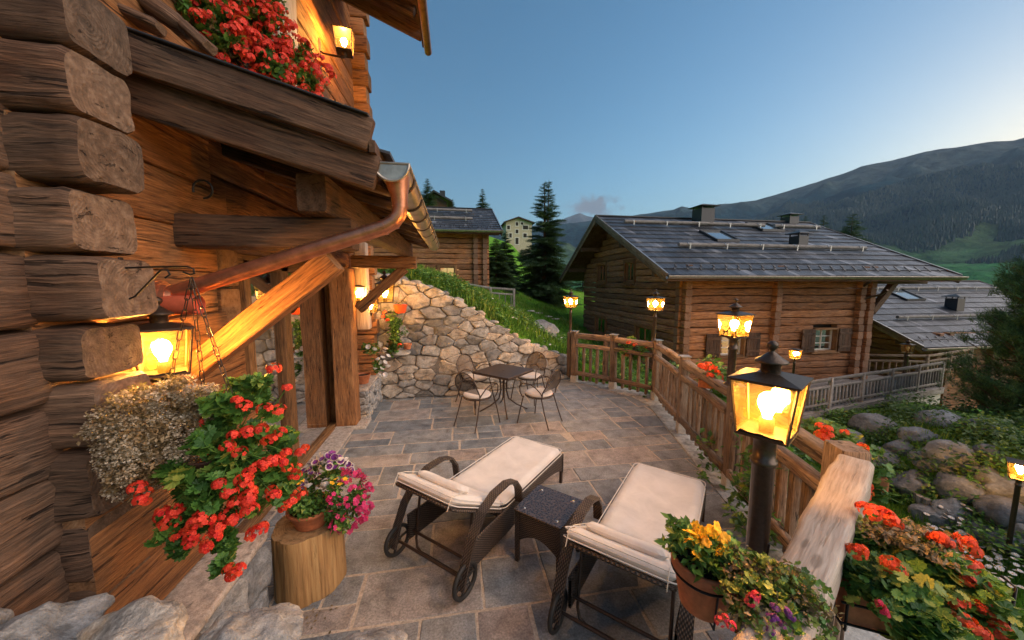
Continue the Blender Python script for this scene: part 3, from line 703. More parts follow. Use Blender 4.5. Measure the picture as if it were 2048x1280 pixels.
gx = axis_pts(-200, -3, 14, 320, .2); gy = axis_pts(-60, -1, 14, 340, .2)
GX, GY = np.meshgrid(gx, gy); GZ = hz(GX, GY)
far_ = np.clip((np.hypot(GX, GY)-150)/150, 0, 1); GZ = GZ*(1-far_)+far_*(-75)
def gridmesh(X, Y, Z):
    m = M(); ny, nx = X.shape; idx = np.arange(nx*ny).reshape(ny, nx)
    F = np.stack([idx[:-1, :-1], idx[:-1, 1:], idx[1:, 1:], idx[1:, :-1]], -1).reshape(-1, 4)
    m.bulk(np.stack([X, Y, Z], -1).reshape(-1, 3), F, 0, .5, True); return m
def ground_mat():
    t = NT('meadow'); ob = t.obj()
    n1 = t.noise(ob, .35, 6, .65); n2 = t.noise(ob, 7, 6, .75); n3 = t.noise(ob, 60, 3, .7)
    col = t.ramp(n1, [(.3, (.06, .18, .016)), (.5, (.11, .29, .022)), (.62, (.17, .33, .035)), (.75, (.22, .28, .07))])
    col = t.mix(1., col, t.ramp(n2, [(.3, .5), (.5, .95), (.7, 1.45)]), 'MULTIPLY'); col = t.mix(1., col, t.ramp(n3, [(.3, .6), (.7, 1.4)]), 'MULTIPLY')
    MAT['meadow'] = t.done(t.bsdf(col, .9, t.bump(t.math('ADD', n2, t.math('MULTIPLY', n3, .5)), 1., .08), spec=.1))
ground_mat()
gridmesh(GX, GY, GZ).build('ground', MAT['meadow'], kind='structure')
# valley floor: one sheet to the horizon
t = NT('valley'); ob = t.obj()
MAT['valley'] = t.done(t.bsdf(t.ramp(t.noise(ob, .004, 8, .65), [(.4, (.02, .05, .022)), (.6, (.06, .12, .03))]), .95, spec=.1))
m = M(); m.add([(8900*math.cos(R(a)), 8900*math.sin(R(a)), -76) for a in range(0, 360, 10)], [tuple(range(36))], None, 0, .5, False); m.build('valley_floor', MAT['valley'], kind='structure')
# ---------------------------------------------------------------- mountains: height fields over bearing and distance
def px_az(px): d = ray(px, 567); return math.atan2(d[0], d[1])
def el_of(px, py): d = ray(px, py); return math.atan2(d[2], math.hypot(d[0], d[1]))
def mountain(name, ridge, prof, r0, r1, mat, seed, rough, nA=420, nR=150, skew=.0):
    azs = [px_az(p[0]) for p in ridge]; els = [math.tan(el_of(*p)) for p in ridge]
    A = np.linspace(azs[0], azs[-1], nA); E = np.interp(A, azs, els); T = np.linspace(0, 1.25, nR)
    X = np.zeros((nR, nA)); Y = X.copy(); Z = X.copy(); off = np.random.default_rng(seed).uniform(0, 99, 3)
    for i, t_ in enumerate(T):
        r_ = r0+(r1-r0)*t_
        h = np.interp(t_, [p[0] for p in prof], [p[1] for p in prof])      # share of the ridge slope reached at that distance
        X[i] = np.sin(A)*r_; Y[i] = np.cos(A)*r_
        base = -70*(1-min(1, t_*4)); Z[i] = EYE+h*E*r_+base
    L = r1*.10
    for i in range(nR):
        t_ = T[i]; amp = rough*r1*min(1, t_*2.)*(1 if t_ < .8 else max(.12, 1-(t_-.8)*4.4))
        for j in range(nA):
            p = Vector((X[i, j]/L+off[0], Y[i, j]/L+off[1], off[2]))
            q = 1-abs(mnoise.noise(p))*2+.5*(1-abs(mnoise.noise(p*2.3))*2)+.25*mnoise.noise(p*5.1)+.12*mnoise.noise(p*11)
            Z[i, j] += amp*(q-.9)
    gridmesh(X, Y, Z).build(name, mat, kind='structure')
    return A, E
def mtn_mat(name, low, mid, rock_, treez, z0, z1, sc):
    t = NT(name); ob = t.obj(); s_ = t.n('SeparateXYZ', {'Vector': ob}); n1 = t.noise(ob, sc, 9, .68); n2 = t.noise(ob, sc*9, 7, .72)
    zz = t.math('MULTIPLY_ADD', t.math('SUBTRACT', n1, .5), (z1-z0)*.55, s_.outputs[2])
    f = t.n('MapRange', {'Value': zz, 'From Min': z0, 'From Max': z1}).outputs[0]
    col = t.ramp(f, low)
    col = t.mix(1., col, t.ramp(n2, [(.32, .35), (.5, .95), (.68, 1.6)]), 'MULTIPLY')
    MAT[name] = t.done(t.bsdf(col, .95, t.bump(t.math('ADD', n1, t.math('MULTIPLY', n2, .4)), 1., 1/sc*.12), spec=.05))
G1, G2, TR, TR2, HE, HE2 = (.045, .17, .05), (.080, .14, .06), (.005, .032, .042), (.008, .042, .050), (.060, .085, .075), (.085, .095, .088)
mtn_mat('slope', [(0., G1), (.10, G2), (.17, (.05, .075, .03)), (.20, TR), (.42, TR2), (.52, HE), (.75, HE2), (1., (.10, .105, .10))], 0, 0, 0, -20, 1150, .0016)
mtn_mat('far_slope', [(0., TR), (.3, TR2), (.5, (.05, .06, .05)), (.7, (.12, .12, .11)), (1., (.2, .19, .18))], 0, 0, 0, -50, 1700, .0008)
RIDGE = [(900, 470), (1050, 452), (1150, 446), (1200, 438), (1270, 430), (1340, 420), (1356, 413), (1380, 418), (1440, 408), (1500, 402), (1560, 385), (1600, 372), (1660, 352), (1700, 337), (1760, 325), (1820, 308), (1850, 302), (1940, 291), (1985, 289), (2048, 272), (2120, 262), (2300, 250), (2700, 215), (3300, 150), (5200, -180), (9000, -850)]
mountain('mountain', RIDGE, [(0, 0), (.12, .03), (.25, .16), (.45, .48), (.62, .72), (.82, .93), (1., 1.), (1.25, .86)], 450, 3300, MAT['slope'], 3, .018, 620, 170)
FR = [(200, 520), (600, 505), (900, 480), (1040, 468), (1085, 455), (1120, 440), (1145, 430), (1157, 426), (1172, 432), (1200, 437), (1260, 434), (1330, 425), (1420, 430), (1600, 440), (1900, 450)]
mountain('far_peak', FR, [(0, 0), (.3, .25), (.7, .7), (1., 1.), (1.25, .8)], 4000, 6600, MAT['far_slope'], 8, .014, 300, 90)
# mountain forest: individual crowns are beyond counting
def forest():
    g = np.random.default_rng(5); m = M(); dg = bpy.context.evaluated_depsgraph_get(); mo = bpy.data.objects['mountain']
    from mathutils.bvhtree import BVHTree
    bv = BVHTree.FromObject(mo, dg); P = []; S = []
    for _ in range(60000):
        az = g.uniform(px_az(1480), px_az(2300)); r_ = g.uniform(700, 2500); x, y = math.sin(az)*r_, math.cos(az)*r_
        h = bv.ray_cast(Vector((x, y, 5000)), Vector((0, 0, -1)))
        if h[0] is None: continue
        z = h[0].z; n_ = mnoise.noise(Vector((x/260, y/260, 3.)))*90+mnoise.noise(Vector((x/90, y/90, 3.)))*50
        lo, hi = 105+n_, 400+n_*1.8+ (az-px_az(1600))*420
        k = mnoise.noise(Vector((x/120, y/120, 9.)))
        if (lo < z < hi and g.random() < .95) or (k > .30 and z > 20 and z < lo and g.random() < .5): P.append((x, y, z-1)); S.append(g.uniform(9, 17))
    P = np.array(P); n = len(P); S = np.array(S)
    V = [(0, 0, 1)]+[(.24*math.cos(R(72*i)), .24*math.sin(R(72*i)), .02) for i in range(5)]; F = [(0, 1+i, 1+(i+1) % 5) for i in range(5)]
    a = g.uniform(0, 6.28, n); Rm = np.zeros((n, 3, 3)); Rm[:, 0, 0] = np.cos(a); Rm[:, 0, 1] = np.sin(a); Rm[:, 1, 0] = -np.sin(a); Rm[:, 1, 1] = np.cos(a); Rm[:, 2, 2] = 1
    scatter(m, np.array(V), F, P, S, Rm, 0, g.uniform(0, 1, n)); m.build('mountain_forest', MAT['far_tree'], label='dark conifer forest covering the lower mountain slope', cat='forest', kind='stuff')
forest()

# ---------------------------------------------------------------- terrace paving
def clip(poly, a, b, c):                               # keep a*x+b*y<=c
    o = []
    for i in range(len(poly)):
        p, q = poly[i], poly[(i+1) % len(poly)]; dp, dq = a*p[0]+b*p[1]-c, a*q[0]+b*q[1]-c
        if dp <= 0: o.append(p)
        if dp*dq < 0: t_ = dp/(dp-dq); o.append((p[0]+(q[0]-p[0])*t_, p[1]+(q[1]-p[1])*t_))
    return o
def parea(p): return .5*abs(sum(p[i][0]*p[(i+1) % len(p)][1]-p[(i+1) % len(p)][0]*p[i][1] for i in range(len(p))))
def slab(m, poly, gap, zt, th=.035, tint=.5, bev=.006, mi=0):
    n = len(poly); c = np.mean(poly, 0); 
    A = sum(poly[i][0]*poly[(i+1) % n][1]-poly[(i+1) % n][0]*poly[i][1] for i in range(n))
    if A < 0: poly = poly[::-1]
    def inset(P, d):
        o = P
        q = list(P)
        for i in range(len(P)):
            a, b = P[i], P[(i+1) % len(P)]; dx, dy = b[0]-a[0], b[1]-a[1]; L = math.hypot(dx, dy)
            if L < 1e-6: continue
            nx, ny = dy/L, -dx/L; q = clip(q, nx, ny, nx*a[0]+ny*a[1]-d)
            if len(q) < 3: return []
        return q
    # resample edges with jitter so that no edge is ruler-straight
    P = inset(poly, gap)
    if len(P) < 3 or parea(P) < .006: return
    Q = []
    for i in range(len(P)):
        a, b = np.array(P[i]), np.array(P[(i+1) % len(P)]); L = np.linalg.norm(b-a); k = max(1, int(L/.09))
        nn = np.array([b[1]-a[1], a[0]-b[0]])/max(L, 1e-6)
        for j in range(k): Q.append(a+(b-a)*(j/k)+nn*random.gauss(0, .0028)*(1 if j else .3))
    Q = np.array(Q); n = len(Q); ctr = Q.mean(0)
    I = ctr+(Q-ctr)*(1-bev*2.2/max(.1, np.sqrt(parea(P))))
    tl = [random.gauss(0, .0025), random.gauss(0, .0025)]
    f = lambda p: zt+tl[0]*(p[0]-ctr[0])*2+tl[1]*(p[1]-ctr[1])*2
    V = [(p[0], p[1], zt-th) for p in Q]+[(p[0], p[1], f(p)-bev) for p in Q]+[(p[0], p[1], f(p)) for p in I]
    Fs = [(i, (i+1) % n, n+(i+1) % n, n+i) for i in range(n)]+[(n+i, n+(i+1) % n, 2*n+(i+1) % n, 2*n+i) for i in range(n)]+[tuple(range(2*n, 3*n))]
    m.add(V, Fs, None, mi, tint, [False]*n+[True]*n+[False])
m = M(); random.seed(4); y = -1.2; k_ = 0
# B: line of the kerb strip along the railing, A: its far piece
Bn = (1/math.hypot(1, .28), -.28/math.hypot(1, .28)); Bc = (3.68-6.24*.28)*Bn[0]; An = (1.8/2.2, 1.27/2.2)
An = np.array([1.8, 1.27]); An = An/np.linalg.norm(An); Ac = float(An@np.array([3.66, 6.28]))
def lay(poly, tint, zt):
    q = clip(clip(poly, Bn[0], Bn[1], Bc), An[0], An[1], Ac)
    q = clip(q, 0, 1, 8.2) if q else q
    if len(q) >= 3: slab(m, q, .0085, zt, tint=tint)
while y < 8.3:
    hgt = random.choice([.30, .38, .46, .52, .42]); x = -2.6+random.uniform(0, .4); xs = x
    jy = lambda: random.gauss(0, .012)
    while x < 4.2:
        wd = random.choice([.38, .5, .62, .78, .9]); x2 = x+wd
        tn = lambda: min(1, max(0, random.choice([.1, .2, .28, .34, .4, .5, .62, .8])+random.uniform(-.08, .08)))
        z = random.uniform(-.003, .001)
        if hgt > .4 and random.random() < .38:
            s_ = y+hgt*random.choice([.42, .5, .6])
            if random.random() < .5 and wd > .5:
                lay([(x, y), (x2, y), (x2, s_), (x, s_)], tn(), z); xm = x+wd*random.uniform(.35, .65)
                lay([(x, s_), (xm, s_), (xm, y+hgt), (x, y+hgt)], tn(), z+.001); lay([(xm, s_), (x2, s_), (x2, y+hgt), (xm, y+hgt)], tn(), z-.001)
            else:
                lay([(x, y), (x2, y), (x2, s_), (x, s_)], tn(), z); lay([(x, s_), (x2, s_), (x2, y+hgt), (x, y+hgt)], tn(), z-.001)
        else: lay([(x, y), (x2, y), (x2, y+hgt), (x, y+hgt)], tn(), z)
        x = x2
    y += hgt
m.build('terrace_paving', MAT['paving'], kind='structure')
m = M(); m.add([(-3.2, -1.6, -.0055), (3.2, -1.6, -.0055), (3.6, 3, -.0055), (4.0, 6.4, -.0055), (2.8, 8.2, -.0055), (-3.2, 8.3, -.0055)], [(0, 1, 2, 3, 4, 5)], None, 0, .5, False)
m.build('terrace_bed', MAT['grout'], kind='structure')
# kerb strip of rougher pale stone under the railing
m = M(); outer = [(2.85, 8.35), (3.0, 7.85), (3.62, 7.22), (4.14, 6.2), (3.68, 4.68), (3.26, 3.22), (2.9, 1.6), (2.35, .75), (1.7, .1), (1.2, -.5)]
inner = [(2.32, 8.2), (2.50, 7.90), (3.05, 7.14), (3.66, 6.26), (3.24, 4.70), (2.83, 3.25), (2.38, 1.78), (1.62, 1.2), (.98, .72), (.35, .3)]
def lerp2(P, t_):
    i = min(int(t_), len(P)-2); f_ = t_-i; return (P[i][0]*(1-f_)+P[i+1][0]*f_, P[i][1]*(1-f_)+P[i+1][1]*f_)
t_ = 0
while t_ < 8.0:
    t2 = min(8.0, t_+random.uniform(.25, .5)); a, b, c, d_ = lerp2(inner, t_), lerp2(outer, t_), lerp2(outer, t2), lerp2(inner, t2)
    slab(m, [a, b, c, d_], .005, .012, .35, random.random()); t_ = t2
m.build('terrace_kerb', MAT['kerb_stone'], kind='structure')
# ---------------------------------------------------------------- dry stone facing: packed rounded cells on a surface
def voronoi_cells(pts, outline, ax=1.):
    cells = []
    P = np.array(pts)
    for i, p in enumerate(P):
        poly = list(outline); d = np.hypot((P[:, 0]-p[0]), (P[:, 1]-p[1])*ax); order = np.argsort(d)[1:22]
        for j in order:
            q = P[j]; a, b = q[0]-p[0], (q[1]-p[1])*ax*ax; c = (q[0]**2-p[0]**2)/2+(q[1]**2-p[1]**2)*ax*ax/2
            poly = clip(poly, a, b, c)
            if len(poly) < 3: break
        if len(poly) >= 3 and parea(poly) > 1e-4: cells.append(poly)
    return cells
def facing(m, cells, surf, depth=(.03, .09), gap=.010, tints=None, g=rng, inner=.68):
    """surf(u,v)->(point, outward normal)"""
    for poly in cells:
        q = np.array(poly); c = q.mean(0); A = parea(poly); sz = math.sqrt(A)
        if sz < .03: continue
        # round off the corners
        for kk in (.10, .22):
            nx = np.roll(q, -1, 0); q = np.stack([q*(1-kk)+nx*kk, q*kk+nx*(1-kk)], 1).reshape(-1, 2)
        q = c+(q-c)*max(.5, 1-2*gap/sz)
        q += g.normal(0, .0055, q.shape)
        n = len(q); d = g.uniform(*depth)*min(1, sz/.2); tl = g.normal(0, .10, 2); rings = [(1.0, -.04), (1.0, d*.65), (.95, d*.93), (max(inner, .8), d*1.0), (.4, d*1.03)]
        V = []
        off = g.uniform(0, 90, 3)
        for s_, h in rings:
            for p in q:
                pp = c+(p-c)*s_; o, nn = surf(pp[0], pp[1]); hh = h+(tl[0]*(pp[0]-c[0])+tl[1]*(pp[1]-c[1]))*(1 if h > 0 else 0)
                if h > 0: hh += .034*mnoise.noise(Vector((pp[0]*7+off[0], pp[1]*7+off[1], off[2])))+.018*mnoise.noise(Vector((pp[0]*19+off[0], pp[1]*19, off[2])))
                V.append(Vector(o)+Vector(nn)*hh)
        o, nn = surf(*c); V.append(Vector(o)+Vector(nn)*(d*1.03))
        Fs = []
        for k in range(len(rings)-1):
            for i in range(n): Fs.append((k*n+i, k*n+(i+1) % n, (k+1)*n+(i+1) % n, (k+1)*n+i))
        k = len(rings)-1; Fs += [(k*n+i, k*n+(i+1) % n, (k+1)*n) for i in range(n)]
        m.add(V, Fs, None, 0, float(np.clip(g.choice([.1, .25, .35, .5, .62, .75, .9])+g.normal()*.06, 0, 1)) if tints is None else float(g.choice(tints)), True)
def seeds(u0, u1, v0f, v1f, big, g, ax=1.35, tries=9000, small=.35):
    """variable-size dart throwing: a few large stones, smaller ones between"""
    pts, rad = [], []
    for k in range(tries):
        r_ = big*(1. if k < tries*.10 else (.72 if k < tries*.3 else (.5 if k < tries*.6 else small)))*g.uniform(.85, 1.15)
        u = g.uniform(u0, u1); v = g.uniform(v0f(u), v1f(u)) if v1f(u) > v0f(u) else None
        if v is None: continue
        if all(math.hypot(u-a, (v-b)*ax) > (r_+q)*.5*1.55 for (a, b), q in zip(pts, rad)): pts.append((u, v)); rad.append(r_)
    return pts
# --- the stepped-down retaining wall behind the terrace
def seglen(P): return np.concatenate([[0], np.cumsum([math.hypot(P[i+1][0]-P[i][0], P[i+1][1]-P[i][1]) for i in range(len(P)-1)])])
WP = [(-1.75, 7.24), (-1.44, 7.22), (-.14, 7.17), (.6, 7.30), (1.3, 7.52), (2.0, 7.80), (2.67, 8.09), (2.85, 8.2)]; WS = seglen(WP)
def wsurf(u, v):
    x = float(np.interp(u, WS, [p[0] for p in WP])); y = float(np.interp(u, WS, [p[1] for p in WP]))
    x2 = float(np.interp(u+.05, WS, [p[0] for p in WP])); y2 = float(np.interp(u+.05, WS, [p[1] for p in WP])); x1 = float(np.interp(u-.05, WS, [p[0] for p in WP])); y1 = float(np.interp(u-.05, WS, [p[1] for p in WP]))
    d = Vector((x2-x1, y2-y1, 0)).normalized(); n_ = Vector((d.y, -d.x, .08)).normalized(); return Vector((x, y+.07*v, v)), n_
TOPX = [(-1.9, 2.60), (-1.1, 2.42), (-.6, 2.27), (-.11, 2.06), (.45, 1.72), (.94, 1.38), (1.6, .97), (2.4, .62), (2.7, .48), (3.0, .42)]
def wtop(u): x = np.interp(u, WS, [p[0] for p in WP]); return float(np.interp(x, [p[0] for p in TOPX], [p[1] for p in TOPX]))
stone_wall = thing('stone_retaining_wall', 'rough stone retaining wall sloping down behind the metal table', 'stone wall', (.6, 7.4, 0))
g = np.random.default_rng(21); pts = seeds(0, WS[-1], lambda u: .0, wtop, .30, g, 1.75)
us = np.linspace(0, WS[-1], 24); cells = voronoi_cells(pts, [(0, 0), (WS[-1], 0), (WS[-1], 3), (0, 3)], 1.75)
cl = []
for c in cells:                                       # cut along the sloping top
    cx = np.mean([p[0] for p in c]); a, b = max(0, cx-.25), cx+.25; ta, tb = wtop(a), wtop(b); k = (tb-ta)/(b-a)
    q = clip(c, -k, 1, ta-k*a); q = clip(q, 0, -1, 0) if len(q) >= 3 else q
    if len(q) >= 3: cl.append(q)
m = M(); facing(m, cl, wsurf, (.05, .11), .004, g=g, inner=.8); m.build('facing_stones', MAT['wall_stone'], stone_wall)
m = M(); V = []; 
for u in us: 
    for v in (-.1, wtop(u)-.04): o, n_ = wsurf(u, v); V.append(o+n_*.028)
    o, n_ = wsurf(u, wtop(u)-.05); V.append(o+Vector((0, .45, .02)))
m.add(V, [(3*i+a, 3*i+3+a, 3*i+4+a, 3*i+1+a) for i in range(len(us)-1) for a in (0, 1)], None, 0, .4, True); m.build('mortar_bed', MAT['mortar'], stone_wall)
m = M()
for k in range(17):                                   # cap stones along the slope
    u = .12+k*.275+g.uniform(-.05, .05)
    if u > WS[-1]: break
    o, n_ = wsurf(u, wtop(u)); rock(m, o+Vector((0, .16, -.02)), (.13*g.uniform(.8, 1.3), .17, .06*g.uniform(.7, 1.4)), 100+k, g.uniform(0, 1), 0, 2, .3)
m.build('cap_stones', MAT['wall_stone'], stone_wall)
# --- low stone bench wall by the door post
def boxfacing(name, x0, x1, y0, y1, z0, z1, faces, big, seed, parent, mat='grey_stone', th=(.02, .05), ax=1.5, tints=None, gap=.007):
    g = np.random.default_rng(seed); m = M(); o = []
    S_ = {'E': (y0, y1, lambda u, v: ((x1, u, v), (1, 0, 0))), 'S': (x0, x1, lambda u, v: ((u, y0, v), (0, -1, 0))), 'N': (x0, x1, lambda u, v: ((u, y1, v), (0, 1, 0)))}
    for f in faces:
        a, b, sf = S_[f]; pts = seeds(a, b, lambda u: z0, lambda u: z1, big, g, ax, 2600)
        facing(m, voronoi_cells(pts, [(a, z0), (b, z0), (b, z1), (a, z1)], ax), sf, th, gap, g=g, tints=tints)
    m.build('facing_stones', MAT[mat], parent)
    m = M(); box(m, ((x0+x1)/2, (y0+y1)/2, (z0+z1)/2-.01), (x1-x0-.012, y1-y0-.012, z1-z0), tint=.4); m.build(name, MAT['mortar'], parent)
bench = thing('low_stone_wall', 'low flat-topped stone wall beside the tall door post', 'stone wall', (-1.62, 6.65, 0))
boxfacing('core', -1.86, -1.50, 6.02, 7.14, 0, .50, 'ES', .19, 5, bench, tints=[.4, .5, .6, .7])
m = M(); beam(m, (-1.68, 5.99, .53), (-1.68, 7.16, .53), .40, .05, r=.012, seg=8, wob=.006, cap=0, tint=.3); m.build('cap_slab', MAT['coping'], bench)
# --- rounded stones along the near bottom edge
near = thing('near_stone_wall', 'uneven boulder-topped dry stone wall along the bottom left corner', 'stone wall', (-.7, 1.05, 0))
RS = [((-1.29, 1.13, 1.335), (.19, .17, .10), 31, .10), ((-.985, 1.10, 1.315), (.17, .16, .10), 32, .80), ((-.70, 1.10, 1.225), (.20, .18, .10), 33, .60), ((-.40, 1.14, 1.05), (.25, .17, .10), 34, .5),
      ((-1.55, 1.16, 1.30), (.16, .15, .12), 35, .35), ((-.13, 1.14, .86), (.20, .17, .12), 36, .5), ((-1.12, 1.0, 1.18), (.2, .14, .12), 37, .4), ((-.72, .98, 1.06), (.25, .12, .12), 38, .6), ((-1.5, 1.0, 1.1), (.22, .16, .14), 39, .2), ((-.38, 1.0, .9), (.2, .12, .12), 40, .3)]
for c, s_, sd, tn in RS:
    c = (c[0], c[1], c[2]-.115)
    m = M(); rock(m, c, s_, sd, tn, 0, 5, .42); m.build('top_stone', MAT['grey_stone'], near)
g = np.random.default_rng(9); m = M()
for i in range(90):
    x = g.uniform(-1.65, .05); zt = np.interp(x, [-1.6, -.9, -.4, .1], [1.1, 1.06, .83, .55]); rock(m, (x, 1.08+g.uniform(-.06, .12), g.uniform(0, zt)), (g.uniform(.08, .17), .10, g.uniform(.05, .11)), 200+i, g.uniform(0, 1), 0, 2, .3)
m.build('lower_stones', MAT['grey_stone'], near)
m = M(); box(m, (-.8, 1.05, .5), (1.7, .2, .9)); m.build('core', MAT['mortar'], near)
# ---------------------------------------------------------------- the near chalet
HX = -1.60                                             # plane of its log wall
house = thing('log_chalet', 'old log chalet with copper downpipe and glazed terrace doors filling the left side', 'chalet', (-1.7, 3.4, 0))
def hb(name, mat, fn, label=None): 
    m = M(); fn(m); return m.build(name, W(mat) if mat+'_end' in MAT else MAT[mat], house, label)
random.seed(3)
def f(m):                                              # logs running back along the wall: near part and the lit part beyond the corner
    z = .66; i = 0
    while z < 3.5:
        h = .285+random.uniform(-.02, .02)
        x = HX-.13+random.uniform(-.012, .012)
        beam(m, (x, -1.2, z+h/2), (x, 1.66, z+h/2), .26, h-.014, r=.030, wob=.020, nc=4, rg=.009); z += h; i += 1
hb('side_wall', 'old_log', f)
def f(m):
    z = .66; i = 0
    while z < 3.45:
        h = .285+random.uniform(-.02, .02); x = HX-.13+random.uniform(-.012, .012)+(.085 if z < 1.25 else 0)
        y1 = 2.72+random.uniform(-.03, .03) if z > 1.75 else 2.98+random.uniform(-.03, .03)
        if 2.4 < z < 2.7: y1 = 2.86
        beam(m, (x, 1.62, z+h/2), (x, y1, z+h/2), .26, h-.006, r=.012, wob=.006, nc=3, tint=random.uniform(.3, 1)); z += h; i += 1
hb('lit_wall', 'warm_log', f)  # same logs as the side wall; orange lamplight is put into the wood colour
# crossing log ends at the near corner; each reaches out a little less than the one above
TOPS = [(-75, 118), (75, 128), (220, 153), (362, 138), (507, 190), (648, 160), (770, 186), (905, 178), (1052, 172), (1180, 188), (1300, 175), (1430, 185)]
for i in range(len(TOPS)-1):
    (ya, xa), (yb, _) = TOPS[i], TOPS[i+1]; Yf = 1.60
    top = atY(xa, ya, Yf); bot = atY(xa, yb, Yf); x1 = (top.x+bot.x)/2; m = M(); h = top.z-bot.z
    beam(m, (HX-.25, Yf+.145, (top.z+bot.z)/2), (x1, Yf+.145, (top.z+bot.z)/2), .29, h*.95, r=.045, wob=.022, nc=5, end=.022, rg=.007)
    m.build('corner_log', W('old_log'), house)
hb('dark_gap_backing', 'dark_interior', lambda m: box(m, (-1.80, 1.0, 2.1), (.12, 3.6, 2.9)))  # dark box added behind the logs so their gaps look deeply shaded
# stone plinth with smooth ledge
boxfacing('plinth_core', -1.9, -1.30, -.2, 2.40, 0, .60, 'EN', .30, 15, house, tints=[.1, .25, .35, .5], th=(.02, .05))
hb('plinth_ledge', 'coping', lambda m: beam(m, (-1.56, -.4, .625), (-1.56, 2.43, .625), .60, .05, r=.012, seg=14, wob=.008, tint=.5))
hb('wall_vent', 'black_iron', lambda m: beam(m, (-1.60, 1.93, .99), (-1.56, 1.93, .99), .10, .17, r=.045, nc=5))
# recessed glazing
GXX = -1.96
def f(m):
    for y, w_ in ((2.98, .12), (3.62, .10), (4.36, .17)): beam(m, (GXX, y, .02), (GXX, y, 2.52), w_, .12, up=(1, 0, 0), r=.008, nc=2)
    beam(m, (GXX, 2.9, 2.50), (GXX, 5.9, 2.50), .12, .14, r=.008, nc=2)
    beam(m, (GXX+.01, 2.9, .035), (GXX+.01, 5.9, .035), .11, .07, r=.008, nc=2)
    beam(m, (GXX, 5.93, .02), (GXX, 5.93, 2.5), .10, .12, up=(1, 0, 0), r=.008, nc=2)
door = hb('sliding_door', 'door_wood', f)
def sub(parent, name, mat, fn, label=None):
    m = M(); fn(m); return m.build(name, W(mat) if mat+'_end' in MAT else MAT[mat], parent, label)
for a, b in ((3.04, 3.57), (3.67, 4.275), (4.445, 5.88)):
    sub(door, 'glass_pane', 'window_glass', lambda m: m.add([(GXX, a, .07), (GXX, b, .07), (GXX, b, 2.43), (GXX, a, 2.43)], [(0, 1, 2, 3)], None, 0, .5, False))
def f(m):
    ys = np.linspace(3.05, 4.40, 90); V = [(GXX-.14+.025*math.sin(i*1.1)+.01*math.sin(i*2.7), y, z) for i, y in enumerate(ys) for z in (.05, 2.45)]
    m.add(V, [(2*i, 2*i+2, 2*i+3, 2*i+1) for i in range(89)], None, 0, .5, True)
hb('curtain', 'curtain', f)
def f(m):
    V = [(-4.2, 2.9, .0), (-4.2, 6.0, .0), (-4.2, 6.0, 2.6), (-4.2, 2.9, 2.6), (GXX-.05, 2.9, 0), (GXX-.05, 6.0, 0), (GXX-.05, 6.0, 2.6), (GXX-.05, 2.9, 2.6)]
    m.add(V, [(0, 1, 2, 3), (0, 4, 7, 3), (1, 2, 6, 5), (0, 1, 5, 4), (3, 2, 6, 7)], None, 0, .5, False)
hb('room_behind_glass', 'dark_interior', f)
hb('door_threshold', 'coping', lambda m: box(m, (-1.85, 4.9, .012), (.46, 2.1, .045), r=.006))
hb('lintel', 'warm_log', lambda m: beam(m, (-1.86, 2.75, 2.68), (-1.86, 6.15, 2.68), .30, .22, r=.02, wob=.01))
def f(m):
    z = 2.80
    while z < 3.5: beam(m, (-1.78, 2.7, z+.13), (-1.78, 6.3, z+.13), .26, .252, r=.03, wob=.012, nc=4); z += .26
hb('upper_lit_wall', 'warm_log', f)  # lamp-lit orange put into the wood colour here as well
hb('inner_jamb', 'warm_log', lambda m: [beam(m, (-1.86, 2.86, z), (-1.62, 2.86, z), .24, .27, r=.02, wob=.01) for z in (1.85, 2.13, 2.41)])
# tall post pair carrying the second bracket
p0 = atZ(690, 850); 
hb('door_post', 'warm_log', lambda m: beam(m, (-1.745, 5.86, .03), (-1.745, 5.86, 2.53), .30, .30, up=(1, 0, 0), r=.02, wob=.010, tint=.7, rg=.004))
hb('post_base', 'coping', lambda m: box(m, (-1.72, 5.86, .02), (.56, .42, .05), r=.01))
# brackets, braces, purlin
BY = 2.455
hb('bracket_beam', 'dark_beam', lambda m: beam(m, (HX-.1, BY, 2.607), (-.635, BY, 2.610), .19, .19, r=.018, wob=.01, tint=.5, seg=9))
a = atY(395, 735, BY-.02); b = atY(672, 520, BY-.02)
hb('brace', 'warm_log', lambda m: beam(m, (a.x-.12, BY, a.z-.08), (b.x-.02, BY, b.z+.0), .15, .15, up=(1, 0, 1), r=.015, wob=.014, tint=.9, seg=12))
hb('bracket_beam', 'warm_log', lambda m: beam(m, (-1.56, 5.80, 2.635), (-.60, 5.80, 2.625), .2, .19, r=.02, wob=.01, tint=.6, seg=8))
hb('brace', 'warm_log', lambda m: beam(m, (-1.50, 5.8, 1.90), (-.78, 5.8, 2.54), .14, .15, r=.015, wob=.01, tint=.4, seg=8))
hb('purlin', 'dark_beam', lambda m: beam(m, (-.80, 2.22, 2.817), (-.76, 6.05, 2.83), .165, .22, r=.018, wob=.01, seg=22, tint=.35))
hb('hook', 'black_iron', lambda m: tube(m, arc((-1.40, 2.30, 2.83), (1, 0, 0), (0, 0, 1), .05, -90, 200, 12), .006, 6))
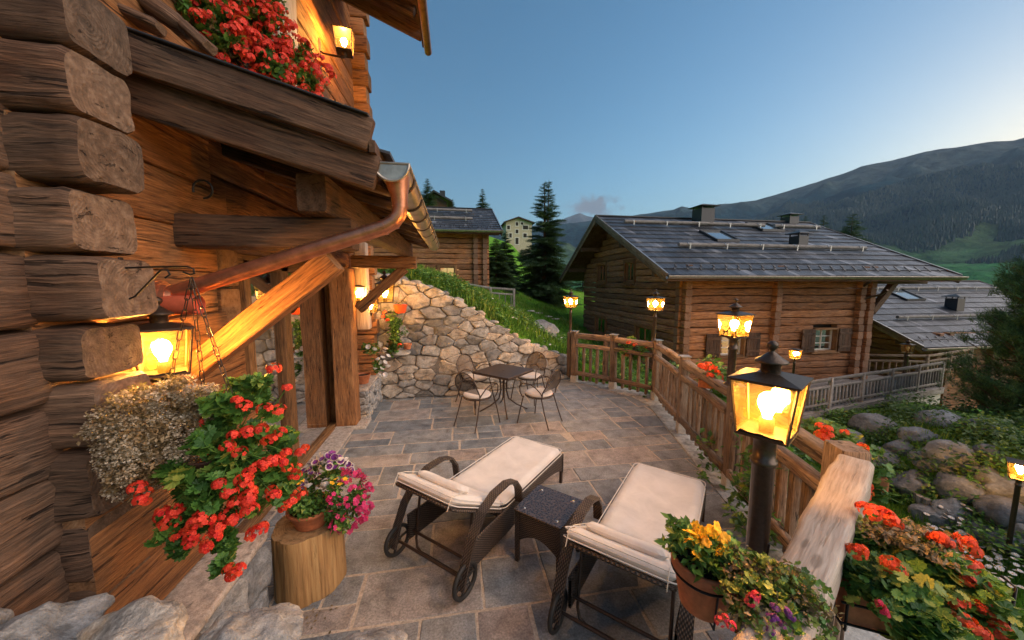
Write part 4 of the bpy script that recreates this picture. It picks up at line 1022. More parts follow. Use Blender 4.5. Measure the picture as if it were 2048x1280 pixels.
# lean-to roof: boards, rafters, verge, shingles
SL = .295; EX = -.40; EZ = 2.985                        # eave edge
def rz_(x): return EZ+(EX-x)*SL
def f(m):
    y = 2.12
    while y < 5.98:
        w_ = random.uniform(.16, .22); a_ = EX+random.uniform(-.01, .01)
        beam(m, (-1.75, y+w_/2, rz_(-1.75)+.0), (a_, y+w_/2, rz_(a_)+.0), w_-.006, .03, r=.004, nc=2, tint=random.random()); y += w_
hb('roof_boards', 'warm_log', f)
for i in range(7):
    y = 2.42+i*.58; m = M(); beam(m, (-1.72, y, rz_(-1.72)-.075), (EX+.01, y, rz_(EX)-.07), .11, .11, r=.012, wob=.008, seg=6, tint=random.random()); m.build('rafter', W('dark_beam'), house)
u1 = atY(242, 62, 2.05); v1 = atY(742, 240, 2.05); SLV = (v1.z-u1.z)/(v1.x-u1.x)
def vb(m, off, h, th, y, x0=-1.62, x1=-.425, tint=.5, wob=.008, rg=0.):
    zf = lambda x: v1.z+(x-v1.x)*SLV; beam(m, (x0, y, zf(x0)-off), (x1, y, zf(x1)-off), th, h, r=.008, wob=wob, seg=14, tint=tint, rg=rg)
hb('verge_board', 'dark_beam', lambda m: vb(m, .088, .165, .05, 2.03, tint=.85, rg=.004))
hb('verge_board', 'dark_beam', lambda m: vb(m, .262, .185, .05, 2.085, x1=-.41, tint=.6, rg=.004))
hb('verge_flashing', 'flashing', lambda m: vb(m, -.003, .012, .10, 2.035, tint=.3, wob=0.))
def f(m):
    for r_i in range(7):
        x = EX+.05-.20*r_i; y = 2.14
        while y < 6.0:
            w_ = random.uniform(.12, .24); beam(m, (x-.30, y+w_/2, rz_(x-.30)+.045), (x, y+w_/2, rz_(x)+.062), w_-.005, .014, r=0, nc=1, end=0, cap=0); y += w_
hb('roof_shingles', 'roof_shingle', f)
def f(m):
    for k in range(4):
        q = 0
    beam(m, (-.42, 2.02, 3.02), (-.42, 6.02, 3.02), .03, .06, nc=1, end=0, tint=.5)
hb('eave_board', 'dark_beam', f)
# flat roof stones seen over the verge
for pa, pb, w_, h_ in ((atY(268, -16, 2.42), atY(374, 60, 2.42), .16, .085), (atY(372, 54, 2.40), atY(420, 96, 2.40), .14, .055), (atY(244, 24, 2.28), atY(322, 58, 2.30), .12, .05), (atY(300, -60, 2.6), atY(350, -12, 2.6), .2, .09)):
    m = M(); beam(m, pa, pb, w_, h_, r=h_*.42, nc=4, rg=.010, wob=.01, tint=.92); m.build('roof_slab', W('old_log'), house)
# half-round gutter with strap brackets
def gut(m, y0, y1, x, z0, z1, r_=.088):
    n = 14; K = 24; V = []; 
    for i in range(K+1):
        y = y0+(y1-y0)*i/K; z = z0+(z1-z0)*i/K
        for j in range(n+1):
            a = R(180+180*j/n); V.append((x+r_*math.cos(a), y, z+r_*math.sin(a)))
        for j in range(n+1):
            a = R(360-180*j/n); V.append((x+(r_-.005)*math.cos(a), y, z+(r_-.005)*math.sin(a)))
    n2 = 2*n+2; Fs = [(i*n2+j, (i+1)*n2+j, (i+1)*n2+(j+1) % n2, i*n2+(j+1) % n2) for i in range(K) for j in range(n2)]
    m.add(V, Fs, None, 0, .5, True)
    m.add([(x+r_*math.cos(R(180+180*j/n)), y0, z0+r_*math.sin(R(180+180*j/n))) for j in range(n+1)], [tuple(range(n+1))], None, 0, .5, False)
    tube(m, [(x+r_+.004, y0, z0), (x+r_+.004, y1, z1)], .010, 8)
gutter = hb('gutter', 'zinc', lambda m: gut(m, 2.08, 6.0, -.335, 2.955, 2.925))
for i in range(8):
    y = 2.35+i*.5; m = M(); tube(m, [(-.335+.096*math.cos(R(a)), y, 2.95+.096*math.sin(R(a))) for a in range(180, 361, 15)], .009, 6); m.build('gutter_strap', MAT['bronze_metal'], gutter)
m = M(); tube(m, arc((-.335, 2.08, 2.958), (1, 0, 0), (0, 0, 1), .094, 180, 360, 20), .008, 8); tube(m, [(-.43, 2.08, 2.957), (-.24, 2.08, 2.957)], .007, 8); m.build('gutter_rim', MAT['zinc'], gutter)
def f(m):
    PY = 2.17; P = [(-.320, PY, 2.905), (-.315, PY, 2.86), (-.31, PY, 2.80), (-.308, PY, 2.745), (-.315, PY, 2.70), (-.345, PY, 2.658), (-.40, PY, 2.625), (-.50, PY, 2.59), (-.80, PY, 2.487), (-1.1, PY, 2.385), (-1.40, PY, 2.283), (-1.62, PY+.0, 2.21)]
    tube(m, P, [.072, .062, .048, .043, .043, .043, .043, .043, .043, .043, .043, .043], 18)
    for i in (3, 5, 6, 7): tube(m, [Vector(P[i])-(Vector(P[i+1])-Vector(P[i])).normalized()*.006, Vector(P[i])+(Vector(P[i+1])-Vector(P[i])).normalized()*.006], .0455, 18)
hb('downpipe', 'copper', f)
def f(m):
    for k, r_ in enumerate((.105, .092, .078, .062)): tube(m, [(HX+.01+.018*k, 2.17-.004*k, 2.215-.0*k), (HX+.035+.018*k, 2.17, 2.215)], r_, 26)
hb('pipe_collar', 'copper', f)
def f(m):
    c = atX(398, 610, -1.36); tube(m, [(-1.60, c.y, c.z), (-1.36, c.y-.0, c.z)], .052, 22, caps=False); tube(m, [(-1.61, c.y, c.z), (-1.37, c.y, c.z)], .046, 22, mi=0, caps=False)
    tube(m, [(-1.40, c.y, c.z), (-1.395, c.y, c.z)], .046, 22)
hb('pipe_stub', 'red_metal', f)
# wall beyond the post
def f(m):
    z = .5
    while z < 2.9: beam(m, (-1.95, 6.05, z+.14), (-1.95, 7.5, z+.14), .26, .27, r=.03, wob=.012, nc=4); z += .28
hb('rear_wall', 'warm_log', f)
for k in range(9):
    m = M(); z = .50+.28*k; beam(m, (-1.95, 7.02, z+.14), (-1.52+.05*(k % 2)-.02*random.random(), 7.02, z+.14), .26, .272, r=.03, wob=.012, seg=4, tint=random.uniform(.4, 1)); m.build('corner_log', W('warm_log'), house)
hb('rear_post', 'pale_beam', lambda m: beam(m, (-1.60, 6.5, 1.5), (-1.60, 6.5, 3.0), .2, .2, up=(1, 0, 0), r=.02, wob=.01))
# ------------- upper storey
UX = -1.66
def f(m):
    z = 3.30
    while z < 8.2:
        h = .27; beam(m, (UX-.13, 1.9, z+h/2), (UX-.13, 6.95, z+h/2), .26+random.uniform(-.02, .02), h-.006, r=.03, wob=.014, nc=4, tint=random.random()); z += h
hb('upper_wall', 'warm_log', f)
for k in range(17):
    z = 3.9+k*.27; m = M(); beam(m, (UX-.4, 6.80, z), (UX+.22+.04*(k % 2)+random.uniform(-.01, .01), 6.80, z), .25, .262, r=.022, wob=.010, nc=3, seg=4); m.build('corner_log', W('warm_log'), house)
# window casing and shutter board
a = atX(552, 60, -1.50); b = atX(600, 60, -1.50)
hb('window_casing', 'pale_beam', lambda m: beam(m, (-1.56, (a.y+b.y)/2, 3.6), (-1.56, (a.y+b.y)/2, 6.6), (b.y-a.y)*.78, .12, up=(1, 0, 0), r=.012, wob=.008, tint=.7))
hb('window_shutter', 'dark_beam', lambda m: beam(m, (-1.58, a.y-.28, 3.8), (-1.58, a.y-.28, 6.4), .42, .06, up=(1, 0, 0), r=.01, tint=.1))
# main roof overhang (underside boards, rafters, fascia and gutter)
OZ = lambda x: 6.17+(-.46-x)*.40
def f(m):
    y = 2.4
    while y < 6.15:
        beam(m, (-1.9, y+.11, OZ(-1.9)+.16), (-.46, y+.11, OZ(-.46)+.16), .212, .03, nc=1, end=0, tint=random.random()); y += .215
hb('overhang_boards', 'old_log', f)
for y in (3.4, 4.2, 5.0, 5.75): hb('overhang_rafter', 'dark_beam', lambda m: beam(m, (-1.9, y, OZ(-1.9)+.08), (-.52, y, OZ(-.52)+.08), .11, .13, r=.01, wob=.006, seg=6))
hb('overhang_fascia', 'dark_beam', lambda m: [beam(m, (-1.9, 6.2, OZ(-1.9)+.10), (-.44, 6.2, OZ(-.44)+.10), .035, .22, r=.006, nc=2), beam(m, (-.44, 2.3, 6.18), (-.44, 6.22, 6.18), .035, .2, r=.006, nc=2)])
hb('overhang_gutter', 'copper', lambda m: tube(m, [(-.37, 2.2, 6.10), (-.37, 6.28, 6.06)], .06, 14))
m = M(); roof_pts = None
for r_i in range(1):
    beam(m, (-1.9, 4.3, OZ(-1.9)+.22), (-.42, 4.3, OZ(-.42)+.22), 3.95, .05, nc=1, end=0, tint=.4)
m.build('upper_roof', MAT['roof_shingle'], house)
def atD(px, py, d): return Vector(np.array([0, 0, EYE])+ray(px, py)*d)
# ---------------------------------------------------------------- terrace railing
random.seed(8)
rail = thing('wooden_railing', 'weathered timber railing with square balusters bending along the terrace edge', 'railing', (3.4, 5, 0))
PT = [(2.72, 7.68), (3.37, 7.03), (3.88, 6.2), (3.42, 4.73), (2.99, 3.26), (2.50, 1.80)]
def tb(name, mat, fn): m = M(); fn(m); return m.build(name, W(mat) if mat+'_end' in MAT else MAT[mat], rail)
for i, (x, y) in enumerate(PT):
    a = PT[max(i-1, 0)]; b = PT[min(i+1, len(PT)-1)]; dx, dy = b[0]-a[0], b[1]-a[1]; L = math.hypot(dx, dy); up = (dx/L, dy/L, 0)
    hh = 1.20 if i < 5 else 1.25; ww = .125 if i < 5 else .17
    p = tb('post', 'rail_wood', lambda m: beam(m, (x, y, .17), (x, y, hh), ww, ww*1.05, up=up, r=.014, wob=.012, seg=12))
    if i < 5:
        m = M(); beam(m, (x, y, hh+.001), (x, y, hh+.012), .15, .15, up=up, nc=1, end=0); m.build('metal_cap', MAT['galvanised'], p)
    m = M(); beam(m, (x, y, .005), (x, y, .168), .13, .13, up=up, nc=1, end=0); m.build('post_shoe', MAT['concrete'], p)
# doubled post near the corner
tb('post', 'rail_wood', lambda m: beam(m, (3.26, 7.16, .15), (3.26, 7.16, 1.18), .10, .10, up=(.68, -.73, 0), r=.012, wob=.01, seg=12))
tb('post', 'rail_wood', lambda m: beam(m, (2.66, 7.84, .1), (2.66, 7.84, 1.16), .10, .12, up=(.3, -.95, 0), r=.012, wob=.01, seg=12))
for i in range(len(PT)-1):
    a = Vector((*PT[i], 0)); b = Vector((*PT[i+1], 0)); d = (b-a).normalized(); nrm_ = Vector((d.y, -d.x, 0)); L = (b-a).length
    if nrm_.x > 0: nrm_ = -nrm_                       # towards the terrace
    e = .06
    tb('top_rail', 'rail_wood', lambda m: beam(m, a+d*e+Vector((0, 0, 1.10)), b-d*e+Vector((0, 0, 1.10)), .125, .115, r=.028, wob=.018))
    tb('middle_rail', 'rail_wood', lambda m: beam(m, a+d*e+nrm_*.03+Vector((0, 0, .89)), b-d*e+nrm_*.03+Vector((0, 0, .89)), .10, .085, r=.018, wob=.012))
    tb('bottom_rail', 'rail_wood', lambda m: beam(m, a+d*e+nrm_*.045+Vector((0, 0, .235)), b-d*e+nrm_*.045+Vector((0, 0, .235)), .055, .10, r=.02, wob=.016))
    n = int((L-.2)/.155)
    for k in range(n):
        c = a+d*(.13+(L-.26)*(k+.5)/n)-nrm_*.035
        tb('baluster', 'rail_wood', lambda m: beam(m, c+Vector((0, 0, .06+random.uniform(-.02, .02))), c+Vector((0, 0, .86)), .075+random.uniform(-.008, .008), .055, up=d, r=.014, wob=.012, seg=7))
tb('handrail_beam', 'pale_beam', lambda m: beam(m, (2.42, 1.700, 1.165), (.80, .73, 1.165), .165, .15, r=.026, wob=.016, nc=4, tint=.62, rg=.007))
tb('post', 'rail_wood', lambda m: beam(m, (1.50, 1.14, .05), (1.50, 1.14, 1.09), .11, .11, up=(.85, .5, 0), r=.014, wob=.01, seg=8))
tb('bottom_rail', 'rail_wood', lambda m: beam(m, (2.42, 1.72, .25), (.9, .82, .25), .06, .10, r=.02, wob=.016))
for k in range(9):
    c = Vector((2.32-.155*k*.86-.05, 1.66-.155*k*.51, 0))
    if c.x < 1.65: break
    tb('baluster', 'rail_wood', lambda m: beam(m, c+Vector((.03, -.04, .06)), c+Vector((.03, -.04, 1.08)), .075, .055, up=(.85, .5, 0), r=.014, wob=.012, seg=7))

# ---------------------------------------------------------------- lanterns of the terrace
post_lantern(2.60, 7.66, 1.885, 1.20, 'lit brass-coloured lantern on the farthest railing post beside the lawn', .25, .5, .030, deco=False)
post_lantern(3.80, 6.20, 1.905, 1.20, 'lit lantern on the outer corner post of the railing before the dark gable wall', .25, .3, .030, deco=False)
post_lantern(2.925, 3.27, 1.855, 1.21, 'lit lantern on the middle railing post, in front of the shuttered window', .25, .16, .040)
post_lantern(1.30, 1.245, 1.785, .012, 'large lit lantern close to the camera on a thick bronze pole beside the pale beam', .238, R(32), .042, hb=.232, deco='strip')
def wall_lantern(name, c, wall, label, s=.2, rz=0., group=None, hang=False, chim=True, deco=False, top=None, bulb='bulb'):
    t = thing(name, label, 'lantern', c, 0, group); c = Vector(c); m = M(); h = s*.5
    if hang:
        z = c.z+h+.13*s/.24; tube(m, [(c.x, c.y, z), (c.x, c.y, top)], .006, 6)
        tube(m, arc((c.x, c.y, z), (1, 0, 0), (0, 0, 1), .022, 0, 360, 16), .004, 6, closed=True)
    else:
        w_ = Vector(wall); dd = (c-w_); dd.z = 0; dd.normalize(); lo = c.z-h-.005
        beam(m, w_+Vector((0, 0, -.12)), w_+Vector((0, 0, .10)), .07, .02, up=dd, r=.006, nc=2)
        tube(m, [w_+Vector((0, 0, -.04)), w_+dd*.05+Vector((0, 0, -.07)), Vector((c.x, c.y, lo-.05))-dd*.02, Vector((c.x, c.y, lo-.035)), Vector((c.x, c.y, lo))], [.011, .012, .014, .02, .03], 10)
    m.build('bracket', MAT['bronze_metal'], t)
    lantern_parts(t, c, s, rz, s*.98, deco=deco, chim=chim, bulb=bulb); return t
c = atY(325, 702, 2.02); wall_lantern('wall_lantern', c, (HX+.0, c.y+.02, c.z-.08), 'large glowing wall lantern with a leaping deer cut-out above the flower basket', .235, R(38), deco=True)
c = atX(688, 86, -1.36); wall_lantern('wall_lantern', c, (UX+.0, c.y, c.z-.08), 'square lit lantern on the upper storey wall under the roof overhang', .24, R(8), chim=False)
c = atY(770, 586, 5.9); wall_lantern('hanging_lantern', c, None, 'lit lantern hanging from the timber bracket above the stone wall', .30, R(12), hang=True, top=2.56, bulb='small_bulb')
c = atY(741, 612, 6.55); wall_lantern('wall_lantern', c, (-1.82, c.y, c.z-.02), 'small lit wall lantern half hidden behind the timber brace', .24, R(30), bulb='small_bulb')
c = atY(716, 588, 6.3); wall_lantern('wall_lantern', c, (-1.82, c.y, c.z-.02), 'small lit wall lantern just right of the tall door post', .24, R(10), chim=False, bulb='small_bulb')

# ---------------------------------------------------------------- metal table
t = thing('bistro_table', 'square dark metal table standing between four chairs', 'table', (.84, 6.13, 0), R(45))
m = M(); V = []; 
beam(m, (-.40, 0, .735), (.40, 0, .735), .80, .018, r=.008, nc=2, tint=.5)
local('tabletop', m, MAT['chair_metal'], t)
m = M()
for i in range(4):
    a0 = R(90*i+45); dx, dy = math.cos(a0), math.sin(a0)
    tube(m, [(dx*.10, dy*.10, .70), (dx*.06, dy*.06, .55), (dx*.05, dy*.05, .38), (dx*.09, dy*.09, .22), (dx*.24, dy*.24, .10), (dx*.40, dy*.40, .02), (dx*.44, dy*.44, .0)], .013, 8)
    tube(m, [(dx*.06, dy*.06, .58), (dx*.16, dy*.16, .68), (dx*.36, dy*.36, .722)], .010, 8)
local('pedestal', m, MAT['chair_metal'], t)
m = M()
for s_ in (1, -1): beam(m, (-.39, .39*s_, .716), (.39, .39*s_, .716), .012, .026, nc=1, end=0); beam(m, (.39*s_, -.385, .716), (.39*s_, .385, .716), .012, .026, nc=1, end=0)
local('apron', m, MAT['chair_metal'], t)
m = M(); lathe(m, [(.0, .7455), (.022, .7455), (.024, .744)], (0, 0, 0), 16); local('parasol_hole_cover', m, MAT['bronze_metal'], t)
# ---------------------------------------------------------------- chairs (front towards +x in their own frame)
def make_chair():
    t = thing('metal_chair', 'x', 'chair', (0, 0, 0), 0, 'metal chairs round the square table')
    m = M(); tube(m, arc((0, 0, .445), (1, 0, 0), (0, 1, 0), .215, 0, 360, 28), .010, 8, closed=True)
    local('seat_ring', m, MAT['chair_metal'], t)
    m = M(); V = [(0, 0, .45)]+[(.21*math.cos(R(15*i)), .21*math.sin(R(15*i)), .45) for i in range(24)]; m.add(V, [(0, 1+i, 1+(i+1) % 24) for i in range(24)], None, 0, .5, False); local('seat_mesh', m, MAT['mesh_panel'], t)
    m = M(); lathe(m, [(0, .457), (.19, .457), (.212, .468), (.216, .480), (.205, .495), (.15, .503), (0, .506)], (0, 0, 0), 28, wobble=.012); local('cushion', m, MAT['seat_cushion'], t)
    m = M()                                            # back hoop, leaning back
    def bp(a, s_=1.): w_ = .205*math.cos(R(a))*s_; h_ = .20*math.sin(R(a))*s_; return Vector((-.205-.10*((h_+.20)/.4)-.00, w_, .66+h_)) 
    hoop = [Vector((-.17, .205, .45)), Vector((-.19, .215, .55))]+[Vector((-.205-.09*(.5+.5*math.sin(R(a))), .215*math.cos(R(a)), .66+.22*math.sin(R(a)))) for a in range(0, 181, 15)]+[Vector((-.19, -.215, .55)), Vector((-.17, -.205, .45))]
    tube(m, hoop, .0095, 8); local('back_frame', m, MAT['chair_metal'], t)
    m = M(); V = [Vector((-.215, y, .50)) for y in (.19, -.19)]; H_ = hoop[1:-1]; V = [Vector((p.x-.004+ -.02*(1-abs(p.y)/.215), p.y*.97, p.z)) for p in H_]; V = V+[Vector((-.235, 0, .58))]; n = len(V)
    m.add(V, [(i, i+1, n-1) for i in range(n-2)]+[(n-2, 0, n-1)], None, 0, .5, True); local('back_mesh', m, MAT['mesh_panel'], t)
    for s_ in (1, -1):
        m = M(); tube(m, [Vector((.16, .23*s_, .44)), Vector((.19, .25*s_, .52)), Vector((.19, .26*s_, .62)), Vector((.13, .265*s_, .675)), Vector((.0, .265*s_, .675)), Vector((-.10, .26*s_, .63)), Vector((-.17, .235*s_, .55)), Vector((-.18, .21*s_, .50))], .009, 8); local('armrest', m, MAT['chair_metal'], t)
        m = M(); tube(m, [(.16, .20*s_, .45), (.20, .235*s_, .22), (.235, .26*s_, .0)], .0095, 8); local('leg', m, MAT['chair_metal'], t)
        m = M(); tube(m, [(-.15, .18*s_, .45), (-.22, .20*s_, .22), (-.30, .215*s_, .0)], .0095, 8); local('leg', m, MAT['chair_metal'], t)
    return t
ch = make_chair()
for i, (x, y, a, lab) in enumerate(((.33, 5.60, 45, 'mesh-backed metal chair with round cushion nearest the glazed doors, in front of the table'), (1.35, 5.52, 135, 'mesh-backed metal chair with round cushion in front of the table on the railing side'),
        (.36, 6.66, -45, 'mesh-backed metal chair behind the table, close to the stone wall on the house side'), (1.42, 6.62, 225, 'mesh-backed metal chair behind the table on the railing side'))):
    o = ch if i == 0 else copy_tree(ch); o.location = (x, y, 0); o.rotation_euler = (0, 0, R(a)); o.scale = (1.06, 1.06, 1.04); o['label'] = lab

# ---------------------------------------------------------------- wicker sun loungers: own frame, x from head (0) to foot (+), y across
def make_lounger(back=31):
    t = thing('sun_lounger', 'x', 'sun lounger', (0, 0, 0), 0, 'sun loungers on the terrace'); L0, L1, Wd = 0.60, 2.0, .34
    def side_panel(s_):
        m = M(); n = 26; V = []
        for k in range(n+1):
            x = .30+(L1-.30)*k/n; lo = .13 if x < 1.2 else .13+.10*math.sin(min(1, (x-1.2)/.55)*math.pi/2)*(1 if x < 1.85 else max(0.2, 1-(x-1.85)/.15*.5))
            lo = .11+.0*x if x < .95 else .11+.13*max(0, math.sin((x-.95)/1.05*math.pi))**.6
            for y in (Wd*s_, (Wd-.022)*s_): V += [(x, y, lo), (x, y, .325)]
        Fs, UV = [], []
        for k in range(n):
            b = 4*k; x0 = .30+(L1-.30)*k/n; x1 = .30+(L1-.30)*(k+1)/n
            for q in ((b, b+4, b+5, b+1), (b+2, b+3, b+7, b+6), (b, b+2, b+6, b+4), (b+1, b+5, b+7, b+3)):
                Fs.append(q if s_ < 0 else q[::-1]); uv_ = [(V[i][0], V[i][2]+V[i][1]*.5) for i in q]; UV.append(uv_ if s_ < 0 else uv_[::-1])
        m.add(V, Fs, UV, 0, .5, False); tube(m, [(.30, (Wd-.01)*s_, .325), (L1, (Wd-.01)*s_, .325)], .014, 8); return m
    for s_ in (1, -1): local('side_panel', side_panel(s_), MAT['wicker'], t)
    m = M(); beam(m, (L1-.012, -Wd, .27), (L1-.012, Wd, .27), .024, .11, r=.005, nc=2); local('foot_panel', m, MAT['wicker'], t)
    m = M(); beam(m, (.72, 0, .315), (L1-.02, 0, .315), Wd*2-.05, .012, nc=1, end=0); local('seat_base', m, MAT['wicker'], t)
    for s_ in (1, -1): m = M(); beam(m, (L1-.03, (Wd-.015)*s_, .0), (L1-.03, (Wd-.015)*s_, .3), .03, .03, up=(1, 0, 0), nc=1, end=0); local('leg', m, MAT['chair_metal'], t)
    for s_ in (1, -1):                                 # hooped woven armrests
        m = M(); P = [(.16, .10), (.22, .26), (.30, .42), (.42, .55), (.58, .615), (.76, .62), (.88, .58), (.95, .48), (.97, .34)]
        Q = []
        for i in range(len(P)-1):
            for j in range(4):
                u_ = j/4; Q.append((P[i][0]*(1-u_)+P[i+1][0]*u_, P[i][1]*(1-u_)+P[i+1][1]*u_))
        Q.append(P[-1]); V = []; th, wd = .018, .075; y0 = (Wd+.035)*s_
        for i, (x, z) in enumerate(Q):
            a = Q[max(0, i-1)]; b = Q[min(len(Q)-1, i+1)]; dx, dz = b[0]-a[0], b[1]-a[1]; l = math.hypot(dx, dz); nx, nz = -dz/l, dx/l
            for yy in (-wd/2, wd/2):
                for tt in (-th/2, th/2): V.append((x+nx*tt, y0+yy, z+nz*tt))
        Fs, UV = [], []; d = 0
        for i in range(len(Q)-1):
            b = 4*i; dd = math.hypot(Q[i+1][0]-Q[i][0], Q[i+1][1]-Q[i][1])
            for q, (v0, v1) in (((0, 1, 5, 4), (0, .02)), ((1, 3, 7, 5), (0, wd)), ((3, 2, 6, 7), (0, .02)), ((2, 0, 4, 6), (0, wd))):
                Fs.append(tuple(b+k for k in q)); UV.append([(d, v0), (d, v1), (d+dd, v1), (d+dd, v0)])
            d += dd
        e = 4*(len(Q)-1); Fs += [(0, 2, 3, 1), (e, e+1, e+3, e+2)]; UV += [[(0, 0)]*4]*2
        m.add(V, Fs, UV, 0, .5, False); local('armrest', m, MAT['wicker'], t)
    for s_ in (1, -1):                                 # wheels with five spokes
        wx, wz, wy = .22, .135, (Wd+.035)*s_
        m = M(); tube(m, [(wx+.118*math.cos(R(a)), wy, wz+.118*math.sin(R(a))) for a in range(0, 360, 12)], .017, 10, closed=True)
        wh = local('wheel', m, MAT['rubber'], t); m = M()
        tube(m, [(wx, wy-.022, wz), (wx, wy+.022, wz)], .022, 12)
        for k in range(6): a = R(60*k+10); beam(m, (wx+.015*math.cos(a), wy, wz+.015*math.sin(a)), (wx+.108*math.cos(a), wy, wz+.108*math.sin(a)), .010, .018, nc=1, end=0)
        hub = local('hub', m, MAT['rubber'], wh)
        m = M(); tube(m, [(wx, wy+.0225*s_, wz), (wx, wy+.026*s_, wz)], .007, 8); local('hub_cap', m, MAT['steel'], wh)
    m = M(); tube(m, [(.22, -Wd-.03, .135), (.22, Wd+.03, .135)], .012, 8); tube(m, [(.34, -Wd, .17), (.34, Wd, .17)], .012, 8); local('axle', m, MAT['chair_metal'], t)
    hx, hz_ = .76, .335; a = R(back); cb, sb_ = math.cos(a), math.sin(a)   # raised backrest
    def B(u, v, y): return Vector((hx-u*cb-v*sb_*-1*-1, y, hz_+u*sb_+v*cb)) if False else Vector((hx-u*cb+v*sb_, y, hz_+u*sb_+v*cb))
    LB = .70
    m = M(); 
    tube(m, [B(0, 0, Wd-.02), B(LB-.04, 0, Wd-.02), B(LB, 0, Wd-.06), B(LB, 0, -Wd+.06), B(LB-.04, 0, -Wd+.02), B(0, 0, -Wd+.02)], .013, 8)
    bf = local('back_frame', m, MAT['wicker'], t)
    m = M(); V = [B(0, 0, Wd-.03), B(LB, 0, Wd-.03), B(LB, 0, -Wd+.03), B(0, 0, -Wd+.03)]; V += [v+Vector((sb_, 0, cb))*.006 for v in V]
    m.add(V, [(0, 1, 2, 3), (4, 7, 6, 5), (0, 4, 5, 1), (1, 5, 6, 2), (2, 6, 7, 3), (3, 7, 4, 0)], [[(0, 0), (LB, 0), (LB, .6), (0, .6)]]*6, 0, .5, False); local('back_panel', m, MAT['wicker'], t)
    m = M(); q = B(.40, -.015, 0)                       # swinging support stirrup
    tube(m, [(q.x, Wd-.05, q.z), (q.x-.06, Wd-.05, .10), (q.x-.07, Wd-.07, .035), (q.x-.075, Wd-.12, .014), (q.x-.075, -Wd+.12, .014), (q.x-.07, -Wd+.07, .035), (q.x-.06, -Wd+.05, .10), (q.x, -Wd+.05, q.z)], .011, 8); local('back_support', m, MAT['chair_metal'], t)
    # cushions
    def pad(P0, ax, ay, az, L, w_, h, name, r=.035, sag=.0, seed=1):
        g = np.random.default_rng(seed); m = M(); nx, ny = 34, 16; V = []; P0 = Vector(P0); ax, ay, az = Vector(ax), Vector(ay), Vector(az)
        def pt(i, j, top):
            u_, v_ = i/nx, j/ny; x = u_*L; y = (v_-.5)*w_; ex = min(x, L-x); ey = min(y+w_/2, w_/2-y); f_ = lambda e: 1 if e > r else math.sqrt(max(0, 1-(1-e/r)**2))
            k = f_(ex)*f_(ey) if (ex < r or ey < r) else 1; crn = 1
            if ex < .08 and ey < .08:                  # rounded plan corners
                q_ = math.hypot(.08-ex, .08-ey)
                if q_ > .08: s_ = .08/q_; x = (.08-(.08-ex)*s_) if x < L/2 else L-(.08-(.08-ex)*s_); yy = w_/2-(.08-(.08-ey)*s_); y = -yy if y < 0 else yy; k = 0
            wr = .008*mnoise.noise(Vector((x*4+seed, y*3, 0)))+.007*mnoise.noise(Vector((x*9+y*3, y*2, seed)))+.003*mnoise.noise(Vector((x*24+y*6, y*7, seed)))
            z = h*.5+(h*.5*k+wr*k)*(1 if top else -1)
            return P0+ax*x+ay*y+az*z
        for top in (True, False):
            for i in range(nx+1):
                for j in range(ny+1): V.append(pt(i, j, top))
        n1 = (nx+1)*(ny+1); Fs = []
        for i in range(nx):
            for j in range(ny):
                a_ = i*(ny+1)+j; q = (a_, a_+ny+1, a_+ny+2, a_+1); Fs.append(q); Fs.append(tuple(n1+k for k in q[::-1]))
        m.add(V, Fs, None, 0, .5, True); cu = local(name, m, MAT['cushion'], t)
        if r > .031:                                   # corded seams round both edges
            for z_ in (.38, -.38):
                m = M(); e_ = .004; c_ = .055; pp = []
                for (cx, cy, a0) in ((L-c_, w_/2-c_, 0), (c_, w_/2-c_, 90), (c_, -w_/2+c_, 180), (L-c_, -w_/2+c_, 270)):
                    for q_ in range(0, 91, 18): pp.append(P0+ax*(cx+(c_+e_)*math.cos(R(a0+q_)))+ay*(cy+(c_+e_)*math.sin(R(a0+q_)))+az*(h*.5+h*z_*.8))
                tube(m, pp, .0042, 6, closed=True); o = m.mesh('piping', MAT['cushion']); o = bpy.data.objects.new('piping', o); COL.objects.link(o); o.parent = cu
        return cu
    pad((hx+.02, 0, .335), (1, 0, 0), (0, 1, 0), (0, 0, 1), L1-hx-.03, Wd*2-.02, .075, 'seat_cushion', seed=3)
    bx = B(.0, .012, 0); pad(bx, (-cb, 0, sb_), (0, -1, 0), (sb_, 0, cb), LB+.01, Wd*2-.02, .078, 'back_cushion', seed=5)
    bx = B(LB-.27, .088, 0); pad(bx, (-cb, 0, sb_), (0, -1, 0), (sb_, 0, cb), .15, Wd*2-.16, .055, 'neck_pillow', r=.03, seed=7)
    for s_ in (1, -1): m = M(); tube(m, [B(LB-.2, .125, (Wd-.09)*s_), B(LB-.06, .10, (Wd-.05)*s_), B(LB+.02, .08, (Wd-.05)*s_), B(LB+.02, -.02, (Wd-.05)*s_)], .003, 5); local('pillow_tie', m, MAT['white_paint'], t)
    return t
lg = make_lounger()
def put_lounger(o, foot_l, foot_r, lab):               # the two corners of the foot end on the floor
    fl, fr = Vector(foot_l), Vector(foot_r); mid = (fl+fr)/2; d = (fr-fl).normalized(); ax = Vector((-d.y, d.x))   # towards the foot
    if ax.y < 0: ax = -ax
    o.location = (mid.x-ax.x*2.0, mid.y-ax.y*2.0, 0); o.rotation_euler = (0, 0, math.atan2(ax.y, ax.x)); o['label'] = lab
put_lounger(lg, (.69, 4.19), (1.22, 3.71), 'cream-cushioned wicker sun lounger nearer the house, left of the small glass table')
lg2 = copy_tree(lg); put_lounger(lg2, (1.86, 3.34), (2.39, 2.85), 'cream-cushioned wicker sun lounger nearer the railing, right of the small glass table')
